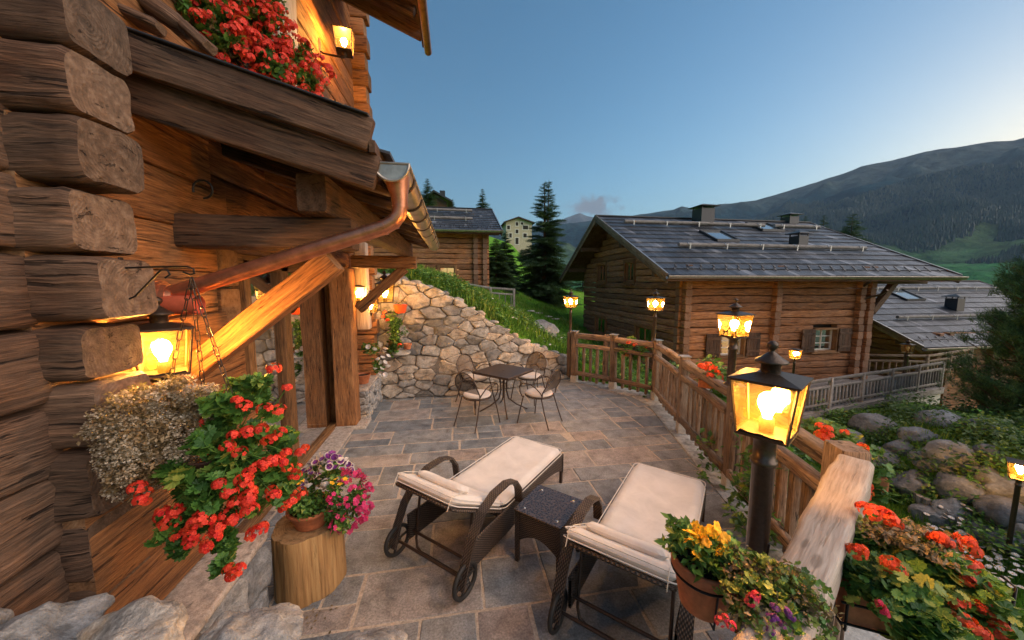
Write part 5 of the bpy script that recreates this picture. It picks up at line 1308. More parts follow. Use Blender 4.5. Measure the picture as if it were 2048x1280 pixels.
# ---------------------------------------------------------------- wicker side table
t = thing('side_table', 'small square wicker table with a dark glass top between the sun loungers', 'side table', (.745, 2.67, 0), R(-43))
m = M(); beam(m, (-.215, 0, .455), (.215, 0, .455), .43, .012, r=.004, nc=2); local('glass_top', m, MAT['tempered_glass'], t)
for k in range(4):
    m = M(); nx, ny = [(1, 0), (0, 1), (-1, 0), (0, -1)][k]; V, Fs, UV = [], [], []
    for i in range(15):
        u_ = -.20+.40*i/14; lo = .17+.10*math.cos(u_/.20*math.pi/2)
        for o_ in (.195, .18): V += [(nx*o_-ny*u_, ny*o_+nx*u_, lo), (nx*o_-ny*u_, ny*o_+nx*u_, .447)]
    for i in range(14):
        b = 4*i; 
        for q in ((b, b+4, b+5, b+1), (b+2, b+3, b+7, b+6), (b, b+2, b+6, b+4)): Fs.append(q); UV.append([(j//4*.03, V[j][2]) for j in q])
    m.add(V, Fs, UV, 0, .5, False); local('apron', m, MAT['wicker'], t)
for sx, sy in ((1, 1), (-1, 1), (-1, -1), (1, -1)):
    m = M(); beam(m, (.19*sx, .19*sy, .0), (.19*sx, .19*sy, .45), .032, .032, up=(1, 0, 0), nc=1, end=0); local('leg', m, MAT['wicker'], t)
    m = M(); lathe(m, [(.0, .464), (.012, .464), (.014, .4615)], (.15*sx, .15*sy, 0), 14); local('glass_fixing', m, MAT['steel'], t)
# ---------------------------------------------------------------- tree stump with a bowl of flowers
t = thing('tree_stump', 'sawn pale tree stump used as a plant stand', 'stump', (-1.14, 2.71, 0)); c = Vector((-1.14, 2.71, 0))
m = M(); V, Fs, UV = [], [], []; n = 48
def rs(a): return .232*(1+.035*math.sin(3*a+1)+.02*math.sin(7*a)+.008*math.sin(19*a)-(.05 if abs((a % 6.283)-4.2) < .03 else 0)-(.04 if abs((a % 6.283)-5.1) < .03 else 0))
zz = [0, .02, .12, .25, .38, .48, .495]
for z in zz:
    for j in range(n): a = 6.283*j/n; r_ = rs(a)*(1+.03*(1-z/.5))*(.985 if z in (0, .495) else 1); V.append((c.x+r_*math.cos(a), c.y+r_*math.sin(a), z))
for i in range(len(zz)-1):
    for j in range(n): Fs.append((i*n+j, i*n+(j+1) % n, (i+1)*n+(j+1) % n, (i+1)*n+j)); q = .03; UV.append([(zz[i], j*q), (zz[i], (j+1)*q), (zz[i+1], (j+1)*q), (zz[i+1], j*q)])
m.add(V, Fs, UV, 0, .6, True)
m.build('trunk_side', MAT['stump_wood'], t)
m = M(); m.add(V[-n:], [tuple(range(n))], [[(v[0]-c.x+.03, v[1]-c.y) for v in V[-n:]]], 0, .6, False); m.build('cut_top', MAT['stump_wood_end'], t)
def pot(name, label, cat, c, r_, h, mat='terracotta', rim=.02, group=None, parent=None, wall=.012, tp=.72):
    t = parent or thing(name, label, cat, c, 0, group); x, y, z = c; m = M()
    lathe(m, [(0, 0), (r_*tp, 0), (r_*(tp+.02), .01), (r_*.97, h-rim*1.6), (r_*.985, h-rim*1.5), (r_*1.06, h-rim*1.3), (r_*1.08, h-rim*.3), (r_*1.05, h), (r_*.96, h), (r_*.93, h-.03)], c, 32); m.build('pot' if parent else 'pot', MAT[mat], t)
    m = M(); lathe(m, [(r_*.94, h-.03), (r_*.6, h-.02), (0, h-.012)], c, 24, wobble=.03); m.build('soil', MAT['soil'], t); return t
pl = pot('potted_flowers', 'terracotta bowl of purple, magenta and yellow petunias on the tree stump', 'potted plant', (-1.10, 2.70, .497), .155, .14)
g = np.random.default_rng(31); c0 = np.array([-1.10, 2.70, .66])
grow(pl, [((-1.03, 2.72, .76), (.22, .22, .16), 1.1), ((-.90, 2.66, .62), (.17, .16, .16), .9), ((-1.2, 2.78, .70), (.14, .12, .10), .5)], 'geranium_leaf', LEAF_S, .04, 1200, .3, g=g, cl=16, cr=.35)
grow(pl, [((-1.12, 2.72, .80), (.14, .12, .14), 1.)], 'dry_leaf', LEAF_S, .03, 160, .3, name='dry_stems', g=g, cl=8)
m = M(); P = surf_pts(70, (-1.00, 2.76, .84), (.16, .15, .14), g, -.3); nn = rotmats(len(P), .3, g); scatter(m, TRUMPET[0], TRUMPET[1], P, .046*g.uniform(.8, 1.15, len(P)), nn, 0, g.uniform(0, 1, len(P))); m.build('purple_flowers', MAT['purple_petal'], pl)
m = M(); scatter(m, TRUMPET[0], TRUMPET[1], P-nn[:, 2]*.0015, .056*g.uniform(.9, 1.1, len(P)), nn, 0, .5); m.build('white_petal_edges', MAT['white_petal'], pl)
m = M(); P = surf_pts(170, (-.85, 2.66, .67), (.19, .17, .23), g, -.9, (1, -.3, 0)); scatter(m, FLORET[0], FLORET[1], P, .034*g.uniform(.8, 1.2, len(P)), rotmats(len(P), .1, g), 0, g.uniform(0, 1, len(P))); m.build('magenta_flowers', MAT['magenta_petal'], pl)
m = M(); P = np.array([atY(x, y, 2.52)[:] for x, y in ((672, 958), (680, 968), (664, 966), (596, 966), (690, 958), (604, 960))]); scatter(m, FLORET[0], FLORET[1], P, .032, rotmats(len(P), .5, g), 0, .6); m.build('yellow_flowers', MAT['yellow_petal'], pl)

# ---------------------------------------------------------------- iron bracket and hanging basket
cb_ = thing('iron_bracket', 'black scrolled iron bracket screwed to a log end, holding the basket chains', 'bracket', (-1.38, 1.78, 2.3))
BYY = 1.74; B0 = atY(241, 515, BYY); B1 = atY(252, 622, BYY); A0 = atY(245, 536, BYY); A1 = atY(385, 534, BYY)
m = M(); beam(m, B1, B0, .022, .008, up=(1, 0, 0), r=.003, nc=2); m.build('back_plate', MAT['black_iron'], cb_)
m = M(); tube(m, [A0, atY(300, 534, BYY), atY(375, 533, BYY), atY(387, 538, BYY), atY(389, 547, BYY), atY(381, 550, BYY), atY(366, 544, BYY)], .0042, 8); m.build('arm', MAT['black_iron'], cb_)
m = M(); tube(m, [atY(246, 592, BYY), atY(258, 598, BYY), atY(270, 593, BYY), atY(322, 540, BYY), atY(335, 540, BYY), atY(340, 549, BYY), atY(330, 556, BYY)], .004, 8); tube(m, [atY(243, 541, BYY), atY(250, 555, BYY), atY(250, 578, BYY), atY(245, 592, BYY)], .0035, 6); m.build('scroll_brace', MAT['black_iron'], cb_)
bk = thing('hanging_basket', 'hanging basket on chains overflowing with red-orange geraniums beside a drying bush of tiny pale flowers', 'hanging basket', atY(400, 900, 1.78))
top = atY(383, 556, 1.74)
def chain(p0, p1, n, parent, r_=.0022, lw=.0085):
    m = M(); p0, p1 = Vector(p0), Vector(p1); d = (p1-p0); L = d.length/n; d.normalize(); _, s_, u_ = frame(d)
    for i in range(n):
        c = p0+d*(i+.5)*L; a_ = s_ if i % 2 else u_; h = L*.5+.004
        pts = [c+d*(h-lw)*sg+d*lw*math.sin(R(q))*1+a_*lw*math.cos(R(q)) if sg > 0 else c-d*(h-lw)+d*lw*math.sin(R(q))+a_*lw*math.cos(R(q)) for sg, q in [(1, 0), (1, 45), (1, 90), (1, 135), (1, 180), (-1, 180), (-1, 225), (-1, 270), (-1, 315), (-1, 360)]]
        tube(m, pts, r_, 5, closed=True)
    m.build('chain', MAT['bronze_metal'], parent)
for q in ((462, 790, 1.66), (409, 800, 1.78), (335, 790, 1.92)): chain(top, atY(*q), 12, bk)
bc = Vector((-1.12, 1.78, 1.52))
m = M(); lathe(m, [(.0, -.16), (.07, -.15), (.12, -.09), (.15, .0), (.155, .01), (.145, .01), (.13, -.02), (0, -.02)], bc, 24); m.build('bowl', MAT['dark_pot'], bk)
g = np.random.default_rng(77)
gc = [(atY(470, 850, 1.66), (.15, .15, .13), 1.), (atY(430, 950, 1.62), (.16, .14, .15), 1.2), (atY(520, 905, 1.68), (.15, .13, .12), .9), (atY(420, 1000, 1.58), (.13, .12, .12), .8), (atY(540, 980, 1.72), (.12, .12, .10), .7), (atY(505, 780, 1.72), (.10, .1, .07), .4), (atY(360, 1060, 1.55), (.07, .06, .08), .3), (atY(445, 1095, 1.55), (.04, .04, .07), .22), (atY(450, 1130, 1.5), (.03, .03, .04), .10)]
grow(bk, gc, 'geranium_leaf', LEAF_G, .052, 520, .35, name='geranium_leaves', g=g, cl=16, cr=.33)
grow(bk, [(atY(455, 960, 1.55), (.14, .1, .12), 1.)], 'yellow_leaf', LEAF_G, .05, 14, .2, name='yellowed_leaf', g=g, cl=5)
HP = [(547, 738, 1.66), (574, 775, 1.7), (474, 800, 1.6), (488, 812, 1.6), (530, 818, 1.62), (558, 820, 1.66), (523, 858, 1.6), (405, 845, 1.7), (430, 835, 1.75), (465, 870, 1.55), (480, 905, 1.55), (495, 865, 1.58), (455, 893, 1.52), (560, 865, 1.66), (407, 905, 1.6), (497, 945, 1.55), (512, 935, 1.55), (528, 928, 1.57), (545, 922, 1.6), (565, 925, 1.62), (572, 905, 1.65),
 (490, 970, 1.52), (498, 990, 1.52), (485, 960, 1.5), (438, 968, 1.5), (408, 975, 1.55), (459, 985, 1.5), (472, 1005, 1.5), (500, 1020, 1.5), (590, 950, 1.7), (592, 935, 1.7), (583, 1000, 1.7), (570, 1010, 1.68), (605, 990, 1.72), (600, 905, 1.72), (548, 990, 1.6), (328, 1030, 1.5), (350, 1020, 1.5), (340, 1045, 1.48), (400, 1035, 1.46), (392, 1045, 1.46), (415, 1040, 1.46),
 (455, 1030, 1.5), (468, 1040, 1.5), (435, 1055, 1.48), (380, 1085, 1.46), (413, 1095, 1.46), (360, 1075, 1.46), (275, 975, 1.5), (280, 1000, 1.5), (508, 1065, 1.52), (520, 1060, 1.54), (465, 1150, 1.44), (475, 1140, 1.44), (385, 1070, 1.46), (425, 1075, 1.46), (540, 880, 1.62), (498, 1000, 1.5)]
P = np.array([atY(*q)[:] for q in HP]); m = M(); umbels(m, P, .026, 20, .36, g=g); m.build('geranium_flowers', MAT['red_petal'], bk)
P2 = np.array([atY(q[0]+g.uniform(-14, 14), q[1]+g.uniform(-12, 12), q[2]+.03)[:] for q in HP[15:]]); m = M(); umbels(m, P2, .022, 15, .38, g=g); m.build('geranium_flowers', MAT['orange_petal'], bk)
m = M(); stems(m, atY(470, 900, 1.66), P[:40], .0022, g=g); m.build('flower_stems', MAT['geranium_leaf'], bk)
dc = [(atY(262, 850, 1.62), (.13, .12, .13), 1.), (atY(345, 800, 1.72), (.17, .12, .09), 1.), (atY(285, 900, 1.6), (.12, .12, .14), 1.), (atY(355, 880, 1.7), (.13, .10, .12), .8), (atY(270, 950, 1.62), (.09, .08, .10), .5), (atY(400, 820, 1.72), (.09, .08, .06), .35)]
grow(bk, dc, 'dry_flower', LEAF_G2, .0085, 5200, .3, name='dry_tiny_flowers', g=g, cl=40, cr=.26)
grow(bk, dc, 'dry_leaf', LEAF_S, .018, 2600, .2, name='dry_foliage', g=g, cl=40, cr=.27)
m = M(); 
for c_, r_, k in dc[:5]: stems(m, atY(360, 880, 1.75), ell(40, c_, r_, g, .6), .0009, g=g)
m.build('dry_stems', MAT['dry_leaf'], bk)
# window-box flowers on the upper storey
fb = thing('balcony_flower_box', 'flower box crowded with scarlet geraniums on the upper storey, above the sloping verge board', 'flower box', atY(480, 40, 3.0))
g = np.random.default_rng(12)
m = M(); a = atY(430, 30, 3.0); b = atY(585, 60, 3.9); a.x -= .25; b.x -= .2; beam(m, a, b, .2, .2, r=.01, nc=2); m.build('box', MAT['dark_beam'], fb)
gc = []; FP = []
for (x, y, Y_) in ((380, 20, 2.75), (430, 30, 2.8), (450, 70, 2.85), (490, 40, 2.95), (500, 100, 3.0), (540, 60, 3.1), (545, 130, 3.1), (580, 110, 3.3), (600, 160, 3.4), (520, 10, 3.0), (470, 5, 2.9), (560, 150, 3.2), (400, -20, 2.8), (625, 150, 3.5)):
    c_ = atY(x, y, Y_); gc.append((c_, (.13, .13, .15), 1.))
    k = 20 if x > 400 else 5
    for p in surf_pts(k, c_, (.15, .15, .17), g, -1., (.3, -1, 0)): FP.append(p)
grow(fb, gc, 'geranium_leaf', LEAF_G, .045, 260, .2, name='leaves', g=g, cl=8)
grow(fb, gc, 'dry_leaf', LEAF_S, .035, 60, .2, name='withered_leaves', g=g, cl=8)
m = M(); umbels(m, FP, .034, 19, .36, g=g, half=False, elong=1.3); m.build('geranium_flowers', MAT['red_petal'], fb)
# pots by the low wall and the stone wall
p = pot('potted_petunias', 'terracotta pot of trailing white petunias on the low stone wall', 'potted plant', (-1.63, 6.35, .56), .13, .16)
g = np.random.default_rng(55); c_ = atY(752, 705, 6.25)
grow(p, [(atY(742, 700, 6.25), (.15, .14, .14), 1.), (atY(757, 730, 6.15), (.09, .09, .15), .5)], 'geranium_leaf', LEAF_S, .055, 420, .3, g=g)
m = M(); P = np.array([atY(x+g.normal()*3, y+g.normal()*3, 6.1+g.normal()*.05)[:] for x, y in ((738, 690), (755, 686), (762, 692), (768, 700), (765, 712), (772, 722), (757, 718), (768, 733), (760, 745), (772, 745), (755, 733), (764, 752), (770, 705), (748, 700), (775, 712), (761, 725), (768, 755), (774, 735))])
scatter(m, TRUMPET[0], TRUMPET[1], P, .085, rotmats(len(P), .3, g), 0, g.uniform(0, 1, len(P))); m.build('white_flowers', MAT['white_petal'], p)
p = thing('hanging_planter', 'bright orange half-basket hanging high against the stone wall', 'planter', atY(800, 615, 6.9))
c_ = atY(801, 617, 6.95); m = M(); lathe(m, [(0, -.09), (.08, -.09), (.10, -.06), (.135, .07), (.14, .075), (.125, .075), (.1, .0), (0, .0)], c_, 20); m.build('pot', MAT['orange_plastic'], p)
m = M(); 
for a_ in (0, 120, 240): tube(m, [c_+Vector((.13*math.cos(R(a_)), .13*math.sin(R(a_)), .07)), c_+Vector((0, 0, .38))], .003, 5)
m.build('hanger_wires', MAT['bronze_metal'], p); grow(p, [(c_+Vector((0, 0, .1)), (.11, .11, .05), 1.)], 'dry_leaf', LEAF_S, .06, 40, .6, g=g)
p = pot('potted_shrub', 'tall leafy plant in a terracotta pot in the corner below the hanging lantern', 'potted plant', (-1.18, 7.0, 1.02), .12, .17)
# it stands on a ledge stone of the wall
m = M(); rock(m, (-1.2, 7.05, .96), (.34, .22, .075), 71, .5, 0, 3, .15); m.build('ledge_stone', MAT['wall_stone'], stone_wall)
grow(p, [(atY(785, 640, 6.9), (.14, .13, .16), 1.), (atY(790, 690, 6.85), (.17, .13, .20), 1.2), (atY(795, 665, 6.9), (.15, .13, .18), 1.)], 'geranium_leaf', LEAF_S, .07, 330, .3, g=g, cl=14)
m = M(); umbels(m, [atY(770, 625, 6.75), atY(766, 633, 6.75), atY(776, 640, 6.75), atY(800, 690, 6.7)], .035, 12, .5, g=g); m.build('flowers', MAT['orange_petal'], p)
p = pot('small_pot', 'small squat terracotta pot on the stone ledge right of the tall potted plant', 'plant pot', (-.93, 6.96, 1.03), .075, .11)
# ---------------------------------------------------------------- pots on the near end of the railing
g = np.random.default_rng(41)
c = atD(1408, 1165, 1.42); t = thing('hanging_pot', 'terracotta pot of yellow and orange pansies in an iron ring on the near railing', 'potted plant', c-Vector((0, 0, .1)))
c = c-Vector((0, 0, .09)); pot('p', '', '', c, .118, .20, rim=.035, parent=t, tp=.74)
m = M(); tube(m, arc(c+Vector((0, 0, .145)), (1, 0, 0), (0, 1, 0), .122, 0, 360, 30), .005, 6, closed=True); tube(m, [c+Vector((.11, -.03, .145)), c+Vector((.16, -.02, .12)), c+Vector((.26, -.02, .16)), c+Vector((.27, -.02, .24))], .005, 6)
tube(m, [c+Vector((-.03, -.11, .14)), c+Vector((-.03, -.10, -.01)), c+Vector((0, -.02, -.03)), c+Vector((.06, .04, -.02))], .004, 6); m.build('iron_ring', MAT['black_iron'], t)
grow(t, [(atD(1400, 1090, 1.42), (.12, .11, .09), 1.), (atD(1365, 1065, 1.45), (.07, .06, .05), .4), (atD(1425, 1110, 1.38), (.11, .1, .07), .7)], 'geranium_leaf', LEAF_S, .042, 420, .4, g=g, tlo=.3)
m = M(); P = np.array([atD(x, y, 1.33+g.uniform(-.03, .04))[:] for x, y in ((1388, 1058), (1395, 1066), (1392, 1050), (1383, 1065), (1400, 1084), (1412, 1084), (1394, 1087), (1427, 1065), (1435, 1072), (1422, 1060), (1450, 1088), (1452, 1100), (1458, 1106), (1433, 1098), (1447, 1096), (1393, 1117), (1378, 1080), (1444, 1110), (1405, 1062))])
P = np.concatenate([P, P+g.normal(0, .012, P.shape)]); scatter(m, FLORET[0], FLORET[1], P, .036*g.uniform(.8, 1.2, len(P)), rotmats(len(P), .3, g), 0, g.uniform(0, 1, len(P))); m.build('pansies', MAT['yellow_petal'], t)
c = atD(1545, 1215, 1.20); t = thing('hanging_pot', 'drying mixed plant with small red and purple flowers, beside the thick lantern pole', 'potted plant', c)
pot('p', '', '', c-Vector((0.02, 0, .17)), .10, .16, mat='red_metal', parent=t)
gc = [(atD(1500, 1150, 1.25), (.10, .09, .06), 1.), (atD(1560, 1170, 1.20), (.11, .09, .07), 1.1), (atD(1520, 1215, 1.16), (.11, .09, .08), 1.), (atD(1600, 1220, 1.18), (.08, .08, .09), .8), (atD(1470, 1120, 1.30), (.06, .06, .05), .4), (atD(1590, 1260, 1.14), (.09, .08, .07), .7), (atD(1545, 1270, 1.10), (.10, .08, .05), .7)]
grow(t, gc, 'yellow_leaf', LEAF_G2, .026, 200, .4, name='pale_leaves', g=g, cl=16)
grow(t, gc, 'geranium_leaf', LEAF_G2, .024, 190, .4, name='green_leaves', g=g, cl=16)
grow(t, gc, 'dry_leaf', LEAF_S, .022, 420, .2, name='dry_leaves', g=g, cl=26)
m = M(); umbels(m, [atD(x, y, 1.06) for x, y in ((1506, 1196), (1512, 1190), (1500, 1202), (1450, 1235), (1462, 1250), (1440, 1242))], .012, 12, .5, g=g); m.build('red_flowers', MAT['crimson_petal'], t)
m = M(); umbels(m, [atD(x+g.normal()*9, y+g.normal()*8, 1.06) for x, y in ((1550, 1215), (1545, 1235), (1560, 1228), (1538, 1250), (1556, 1245), (1570, 1240))*2], .010, 12, .45, g=g); m.build('purple_flowers', MAT['purple_petal'], t)
# flower box outside the beam
fbx = thing('railing_flower_box', 'terracotta trough packed with orange geraniums, held in iron outside the near railing', 'flower box', atD(1780, 1180, 1.55))
a = atD(1672, 1150, 1.50); b = atD(1880, 1290, 1.40); b.z = a.z-.00
m = M(); d_ = (b-a).normalized(); beam(m, a-Vector((0, 0, .075)), b-Vector((0, 0, .075)), .17, .15, r=.012, nc=3); m.build('trough', MAT['terracotta'], fbx)
m = M(); nn_ = Vector((d_.y, -d_.x, 0)); 
for z in (-.04, -.13): tube(m, [a+nn_*.1-d_*.02+Vector((0, 0, z)), b+nn_*.1+Vector((0, 0, z))], .005, 6); tube(m, [a-nn_*.1-d_*.02+Vector((0, 0, z)), b-nn_*.1+Vector((0, 0, z))], .005, 6)
for q in (.0, .3, .6): p_ = a+d_*q; tube(m, [p_+nn_*.1+Vector((0, 0, -.03)), p_+nn_*.1+Vector((0, 0, -.16)), p_-nn_*.1+Vector((0, 0, -.16)), p_-nn_*.1+Vector((0, 0, .05)), p_-nn_*.16+Vector((0, 0, .05))], .005, 6)
m.build('iron_holder', MAT['black_iron'], fbx)
g = np.random.default_rng(43)
gc = [(atD(1700, 1075, 1.62), (.13, .12, .09), 1.), (atD(1780, 1100, 1.58), (.14, .13, .10), 1.2), (atD(1850, 1130, 1.52), (.14, .13, .11), 1.2), (atD(1760, 1170, 1.40), (.12, .11, .09), 1.), (atD(1840, 1215, 1.36), (.14, .12, .11), 1.2), (atD(1920, 1190, 1.42), (.13, .12, .12), 1.), (atD(1940, 1260, 1.36), (.12, .12, .1), .9), (atD(1690, 1120, 1.48), (.07, .07, .06), .4), (atD(1860, 1270, 1.28), (.12, .1, .08), .8)]
grow(fbx, gc, 'geranium_leaf', LEAF_G, .050, 330, .6, name='geranium_leaves', g=g, cl=16, tlo=.15)
grow(fbx, gc[:6], 'yellow_leaf', LEAF_G, .048, 75, .6, name='yellow_leaves', g=g, cl=12)
grow(fbx, [(atD(1840, 1080, 1.5), (.14, .12, .05), 1.), (atD(1780, 1060, 1.55), (.12, .1, .04), .8)], 'dry_leaf', LEAF_S, .03, 420, .4, name='dry_seed_heads', g=g, cl=20)
HP = [(1735, 1020, 1.6), (1750, 1022, 1.6), (1765, 1025, 1.58), (1745, 1030, 1.55), (1780, 1040, 1.56), (1790, 1048, 1.56), (1728, 1015, 1.62), (1775, 1030, 1.58), (1722, 1100, 1.4), (1715, 1105, 1.4), (1705, 1100, 1.42), (1785, 1130, 1.36), (1790, 1140, 1.36), (1778, 1125, 1.37), (1880, 1075, 1.48), (1888, 1083, 1.48), (1895, 1080, 1.5), (1875, 1080, 1.5), (1935, 1090, 1.5), (1930, 1080, 1.5), (1942, 1100, 1.5),
 (1940, 1125, 1.44), (1950, 1130, 1.44), (1935, 1132, 1.42), (1945, 1155, 1.4), (1935, 1160, 1.38), (1928, 1150, 1.4), (1950, 1165, 1.4), (1975, 1175, 1.4), (1985, 1180, 1.4), (1965, 1170, 1.4), (1968, 1200, 1.36), (1960, 1212, 1.34), (1972, 1222, 1.34), (1920, 1202, 1.34), (1912, 1208, 1.34), (2000, 1255, 1.34), (1990, 1262, 1.32), (2005, 1265, 1.34), (1960, 1265, 1.3), (1950, 1258, 1.3), (1930, 1245, 1.3)]
m = M(); umbels(m, np.array([atD(*q)[:] for q in HP]), .028, 20, .36, g=g); m.build('geranium_flowers', MAT['orange_petal'], fbx)
m = M(); umbels(m, np.array([atD(*q)[:] for q in ((1762, 1212, 1.28), (1766, 1220, 1.28), (1758, 1205, 1.29), (1770, 1228, 1.28))]), .013, 12, .5, g=g); m.build('crimson_flowers', MAT['crimson_petal'], fbx)
# geraniums hanging on the outer side of the railing
def rail_flowers(lab, pts, fl, seed, leafs=.07, mat='orange_petal', r_=.04, rad=.18, nl=170):
    g = np.random.default_rng(seed); t = thing('geranium_plant', lab, 'potted plant', pts[0]); 
    c0 = Vector(pts[0]); m = M(); beam(m, c0+Vector((-.10, .08, -rad*.8)), c0+Vector((.10, -.08, -rad*.8)), .10, .10, r=.01, nc=2); m.build('trough', MAT['terracotta'], t)
    grow(t, [(p, (rad, rad, rad*.9), 1.) for p in pts], 'geranium_leaf', LEAF_G, leafs, nl, .5, g=g, cl=12, tlo=.2)
    m = M(); umbels(m, fl, r_, 13, .45, g=g); m.build('flowers', MAT[mat], t); return t
d1 = 3.1
rail_flowers('orange geranium behind the railing just right of the large near lantern', [atD(1640, 868, 3.2), atD(1672, 880, 3.0)], [atD(x, y, 2.9) for x, y in ((1640, 852), (1650, 862), (1658, 870), (1648, 876), (1655, 858), (1690, 865), (1640, 868))], 61, .06, r_=.032, rad=.16)
rail_flowers('red-orange geranium cascading behind the thick corner post', [atD(1725, 930, 2.5), atD(1722, 985, 2.45)], [atD(x, y, 2.35) for x, y in ((1722, 895), (1728, 905), (1718, 912), (1724, 935), (1730, 942), (1728, 965), (1722, 975), (1732, 985), (1726, 992), (1720, 1000), (1734, 972))], 62, .05, r_=.03, rad=.13)
rail_flowers('red and white flowers glowing behind the middle of the railing', [atD(1420, 745, 4.6), atD(1450, 765, 4.4)], [atD(x+g.normal()*3, y+g.normal()*3, 4.35) for x, y in ((1405, 735), (1415, 740), (1425, 738), (1432, 745), (1440, 752), (1428, 757), (1450, 760), (1460, 765), (1420, 750), (1412, 730))], 63, .06, r_=.04, rad=.2)
rail_flowers('small orange geranium behind the far bend of the railing', [atD(1262, 692, 7.4), atD(1290, 700, 7.2)], [atD(x, y, 7.0) for x, y in ((1258, 686), (1270, 690), (1292, 695))], 64, .08, r_=.045, rad=.22)
g = np.random.default_rng(4)
for k, (x, y, d, lab) in enumerate(((1180, 735, 8.6, 'low green shrub seen through the balusters at the far end of the railing'), (1245, 740, 8.3, 'green shrub seen through the balusters next to the doubled railing post'), (1480, 900, 4.3, 'leafy plant seen between the balusters below the lantern on the railing'), (1560, 965, 3.2, 'leafy plant showing between the balusters behind the thick lantern pole'), (1350, 760, 7.0, 'dark green shrub rising behind the railing before the shuttered wall'))):
    c = atD(x, y, d); t = thing('garden_shrub', lab, 'shrub', c); m = M(); tube(m, [c-Vector((0, 0, .6)), c], .02, 5); m.build('stem', MAT['old_log'], t)
    grow(t, [(c, (.45, .35, .35), 1.), (c-Vector((.2, 0, .3)), (.4, .3, .3), 1.)], 'geranium_leaf', LEAF_S, .09, 420, .4, g=g, cl=16)

# ---------------------------------------------------------------- chalets with shingled roofs
def logwall_x(m, x0, x1, y, z0, z1, op, lh=.30, th=.26, roof=None):
    z = z0
    while z < z1:
        h = lh*random.uniform(.94, 1.06); zc = z+h/2; segs = [(x0, x1)]
        for (a, b, c, d) in op:
            if c < zc < d:
                ns = []
                for s in segs:
                    if b <= s[0] or a >= s[1]: ns.append(s); continue
                    if a > s[0]: ns.append((s[0], a))
                    if b < s[1]: ns.append((b, s[1]))
                segs = ns
        for a, b in segs:
            if b-a > .04: beam(m, (a, y+random.uniform(-.012, .012), zc), (b, y+random.uniform(-.012, .012), zc), th, h-.022, r=.035, wob=.034, seg=max(1, int((b-a)/.5)))
        z += h
def logwall_y(m, x, y0f, z0, z1, op, lh=.30, th=.26):
    z = z0
    while z < z1:
        h = lh*random.uniform(.94, 1.06); zc = z+h/2; a, b = y0f(zc)
        if b-a < .2: break
        segs = [(a, b)]
        for (p, q, c, d) in op:
            if c < zc < d:
                ns = []
                for s in segs:
                    if q <= s[0] or p >= s[1]: ns.append(s); continue
                    if p > s[0]: ns.append((s[0], p))
                    if q < s[1]: ns.append((q, s[1]))
                segs = ns
        for a, b in segs:
            if b-a > .04: beam(m, (x+random.uniform(-.012, .012), a, zc), (x, b, zc), th, h-.022, r=.035, wob=.034, seg=max(1, int((b-a)/.5)))
        z += h
def roof_side(t, m, X0, X1, ye, ze, yr, zr, shw=.2, course=.55, name='roof'):
    L = math.hypot(yr-ye, zr-ze); n = int(round(L/course)); dy, dz = (yr-ye)/L, (zr-ze)/L; nz_, ny_ = abs(dy), -dz*(1 if dy > 0 else -1)
    for k in range(n):
        s0, s1 = k*L/n-.05, (k+1)*L/n+.06; x = X0; tone = random.uniform(-.1, .1)
        while x < X1-.03:
            w_ = min(shw*random.choice([.7, 1, 1.3, 1.6]), X1-x)
            tnt = min(1, max(0, random.gauss(.42, .2)+tone+(.3 if random.random() < .12 else 0)))
            a = Vector((x+w_/2, ye+dy*s0+ny_*.085, ze+dz*s0+nz_*.085)); b = Vector((x+w_/2, ye+dy*s1+ny_*.035, ze+dz*s1+nz_*.035))
            beam(m, a, b, w_-.016, .05, r=0, nc=1, end=0, cap=0, tint=tnt); x += w_
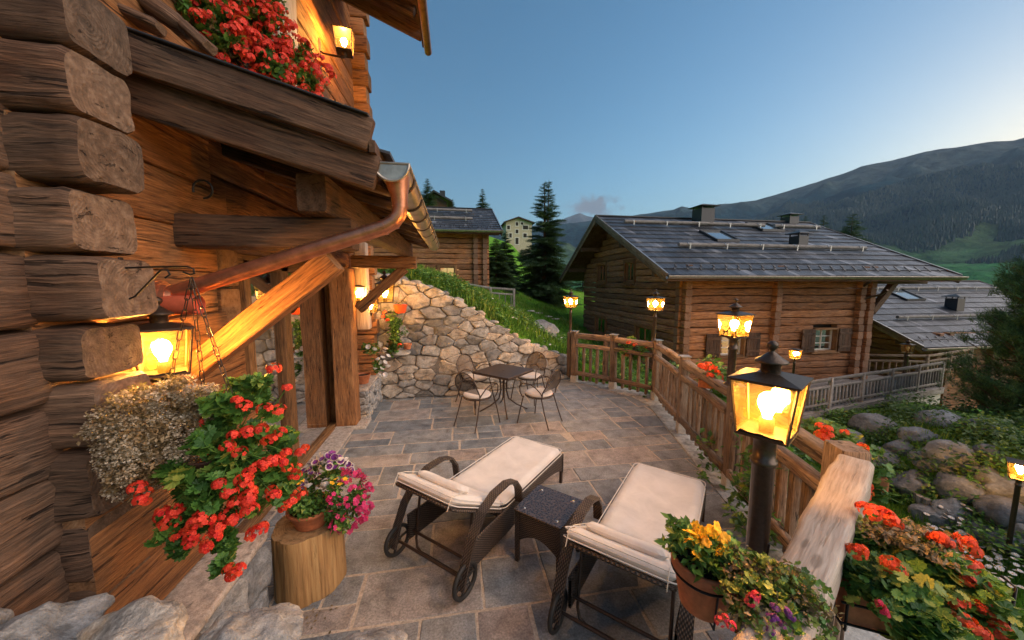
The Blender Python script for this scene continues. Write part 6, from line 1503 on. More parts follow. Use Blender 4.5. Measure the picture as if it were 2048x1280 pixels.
def window(t, c, w_, h, axis='x', lit=None, shutters=False, side=-1, fw=.07, panes=(2, 2), curtain=False, open_=1., matf='door_wood', depth=.08, plain=False):
    """axis 'x': wall runs along x and faces -y; axis 'y': wall runs along y and faces -x"""
    c = Vector(c); U = Vector((1, 0, 0)) if axis == 'x' else Vector((0, 1, 0)); O = Vector((0, -1, 0)) if axis == 'x' else Vector((-1, 0, 0))
    if axis == 'y': c = c+O*.115
    FD = .30 if axis == 'x' else .07
    m = M()
    for s in (1, -1):
        beam(m, c+U*s*(w_/2+fw/2)+Vector((0, 0, -h/2-fw))+O*.03, c+U*s*(w_/2+fw/2)+Vector((0, 0, h/2+fw))+O*.03, fw, FD, up=O, r=.008, nc=2)
        beam(m, c-U*(w_/2)+Vector((0, 0, s*(h/2+fw/2)))+O*.03, c+U*(w_/2)+Vector((0, 0, s*(h/2+fw/2)))+O*.03, FD, fw, r=.008, nc=2)
    f_ = m.build('window', W(matf), t)
    m = M(); q = c-O*(-.0)-O*.05
    m.add([q-U*w_/2+Vector((0, 0, -h/2)), q+U*w_/2+Vector((0, 0, -h/2)), q+U*w_/2+Vector((0, 0, h/2)), q-U*w_/2+Vector((0, 0, h/2))], [(0, 1, 2, 3)], None, 0, .5, False); m.build('pane', MAT['window_glass'], f_)
    m = M(); q = c-O*.035
    for i in range(1, panes[0]): x = -w_/2+w_*i/panes[0]; beam(m, q+U*x+Vector((0, 0, -h/2)), q+U*x+Vector((0, 0, h/2)), .03, .03, up=O, nc=1, end=0)
    for i in range(1, panes[1]): z = -h/2+h*i/panes[1]; beam(m, q-U*w_/2+Vector((0, 0, z)), q+U*w_/2+Vector((0, 0, z)), .03, .03, nc=1, end=0)
    for s in (1, -1): beam(m, q+U*s*(w_/2-.02)+Vector((0, 0, -h/2)), q+U*s*(w_/2-.02)+Vector((0, 0, h/2)), .045, .04, up=O, nc=1, end=0); beam(m, q-U*(w_/2-.02)+Vector((0, 0, s*(h/2-.02))), q+U*(w_/2-.02)+Vector((0, 0, s*(h/2-.02))), .04, .045, nc=1, end=0)
    m.build('sash', MAT['white_paint'] if curtain else W(matf)[0], f_)
    k8, k7 = (.8, .7) if axis == 'x' else (.5, .5); m = M(); q = c-O*(.22 if axis == 'x' else .06); m.add([q-U*w_*k8+Vector((0, 0, -h*k7)), q+U*w_*k8+Vector((0, 0, -h*k7)), q+U*w_*k8+Vector((0, 0, h*k7)), q-U*w_*k8+Vector((0, 0, h*k7))], [(0, 1, 2, 3)], None, 0, .5, False)
    m.build('lit_curtain' if lit else 'interior', MAT[lit] if lit else MAT['dark_interior'], f_)
    if curtain:
        m = M(); q = c-O*.12
        for s in (1, -1):
            V = []; n_ = 26
            for i in range(n_+1): u_ = s*(w_/2-.26*w_*i/n_); V += [q+U*u_+O*.02*math.sin(i*1.5)+Vector((0, 0, -h/2)), q+U*u_*(1.0)+O*.02*math.sin(i*1.5)+Vector((0, 0, h/2))]
            m.add(V, [(2*i, 2*i+2, 2*i+3, 2*i+1) for i in range(n_)], None, 0, .5, True)
        m.build('net_curtain', MAT['curtain'], f_)
    m = M(); beam(m, c-U*(w_/2+.16)+O*.17+Vector((0, 0, -h/2-fw-.02)), c+U*(w_/2+.16)+O*.17+Vector((0, 0, -h/2-fw-.02)), .12, .05, r=.008, nc=2); m.build('sill', W(matf), f_)
    if shutters:
        for s in (1, -1):
            m = M(); o = c+U*s*(w_/2+fw+.31)+O*.20
            for k in range(4): beam(m, o+U*(-.225+.15*k)+Vector((0, 0, -h/2-.04)), o+U*(-.225+.15*k)+Vector((0, 0, h/2+.04)), .145, .035, up=O, r=.004, nc=2)
            for z in (-h*.32, h*.32): beam(m, o-U*.29+O*.03+Vector((0, 0, z)), o+U*.29+O*.03+Vector((0, 0, z)), .03, .09, nc=1, end=0)
            m.build('shutter', W('dark_beam'), f_)
    return f_
def chalet(name, label, wx0, wx1, wy0, wy1, z0, rx0, rx1, ye, ze, yr, zr, ye2=None, win_f=(), win_g=(), posts=(), guards=(), chims=(), lights=(), loc=None, course=.55, logm='chalet_log', shw=.2, right_brace=None, guard_x=None):
    t = thing(name, label, 'chalet', loc or ((wx0+wx1)/2, (wy0+wy1)/2, z0)); ye2 = ye2 if ye2 is not None else 2*yr-ye; sl = (zr-ze)/(yr-ye)
    zroof = lambda y: ze+(y-ye)*sl if y < yr else zr-(y-yr)*(zr-ze)/(ye2-yr)
    m = M(); logwall_x(m, wx0-.25, wx1+.25, wy0, z0, zroof(wy0)-.05, [(a-.07, b+.07, c-.07, d+.07) for a, b, c, d in win_f]); m.build('front_wall', W(logm), t)
    m = M(); 
    def yr_(z): 
        if z < ze: return wy0-.3, wy1+.3
        k = (z-ze)/sl; return max(wy0-.3, ye+k+.25), min(wy1+.3, ye2-(z-ze)/((zr-ze)/(ye2-yr))-.25)
    logwall_y(m, wx0, yr_, z0, zr-.15, [(a-.07, b+.07, c-.07, d+.07) for a, b, c, d in win_g]); m.build('gable_wall', W(logm), t)
    m = M(); logwall_y(m, wx1, yr_, z0, zr-.15, []); m.build('gable_wall', W(logm), t)
    m = M(); box(m, ((wx0+wx1)/2, (wy0+wy1)/2, (z0+ze)/2), (wx1-wx0-.8, wy1-wy0-.8, ze-z0-.3)); m.build('interior_core', MAT['dark_interior'], t)
    for px_ in posts:                                  # ends of the inner cross walls, stacked logs
        m = M(); z = z0
        while z < zroof(wy0)-.1: h = .3; beam(m, (px_, wy0+.1, z+h/2), (px_, wy0-.30-random.uniform(0, .05), z+h/2), .27, h-.01, r=.03, wob=.01, seg=2, nc=2); z += h
        m.build('cross_wall_end', W(logm), t)
    for a, b, c, d in win_f: pass
    rf = M(); roof_side(t, rf, rx0, rx1, ye, ze, yr, zr, shw, course); roof = rf.build('roof', MAT['roof_shingle'], t)
    m = M(); L = math.hypot(yr-ye, zr-ze)
    for s in (0, 1):
        ya, za, yb, zb = (ye, ze, yr, zr) if s == 0 else (ye2, ze, yr, zr)
        m.add([(rx0, ya, za), (rx1, ya, za), (rx1, yb, zb), (rx0, yb, zb), (rx0, ya, za-.04), (rx1, ya, za-.04), (rx1, yb, zb-.04), (rx0, yb, zb-.04)], [(0, 1, 2, 3), (4, 7, 6, 5), (0, 4, 5, 1), (0, 3, 7, 4), (1, 5, 6, 2)], [[(0, 0), (rx1-rx0, 0), (rx1-rx0, L), (0, L)]]*5, 0, .4, False)
    m.build('roof_boards', MAT['old_log'], t)
    m = M()                                            # rafters, purlins, verge boards
    for yy in (wy0, (wy0+yr)/2, yr, (wy1+yr)/2, wy1): beam(m, (rx0+.06, yy, zroof(yy)-.32), (rx1-.06, yy, zroof(yy)-.32), .2, .24, r=.02, seg=6, wob=.01)
    m.build('purlins', W('dark_beam'), t)
    for s, X in ((-1, rx0), (1, rx1)):
        m = M()
        for off, hh in ((-.01, .20), (.17, .16)):
            o_ = X+s*(-.0 if off < 0 else -.03)
            beam(m, (o_, ye-.02, ze-off+.02), (o_, yr, zr-off+.02), .05, hh, r=.008, nc=2, seg=8, wob=.006); beam(m, (o_, ye2+.02, ze-off+.02), (o_, yr, zr-off+.02), .05, hh, r=.008, nc=2, seg=8, wob=.006)
        m.build('verge_board', W('rail_wood' if s < 0 else 'dark_beam'), t)
        m = M(); beam(m, (X, ye-.05, ze+.13), (X, yr, zr+.13), .05, .015, nc=1, end=0); beam(m, (X, ye2, ze+.13), (X, yr, zr+.13), .05, .015, nc=1, end=0); m.build('verge_flashing', MAT['galvanised'], t)
    m = M(); beam(m, (rx0, yr, zr+.10), (rx1, yr, zr+.10), .24, .05, nc=1, end=0); m.build('ridge_cap', MAT['flashing'], t)
    m = M(); K = 13; V = []
    for X in (rx0-.05, rx1+.05):
        for j in range(K): a_ = R(180+180*j/(K-1)); V.append((X, ye-.12+.10*math.cos(a_), ze+.02+.10*math.sin(a_)))
    m.add(V, [(j, j+1, K+j+1, K+j) for j in range(K-1)]+[tuple(range(K)), tuple(range(K, 2*K))[::-1]], None, 0, .5, True); tube(m, [(rx0-.05, ye-.22, ze+.03), (rx1+.05, ye-.22, ze+.03)], .012, 6); m.build('gutter', MAT['zinc'], t)
    m = M(); beam(m, (rx0, ye-.03, ze-.06), (rx1, ye-.03, ze-.06), .04, .17, nc=1, end=0); m.build('eave_board', W('dark_beam'), t)
    dy, dz = (yr-ye)/L, (zr-ze)/L
    for (xa, xb, q) in guards:                         # snow-guard poles held by metal hooks
        o = M(); y, z = ye+(yr-ye)*q, ze+(zr-ze)*q; tube(o, [(xa, y-dz*.22, z+dy*.26), ((xa+xb)/2, y-dz*.22, z+dy*.26+.01), (xb, y-dz*.22, z+dy*.26)], .085, 12); gp = o.build('snow_guard_pole', MAT['grey_rail'], t)
        o = M(); n_ = max(2, int((xb-xa)/1.5))
        for k in range(n_):
            x = xa+.4+(xb-xa-.8)*k/(n_-1); beam(o, (x, y-.28, z+.05), (x, y-.30, z+.28), .05, .02, nc=1, end=0); tube(o, [(x, y-dz*.22+.10*math.cos(R(a)), z+dy*.26+.10*math.sin(R(a))) for a in range(20, 200, 20)], .014, 5)
        o.build('guard_hooks', MAT['galvanised'], gp)
    for (x, q, w_, h) in chims:
        y, z = ye+(yr-ye)*q, ze+(zr-ze)*q; o = M(); box(o, (x, y, z+h/2), (w_, w_, h+.4)); cc = o.build('chimney', MAT['flashing'], t)
        o = M()
        for sx in (-1, 1):
            for sy in (-1, 1): box(o, (x+sx*w_*.45, y+sy*w_*.45, z+h+.25), (.04, .04, .16))
        e = w_*.72; zc = z+h+.33; V = [(x-e, y-e, zc), (x+e, y-e, zc), (x+e, y+e, zc), (x-e, y+e, zc), (x, y, zc+.16), (x-e, y-e, zc-.03), (x+e, y-e, zc-.03), (x+e, y+e, zc-.03), (x-e, y+e, zc-.03)]
        o.add(V, [(0, 1, 4), (1, 2, 4), (2, 3, 4), (3, 0, 4), (5, 8, 7, 6), (0, 5, 6, 1), (1, 6, 7, 2), (2, 7, 8, 3), (3, 8, 5, 0)], None, 0, .5, False); o.build('chimney_cap', MAT['flashing'], cc)
    for (x, q, w_, hh) in lights:                      # roof windows
        o = M(); s0 = q*L; a = Vector((x, ye+dy*s0-dz*.14, ze+dz*s0+dy*.14)); b = Vector((x, ye+dy*(s0+hh)-dz*.14, ze+dz*(s0+hh)+dy*.14))
        for s in (-1, 1): beam(o, a+Vector((s*w_/2, 0, 0)), b+Vector((s*w_/2, 0, 0)), .09, .12, nc=1, end=0)
        beam(o, a-Vector((w_/2, 0, 0)), a+Vector((w_/2, 0, 0)), .09, .12, nc=1, end=0); beam(o, b-Vector((w_/2, 0, 0)), b+Vector((w_/2, 0, 0)), .09, .12, nc=1, end=0); sk = o.build('skylight', MAT['flashing'], t)
        o = M(); o.add([a-Vector((w_/2, 0, 0)), a+Vector((w_/2, 0, 0)), b+Vector((w_/2, 0, 0)), b-Vector((w_/2, 0, 0))], [(0, 1, 2, 3)], None, 0, .5, False); o.build('glass', MAT['skylight_glass'], sk)
    m = M(); rows = 2
    for r_ in range(2):                                # small snow hooks near the eave
        s0 = .35+.28*r_; x = rx0+.5+.2*r_
        while x < rx1-.4:
            c_ = Vector((x, ye+dy*s0-dz*.11, ze+dz*s0+dy*.11)); beam(m, c_, c_+Vector((0, .10, .09)), .05, .03, nc=1, end=0); x += .52
    m.build('snow_hooks', MAT['flashing'], roof)
    return t
random.seed(15)
YW = 12.2
def wf(px0, py0, px1, py1, Y=YW): a = atY(px0, py0, Y); b = atY(px1, py1, Y); return (a.x, b.x, b.z, a.z)
w1 = wf(1437, 668, 1480, 708); w2 = wf(1624, 659, 1662, 699)
GXW = 8.62
def wg(px0, py0, px1, py1, X=GXW): a = atX(px0, py0, X); b = atX(px1, py1, X); return (min(a.y, b.y), max(a.y, b.y), b.z, a.z)
g1, g2, g3, g4 = wg(1256, 526, 1272, 562), wg(1201, 531, 1215, 562), wg(1196, 634, 1214, 668), wg(1278, 652, 1308, 700)
X0r, X1r = 7.27, 20.3
big = chalet('chalet', 'large dark timber chalet with shuttered windows and a grey shingle roof beyond the railing', GXW, 17.0, YW, 22.1, -2.1, X0r, X1r, 11.25, 2.53, 17.75, 5.72, 23.9,
    win_f=(w1, w2), win_g=(g1, g2, g3, g4), posts=(GXW+.0, 12.55, 16.55, 17.0), guards=((9.2, 18.6, .36), (8.2, 16.0, .80), (16.6, 19.4, .80)), chims=((12.9, .88, .75, .62), (15.6, .43, .5, .35), (19., 1.0, .6, .15)), lights=((12.3, .50, 1.15, 1.3), (16.2, .74, 1.3, 1.2)))
for w_, lit in ((w1, None), (w2, None)):
    window(big, ((w_[0]+w_[1])/2, YW, (w_[2]+w_[3])/2), w_[1]-w_[0], w_[3]-w_[2], 'x', 'lit_window' if w_ is w1 else None, True, panes=(2, 3), curtain=True)
for w_, lit in ((g1, None), (g2, None), (g3, 'lit_window'), (g4, 'lit_window')):
    window(big, (GXW, (w_[0]+w_[1])/2, (w_[2]+w_[3])/2), w_[1]-w_[0], w_[3]-w_[2], 'y', lit, False, panes=(2, 1), fw=.16, matf='warm_log')
m = M(); c = atY(1716, 640, YW-.2); tube(m, [(c.x, YW-.2, -1.7), (c.x, YW-.2, 2.1), (c.x-.1, YW-.6, 2.45)], .055, 10); m.build('downpipe', MAT['bronze_metal'], big)
m = M(); a = atY(1742, 625, 12.2); b = atY(1788, 565, 12.2); beam(m, a, b, .22, .24, r=.02, wob=.01); m.build('brace', W('dark_beam'), big)
m = M(); beam(m, (17.0, 12.2, 2.40), (20.1, 12.2, 2.40), .22, .24, r=.02, wob=.01); m.build('bracket_beam', W('dark_beam'), big)
m = M(); 
for s_ in (0,): a = atY(1722, 600, 12.0); b = atY(1760, 590, 11.6); tube(m, [a, atY(1740, 594, 11.8), b, atY(1775, 580, 11.3)], .045, 8)
m.build('gutter_elbow', MAT['bronze_metal'], big)
m = M(); box(m, (12.8, YW+4.8, -2.05), (8.9, 10.3, .5)); m.build('foundation', MAT['concrete'], big)
c2 = chalet('chalet', 'lower timber chalet at the right with a broad shingle roof, partly behind the pine', 24.2, 34, 14.1, 24, -4.4, 21.9, 37, 13.1, -.78, 19.6, 2.41, 26.1,
    guards=((23.4, 36, .33), (22.5, 36, .80)), chims=((29.0, .47, .55, .5), (25.0, .93, .6, .2)), lights=((27.6, .62, 1.4, 1.3),), posts=(24.2, 24.9, 27.9), course=.6)
m = M(); 
w_ = (-.81, -.05, 2.50, 3.24)
c3 = chalet('chalet', 'timber chalet uphill behind the stone wall with one small lit window', -6, 1.74, 20.8, 29, 1.6, -8, 2.66, 19.9, 5.18, 25.3, 7.42, 30.7, win_f=((-.86, -.02, 2.46, 3.24),), posts=(1.2, 1.74),
    guards=((-7, 1.1, .34), (-7, 1.2, .74)), chims=((-2.35, .52, .55, .95),), lights=((-1.35, .50, 1.5, .5),), course=.5)
window(c3, (-.44, 20.8, 2.85), .84, .78, 'x', 'lit_window', False, panes=(2, 2), fw=.14)
m = M(); c = atY(950, 500, 20.6); tube(m, [(c.x, 20.55, 1.8), (c.x, 20.55, 5.0)], .05, 8); m.build('downpipe', MAT['flashing'], c3)
# ---------------------------------------------------------------- distant houses
t = thing('hillside_house', 'tall cream stone house with a low gable roof high on the green hill', 'house', (20, 124, 15))
YH = 124.; a = atY(1012, 492, YH); b = atY(1062, 447, YH); c = atY(1036, 436, YH)
m = M(); x0, x1, zb, ze_, zr_ = a.x, b.x+.3, a.z-3, b.z+.2, c.z
V = []; xm = c.x
for y in (YH, YH+13): V += [(x0, y, zb), (x1, y, zb), (x1, y, ze_), (xm, y, zr_), (x0, y, ze_)]
m.add(V, [(0, 1, 2, 3, 4), (9, 8, 7, 6, 5), (1, 6, 7, 2), (0, 4, 9, 5)], None, 0, .5, False); m.build('wall', MAT['plaster'], t)
m = M(); e = .9
for s, xe in ((-1, x0-e), (1, x1+e)):
    zz_ = zr_+.35-(abs(xe-xm))*(zr_-ze_)/(x1-xm if s > 0 else xm-x0)
    m.add([(xm, YH-1.2, zr_+.35), (xm, YH+13.8, zr_+.35), (xe, YH+13.8, zz_), (xe, YH-1.2, zz_), (xm, YH-1.2, zr_-.05), (xm, YH+13.8, zr_-.05), (xe, YH+13.8, zz_-.4), (xe, YH-1.2, zz_-.4)], [(0, 1, 2, 3), (4, 7, 6, 5), (0, 3, 7, 4), (3, 2, 6, 7), (1, 5, 6, 2)], None, 0, .4, False)
rf = m.build('roof', MAT['dark_beam'], t)
m = M(); box(m, (xm+1, YH+5, zr_+.4), (.7, .7, 1.6)); m.build('chimney', MAT['plaster'], rf)
for (px_, py_, ww, hh) in ((1017, 455, 1.0, 1.3), (1034, 448, .9, 1.2), (1051, 455, 1.8, 1.3), (1021, 471, .9, 1.5), (1034, 463, 1.0, 1.3), (1050, 471, 1.2, 1.4), (1034, 482, 1.1, 2.2), (1044, 447, .9, .8)):
    c = atY(px_, py_, YH-.02); m = M(); box(m, (c.x, YH-.02, c.z), (ww+.5, .10, hh+.5)); f_ = m.build('window', MAT['white_paint'], t); m = M(); box(m, (c.x, YH-.06, c.z), (ww, .10, hh)); m.build('pane', MAT['dark_interior'], f_)
t = thing('hillside_house', 'dark gabled house roof peeking over the ridge of the uphill chalet at the left', 'house', (-8, 60, 9))
a, b, c = atY(836, 408, 52.), atY(905, 404, 52.), atY(868, 383, 52.); m = M()
V = []; 
for y in (52., 62.): V += [(a.x+.8, y, 6), (b.x-.8, y, 6), (b.x-.8, y, b.z), (c.x, y, c.z-.2), (a.x+.8, y, a.z)]
m.add(V, [(0, 1, 2, 3, 4), (1, 6, 7, 2), (0, 4, 9, 5)], None, 0, .5, False); m.build('wall', MAT['door_wood'], t)
m = M()
for q in (a, b): m.add([(c.x, 51, c.z), (c.x, 63, c.z), (q.x, 63, q.z), (q.x, 51, q.z), (c.x, 51, c.z-.25), (c.x, 63, c.z-.25), (q.x, 63, q.z-.25), (q.x, 51, q.z-.25)], [(0, 1, 2, 3), (4, 7, 6, 5), (0, 3, 7, 4), (3, 2, 6, 7)], None, 0, .4, False)
rf = m.build('roof', MAT['flashing'], t)
m = M(); q = atY(893, 388, 56); box(m, (q.x-.6, 56, q.z-.6), (.8, .8, 2.0)); m.build('chimney', MAT['flashing'], rf)
# ---------------------------------------------------------------- deck of the large chalet with its fence
random.seed(5)
dk = thing('deck', 'grey timber deck on a concrete footing in front of the large chalet', 'deck', (15, 10, -1.7))
DA, DB, DC = Vector((10.2, 8.85, 0)), Vector((18.7, 10.45, 0)), Vector((19.2, 12.0, 0)); dz_ = -1.72
m = M(); d_ = (DB-DA).normalized(); n_ = Vector((-d_.y, d_.x, 0)); y = 0
while y < 2.9: beam(m, DA+n_*y+Vector((0, 0, dz_-.02)), DB+n_*y+Vector((0, 0, dz_-.02)), .145, .04, r=.004, nc=2); y += .15
m.build('deck_boards', W('grey_rail'), dk)
m = M(); beam(m, DA+Vector((0, 0, dz_-.14))-n_*.02, DB+Vector((0, 0, dz_-.14))-n_*.02, .07, .20, r=.01, nc=2, seg=10, wob=.008); m.build('edge_board', W('grey_rail'), dk)
m = M(); beam(m, DA+Vector((0, 0, dz_-.45))+n_*.12, DB+Vector((0, 0, dz_-.45))+n_*.12, .2, .46, r=.01, nc=2); m.build('footing', MAT['concrete'], dk)
def fence(name, label, pts, z, H, mat, sp=1.75, bal=.17, cat='fence', ww=.11):
    t = thing(name, label, cat, (pts[0][0], pts[0][1], z))
    for a, b in zip(pts[:-1], pts[1:]):
        za, zb = (a[2] if len(a) > 2 else z), (b[2] if len(b) > 2 else z); a = Vector((a[0], a[1], za)); b = Vector((b[0], b[1], zb)); L = (b-a).length; d = (b-a).normalized(); n = max(1, int(round(L/sp)))
        for k in range(n+1):
            c = a+(b-a)*k/n; m = M(); beam(m, c, c+Vector((0, 0, H+.03)), ww, ww, up=(d.x, d.y, 0), r=.012, nc=2, seg=4, wob=.008); m.build('post', W(mat), t)
        for zz, hh, nm in ((H-.02, .10, 'top_rail'), (H-.26, .09, 'middle_rail'), (.17, .09, 'bottom_rail')):
            m = M(); beam(m, a+Vector((0, 0, zz)), b+Vector((0, 0, zz)), .07, hh, r=.012, nc=2, seg=max(2, int(L/.6)), wob=.012); m.build(nm, W(mat), t)
        nb = int(L/bal)
        for k in range(nb):
            c = a+(b-a)*(k+.5)/nb; 
            m = M(); beam(m, c+Vector((0, 0, .06)), c+Vector((0, 0, H-.24)), .065, .045, up=(d.x, d.y, 0), r=.008, nc=2, seg=2, wob=.006); m.build('baluster', W(mat), t)
    return t
fence('deck_fence', 'grey timber baluster fence along the front edge of the deck', [(10.2, 8.9), (18.65, 10.5)], dz_, .98, 'grey_rail', 1.7, .19)
fence('deck_fence', 'brown timber fence along the back of the deck below the dark roof', [(17.6, 12.3), (19.9, 11.7), (24.0, 12.6)], dz_, .95, 'rail_wood', 2.1, .25)
fence('hill_fence', 'short grey timber fence on the grass beside the uphill chalet', [(.2, 17.6, 1.35), (1.70, 17, 1.1), (2.85, 17, 1.02)], 1.1, 1.0, 'grey_rail', 1.2, .24)
post_lantern(*(lambda c: (c.x, c.y, c.z))(atY(1590, 708, 8.3)), -1.9, 'small lit lantern on a slim pole before the large chalet, between its two shuttered windows', .26, .4, .03, deco=False, chim=False, group='small post lanterns in the garden')
post_lantern(*(lambda c: (c.x, c.y, c.z))(atY(1815, 697, 11.6)), -1.7, 'unlit post lantern above the far deck fence', .36, .2, .07, lit=False, deco=False, group='small post lanterns in the garden')
post_lantern(*(lambda c: (c.x, c.y, c.z))(atY(2041, 941, 4.4)), -2.6, 'lit garden lantern cut by the right edge of the picture, above the boulder bank', .30, .5, .035, deco=False, chim=False, group='small post lanterns in the garden')
c = atY(990, 563, 30); post_lantern(c.x, c.y, c.z, c.z-1.2, 'tiny glowing lantern on the hillside beside the dark trees', .30, .2, .04, deco=False, chim=False, group='small post lanterns in the garden')
# stepping stones on the lawn
for k, (x, y, lab) in enumerate(((1075, 627, 'second pale stepping stone from the left in the lawn below the spruce'), (1095, 634, 'middle one of the pale stepping stones crossing the lawn'), (1108, 639, 'fourth pale stepping stone, second nearest to the far railing lantern'), (1125, 640, 'flat pale stepping stone closest to the far railing lantern'), (1060, 623, 'leftmost flat stepping stone, farthest from the far railing lantern'))):
    c = ground_at(x, y, 9, 60); m = M(); rock(m, c+Vector((0, 0, .03)), (.32, .25, .05), 300+k, .9, 0, 2, .1); o = m.build('stepping_stone', MAT['kerb_stone'], label=lab, cat='stepping stone', group='stepping stones across the lawn')
c = ground_at(1088, 672, 8.5, 40); m = M(); rock(m, c+Vector((0, 0, .12)), (.42, .5, .38), 91, .75, 0, 4, .12); m.build('boulder', MAT['boulder'], label='smooth grey boulder lying in the grass above the end of the stone wall', cat='boulder')
# ---------------------------------------------------------------- boulder bank
bw = thing('boulder_bank', 'planted bank of large grey boulders below the deck', 'boulder wall', (11.5, 6.5, -2))
g = np.random.default_rng(70)
for k, (x, y, r_) in enumerate(((1755, 862, 34), (1836, 880, 26), (1880, 852, 30), (1762, 925, 30), (1914, 925, 38), (1965, 868, 28), (1827, 975, 34), (1925, 984, 32), (1909, 1030, 28), (2008, 1033, 32), (1983, 915, 22), (1692, 880, 28), (2025, 990, 26), (1950, 955, 22), (2018, 1092, 30), (1857, 925, 24), (1862, 1035, 24), (1800, 900, 20), (1985, 965, 24), (2040, 1060, 24), (1640, 850, 22), (1725, 945, 18), (1960, 1075, 26), (1880, 1090, 22))):
    c = ground_at(x, y, 5, 40); dd = (c-Vector((0, 0, EYE))).length; s_ = r_*dd/700*.79
    m = M(); rock(m, c+Vector((0, 0, s_*.05)), (s_*1.05, s_*.9, s_*.78), 400+k, g.uniform(0, 1), 0, 4, .22, rz=g.uniform(0, 3)); m.build('boulder', MAT['boulder'], bw)
# log palisade edging the lower lawn
t = thing('palisade_edging', 'row of short dark wooden stakes edging the foot of the boulder bank', 'edging', (10.3, 6, -2.8)); m = M(); g = np.random.default_rng(3)
pts = [ground_at(x, y, 4, 30) for x, y in ((1728, 955), (1790, 985), (1850, 1022), (1900, 1052), (1960, 1085), (2030, 1120))]; SS = np.concatenate([[0], np.cumsum([(pts[i+1]-pts[i]).length for i in range(len(pts)-1)])]); s = 0
while s < SS[-1]:
    q = Vector([float(np.interp(s, SS, [p[i] for p in pts])) for i in range(3)]); tube(m, [q-Vector((0, 0, .1)), q+Vector((g.normal()*.01, g.normal()*.01, .26+g.uniform(-.04, .04)))], .062, 8, tint=g.uniform(0, 1)); s += .128
m.build('stakes', MAT['grey_rail'], t)
# ---------------------------------------------------------------- trees
sp = Vector((5.75, 25.6, .9)); c = atY(1087, 604, 27.2)
spruce('spruce', (c.x, 27.2, c.z-.1), 9.4, 2.6, 'tall spruce with a forked top standing on the lawn between the two chalets', seed=5, twin=True, dens=1.9, nw=56)
for (px_, pyb, pyt, Y_, Rr, lab, sd) in ((992, 585, 478, 25.5, 1.25, 'dark spruce close to the right corner of the uphill chalet', 11), (1012, 578, 462, 29., 1.15, 'dark spruce just left of the tall forked spruce, with the cream house above it', 12)):
    b_ = atY(px_, pyb, Y_); t_ = atY(px_, pyt, Y_); spruce('spruce', tuple(b_), (t_-b_).length, Rr*1.35, lab, seed=sd, dens=2.4, nw=40)
for (px_, pyb, pyt, Y_, Rr, lab, sd) in ((965, 425, 377, 60, 1.6, 'small lone conifer rising above the right end of the uphill roof', 21), (856, 410, 357, 48, 1.6, 'conifer above the dark gabled roof at the left', 22), (906, 425, 398, 62, .9, 'tiny conifer tip just above the middle of the uphill roof', 23), (1012, 520, 490, 110, 3., 'dark bush in front of the cream house', 24), (1044, 524, 498, 105, 2.6, 'rounded bush on the hillside below the cream house', 26)):
    b_ = atY(px_, pyb, Y_); t_ = atY(px_, pyt, Y_); spruce('conifer', tuple(b_), (t_-b_).length, Rr, lab, 'conifer', seed=sd, nw=22, dens=.7)
for (px_, pyb, pyt, Y_, Rr, lab, sd) in ((1697, 520, 428, 34, 2.6, 'broad dark pine rising behind the right end of the large chalet roof', 31), (1642, 500, 430, 38, 1.5, 'narrow conifer behind the ridge of the large chalet', 32), (1606, 490, 432, 42, 1.4, 'conifer tip farthest left behind the ridge of the large chalet', 33), (1165, 600, 490, 33, 1.6, 'dark conifer half hidden by the left eave of the large chalet', 34)):
    b_ = atY(px_, pyb, Y_); t_ = atY(px_, pyt, Y_); spruce('conifer', tuple(b_), (t_-b_).length, Rr, lab, 'conifer', seed=sd, nw=24, dens=.8)
c = atY(2085, 880, 7.4); bushy_pine('pine_tree', tuple(c), 6.4, 2.05, 'bushy dark green pine leaning into the right edge in front of the lower chalet', seed=8, n_br=230, ln=.27)
# ---------------------------------------------------------------- grass, ground cover, daisies
BL = (np.array([(-.045, 0, 0), (.045, 0, 0), (.03, .0, .55), (.0, .12, 1.), (-.03, 0, .55)]), [(0, 1, 2, 3, 4)])
def blades(P, h, g):
    n = len(P); a = g.uniform(0, 6.28, n); lean = g.normal(0, .28, (n, 2)); z = np.stack([lean[:, 0], lean[:, 1], np.ones(n)], 1); z /= np.linalg.norm(z, axis=1)[:, None]
    x = np.stack([np.cos(a), np.sin(a), np.zeros(n)], 1); y = np.cross(z, x); y /= np.linalg.norm(y, axis=1)[:, None]; x = np.cross(y, z); return np.stack([x, y, z], 1)
def grass_patch(name, X0, X1, Y0, Y1, n, h, label, seed, ok=None, tl=.5):
    g = np.random.default_rng(seed); x = g.uniform(X0, X1, n); y = g.uniform(Y0, Y1, n); k = np.ones(n, bool) if ok is None else ok(x, y); x, y = x[k], y[k]; z = hz(x, y)
    cl = np.array([mnoise.noise(Vector((a*.9, b*.9, seed))) for a, b in zip(x, y)]); P = np.stack([x, y, z-.01], 1); hh = h*g.uniform(.45, 1.2, len(x))*(1+.8*cl)
    m = M(); scatter(m, BL[0]*[tl, 1, 1], BL[1], P, np.maximum(hh, .02), blades(P, hh, g), 0, np.clip(g.uniform(.1, .9, len(x))+cl*.5, 0, 1)); m.build(name, MAT['grass'], label=label, cat='grass', kind='stuff')
def okh(x, y): return (y > wall_y(x)+.22) & (x < 3.4+(y-8)*.3)
grass_patch('tall_grass', -2.6, 4.0, 7.5, 13, 26000, .26, 'tall wild grass growing on the slope above the stone wall', 1, okh, .35)
grass_patch('meadow_grass', -3, 8, 12.5, 25, 26000, .20, 'short green meadow grass on the slope up to the chalets', 2, lambda x, y: ~((x > 8.3) | ((y > 20.4) & (x < 2))), .8)
grass_patch('bank_grass', 9.8, 16, 2, 9.2, 16000, .24, 'long grass tufts on the boulder bank', 12, None, .35)
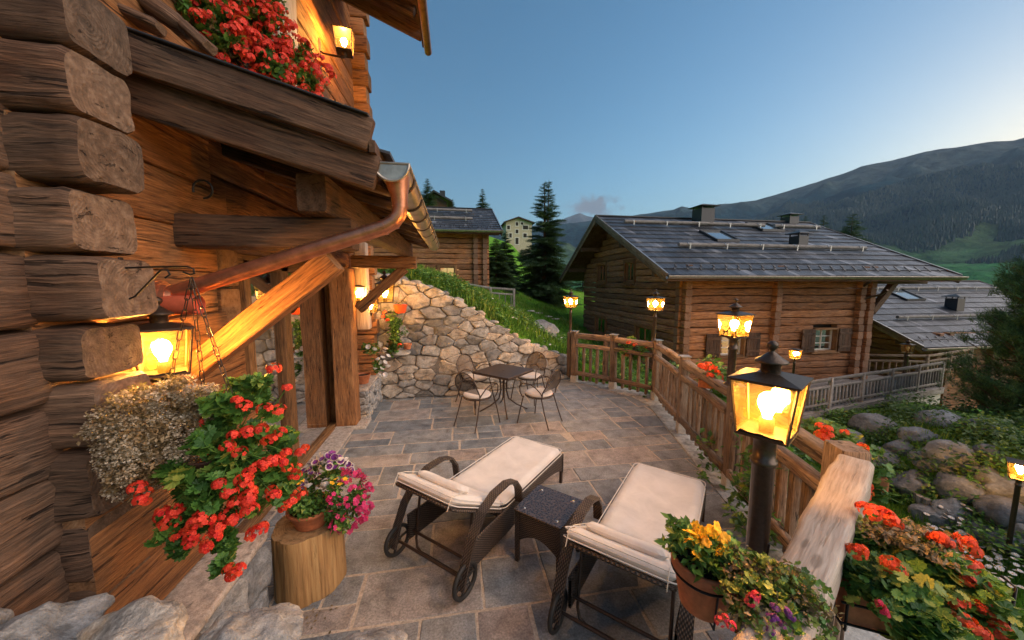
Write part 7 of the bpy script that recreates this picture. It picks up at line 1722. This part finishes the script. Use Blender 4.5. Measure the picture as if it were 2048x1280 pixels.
grass_patch('lawn_grass', 4.0, 10.4, .5, 8, 42000, .15, 'bright green lawn grass below the terrace', 3, lambda x, y: x > rail_x(y)+1.0, .5)
def cover(name, X0, X1, Y0, Y1, n, size, mat, label, seed, lift=.12, leaf=LEAF_S, cat='ground cover', thr=-.05, ok=None):
    g = np.random.default_rng(seed); x = g.uniform(X0, X1, n); y = g.uniform(Y0, Y1, n)
    cl = np.array([mnoise.noise(Vector((a*1.1, b*1.1, seed+.5))) for a, b in zip(x, y)]); k = cl > thr
    if ok is not None: k &= ok(x, y)
    x, y, cl = x[k], y[k], cl[k]; z = hz(x, y)+g.uniform(0, 1, len(x))*lift*(1+cl*2.5); P = np.stack([x, y, z], 1)
    m = M(); scatter(m, leaf[0], leaf[1], P, size*g.uniform(.6, 1.3, len(x)), rotmats(len(x), .5, g), 0, np.clip(g.uniform(0, .8, len(x))+cl*.5, 0, 1)); m.build(name, MAT[mat], label=label, cat=cat, kind='stuff')
cover('bank_plants', 9.6, 17.5, 1.5, 9.3, 62000, .11, 'geranium_leaf', 'leafy ground cover growing between the boulders of the bank', 6, .22)
cover('bank_bushes', 9.6, 17.5, 1.5, 9.3, 24000, .11, 'dark_leaf', 'dark low bushes growing between the boulders of the bank', 9, .4, thr=.1)
cover('slope_weeds', -2.6, 3.6, 7.5, 9.6, 16000, .085, 'geranium_leaf', 'broad-leaved weeds mixed in the grass above the stone wall', 7, .20, thr=-.02, ok=okh)
cover('garden_plants', 3.6, 8.0, 2.5, 11.5, 24000, .10, 'geranium_leaf', 'mixed garden plants on the slope between the railing and the large chalet', 8, .28, thr=-.1, ok=lambda x, y: x > rail_x(y)+.45)
def daisies():
    g = np.random.default_rng(17); P = []
    for _ in range(330):
        px_, py_ = g.uniform(1850, 2060), g.uniform(1030, 1200)
        if abs((py_-1060)-(px_-1860)*.62) > 75 or g.random() > .75: continue
        c = ground_at(px_, py_, 3, 30); P.append((c.x, c.y, c.z+g.uniform(.18, .34)))
    P = np.array(P); n = len(P); V, F = [], []
    for i in range(11):
        a = R(360*i/11); c_, s_ = math.cos(a), math.sin(a); k = len(V); V += [(.12*c_-.05*s_, .12*s_+.05*c_, 0), (.12*c_+.05*s_, .12*s_-.05*c_, 0), (.5*c_+.10*s_, .5*s_-.10*c_, .04), (.5*c_-.10*s_, .5*s_+.10*c_, .04)]; F.append((k, k+1, k+2, k+3))
    m = M(); Rm = rotmats(n, 1.2, g); S_ = .085*g.uniform(.7, 1.2, n); scatter(m, np.array(V), F, P, S_, Rm, 0, .9)
    V2 = [(0, 0, .06)]+[(.14*math.cos(R(60*i)), .14*math.sin(R(60*i)), .01) for i in range(6)]; scatter(m, np.array(V2), [(0, 1+i, 1+(i+1) % 6) for i in range(6)], P, S_, Rm, 1, .5)
    scatter(m, BL[0]*[.22, 1, 1], BL[1], P-[0, 0, .30], .31, np.stack([np.tile([1, 0, 0], (n, 1)), np.tile([0, 1, 0], (n, 1)), np.tile([0, 0, 1.], (n, 1))], 1), 2, .4)
    m.build('daisies', [MAT['white_petal'], MAT['yellow_petal'], MAT['grass']], label='white daisies flowering on long stems at the edge of the lower lawn', cat='daisies', kind='stuff')
daisies()
def small_flowers():
    g = np.random.default_rng(23); x = g.uniform(1., 3.4, 60); y = g.uniform(8.2, 10.5, 60); P = np.stack([x, y, hz(x, y)+g.uniform(.1, .3, 60)], 1)
    m = M(); scatter(m, FLORET[0], FLORET[1], P, .05, rotmats(60, .8, g), 0, .8); m.build('meadow_flowers', MAT['white_petal'], label='small white wildflowers in the grass above the stone wall', cat='wildflowers', kind='stuff')
small_flowers()
def litter():
    g = np.random.default_rng(50); P = []
    for _ in range(420):
        x = g.uniform(-1.4, 2.6); y = wall_y(x)-abs(g.normal(0, .22))-.02; P.append((x, y, .008+g.uniform(0, .01)))
    for _ in range(60): P.append((g.uniform(-1.2, 2.4), g.uniform(1.5, 7), .008))
    for _ in range(70): P.append((-1.15+g.normal()*.16, 2.42+g.normal()*.10, .008))
    P = np.array(P); P = P[(P[:, 0] > -1.5)]
    m = M(); scatter(m, LEAF_S[0], LEAF_S[1], P, .022*g.uniform(.4, 1.3, len(P)), rotmats(len(P), 3., g), 0, g.uniform(0, .7, len(P))); m.build('fallen_leaves', MAT['dry_leaf'], label='scattered dry leaves and petals lying on the paving', cat='fallen leaves', kind='stuff')
litter()

# ---------------------------------------------------------------- evening haze
t = NT('haze_air'); t.m.node_tree.links.new(t.n('VolumePrincipled', {'Color': (.55, .76, 1.), 'Density': 8.5e-5, 'Anisotropy': 0.}).outputs[0], t.out.inputs['Volume'])
m = M(); X_, Y0_, Y1_, Z0_, Z1_ = 9000, -600, 9000, -78, 1700
V = [(x, y, z) for z in (Z0_, Z1_) for x, y in ((-X_, Y0_), (X_, Y0_), (X_, Y1_), (-X_, Y1_))]
m.add(V, [(3, 2, 1, 0), (4, 5, 6, 7), (0, 1, 5, 4), (1, 2, 6, 5), (2, 3, 7, 6), (3, 0, 4, 7)], None, 0, .5, False)
m.build('haze', t.m, label='thin blue evening haze filling the valley', cat='haze', kind='stuff')
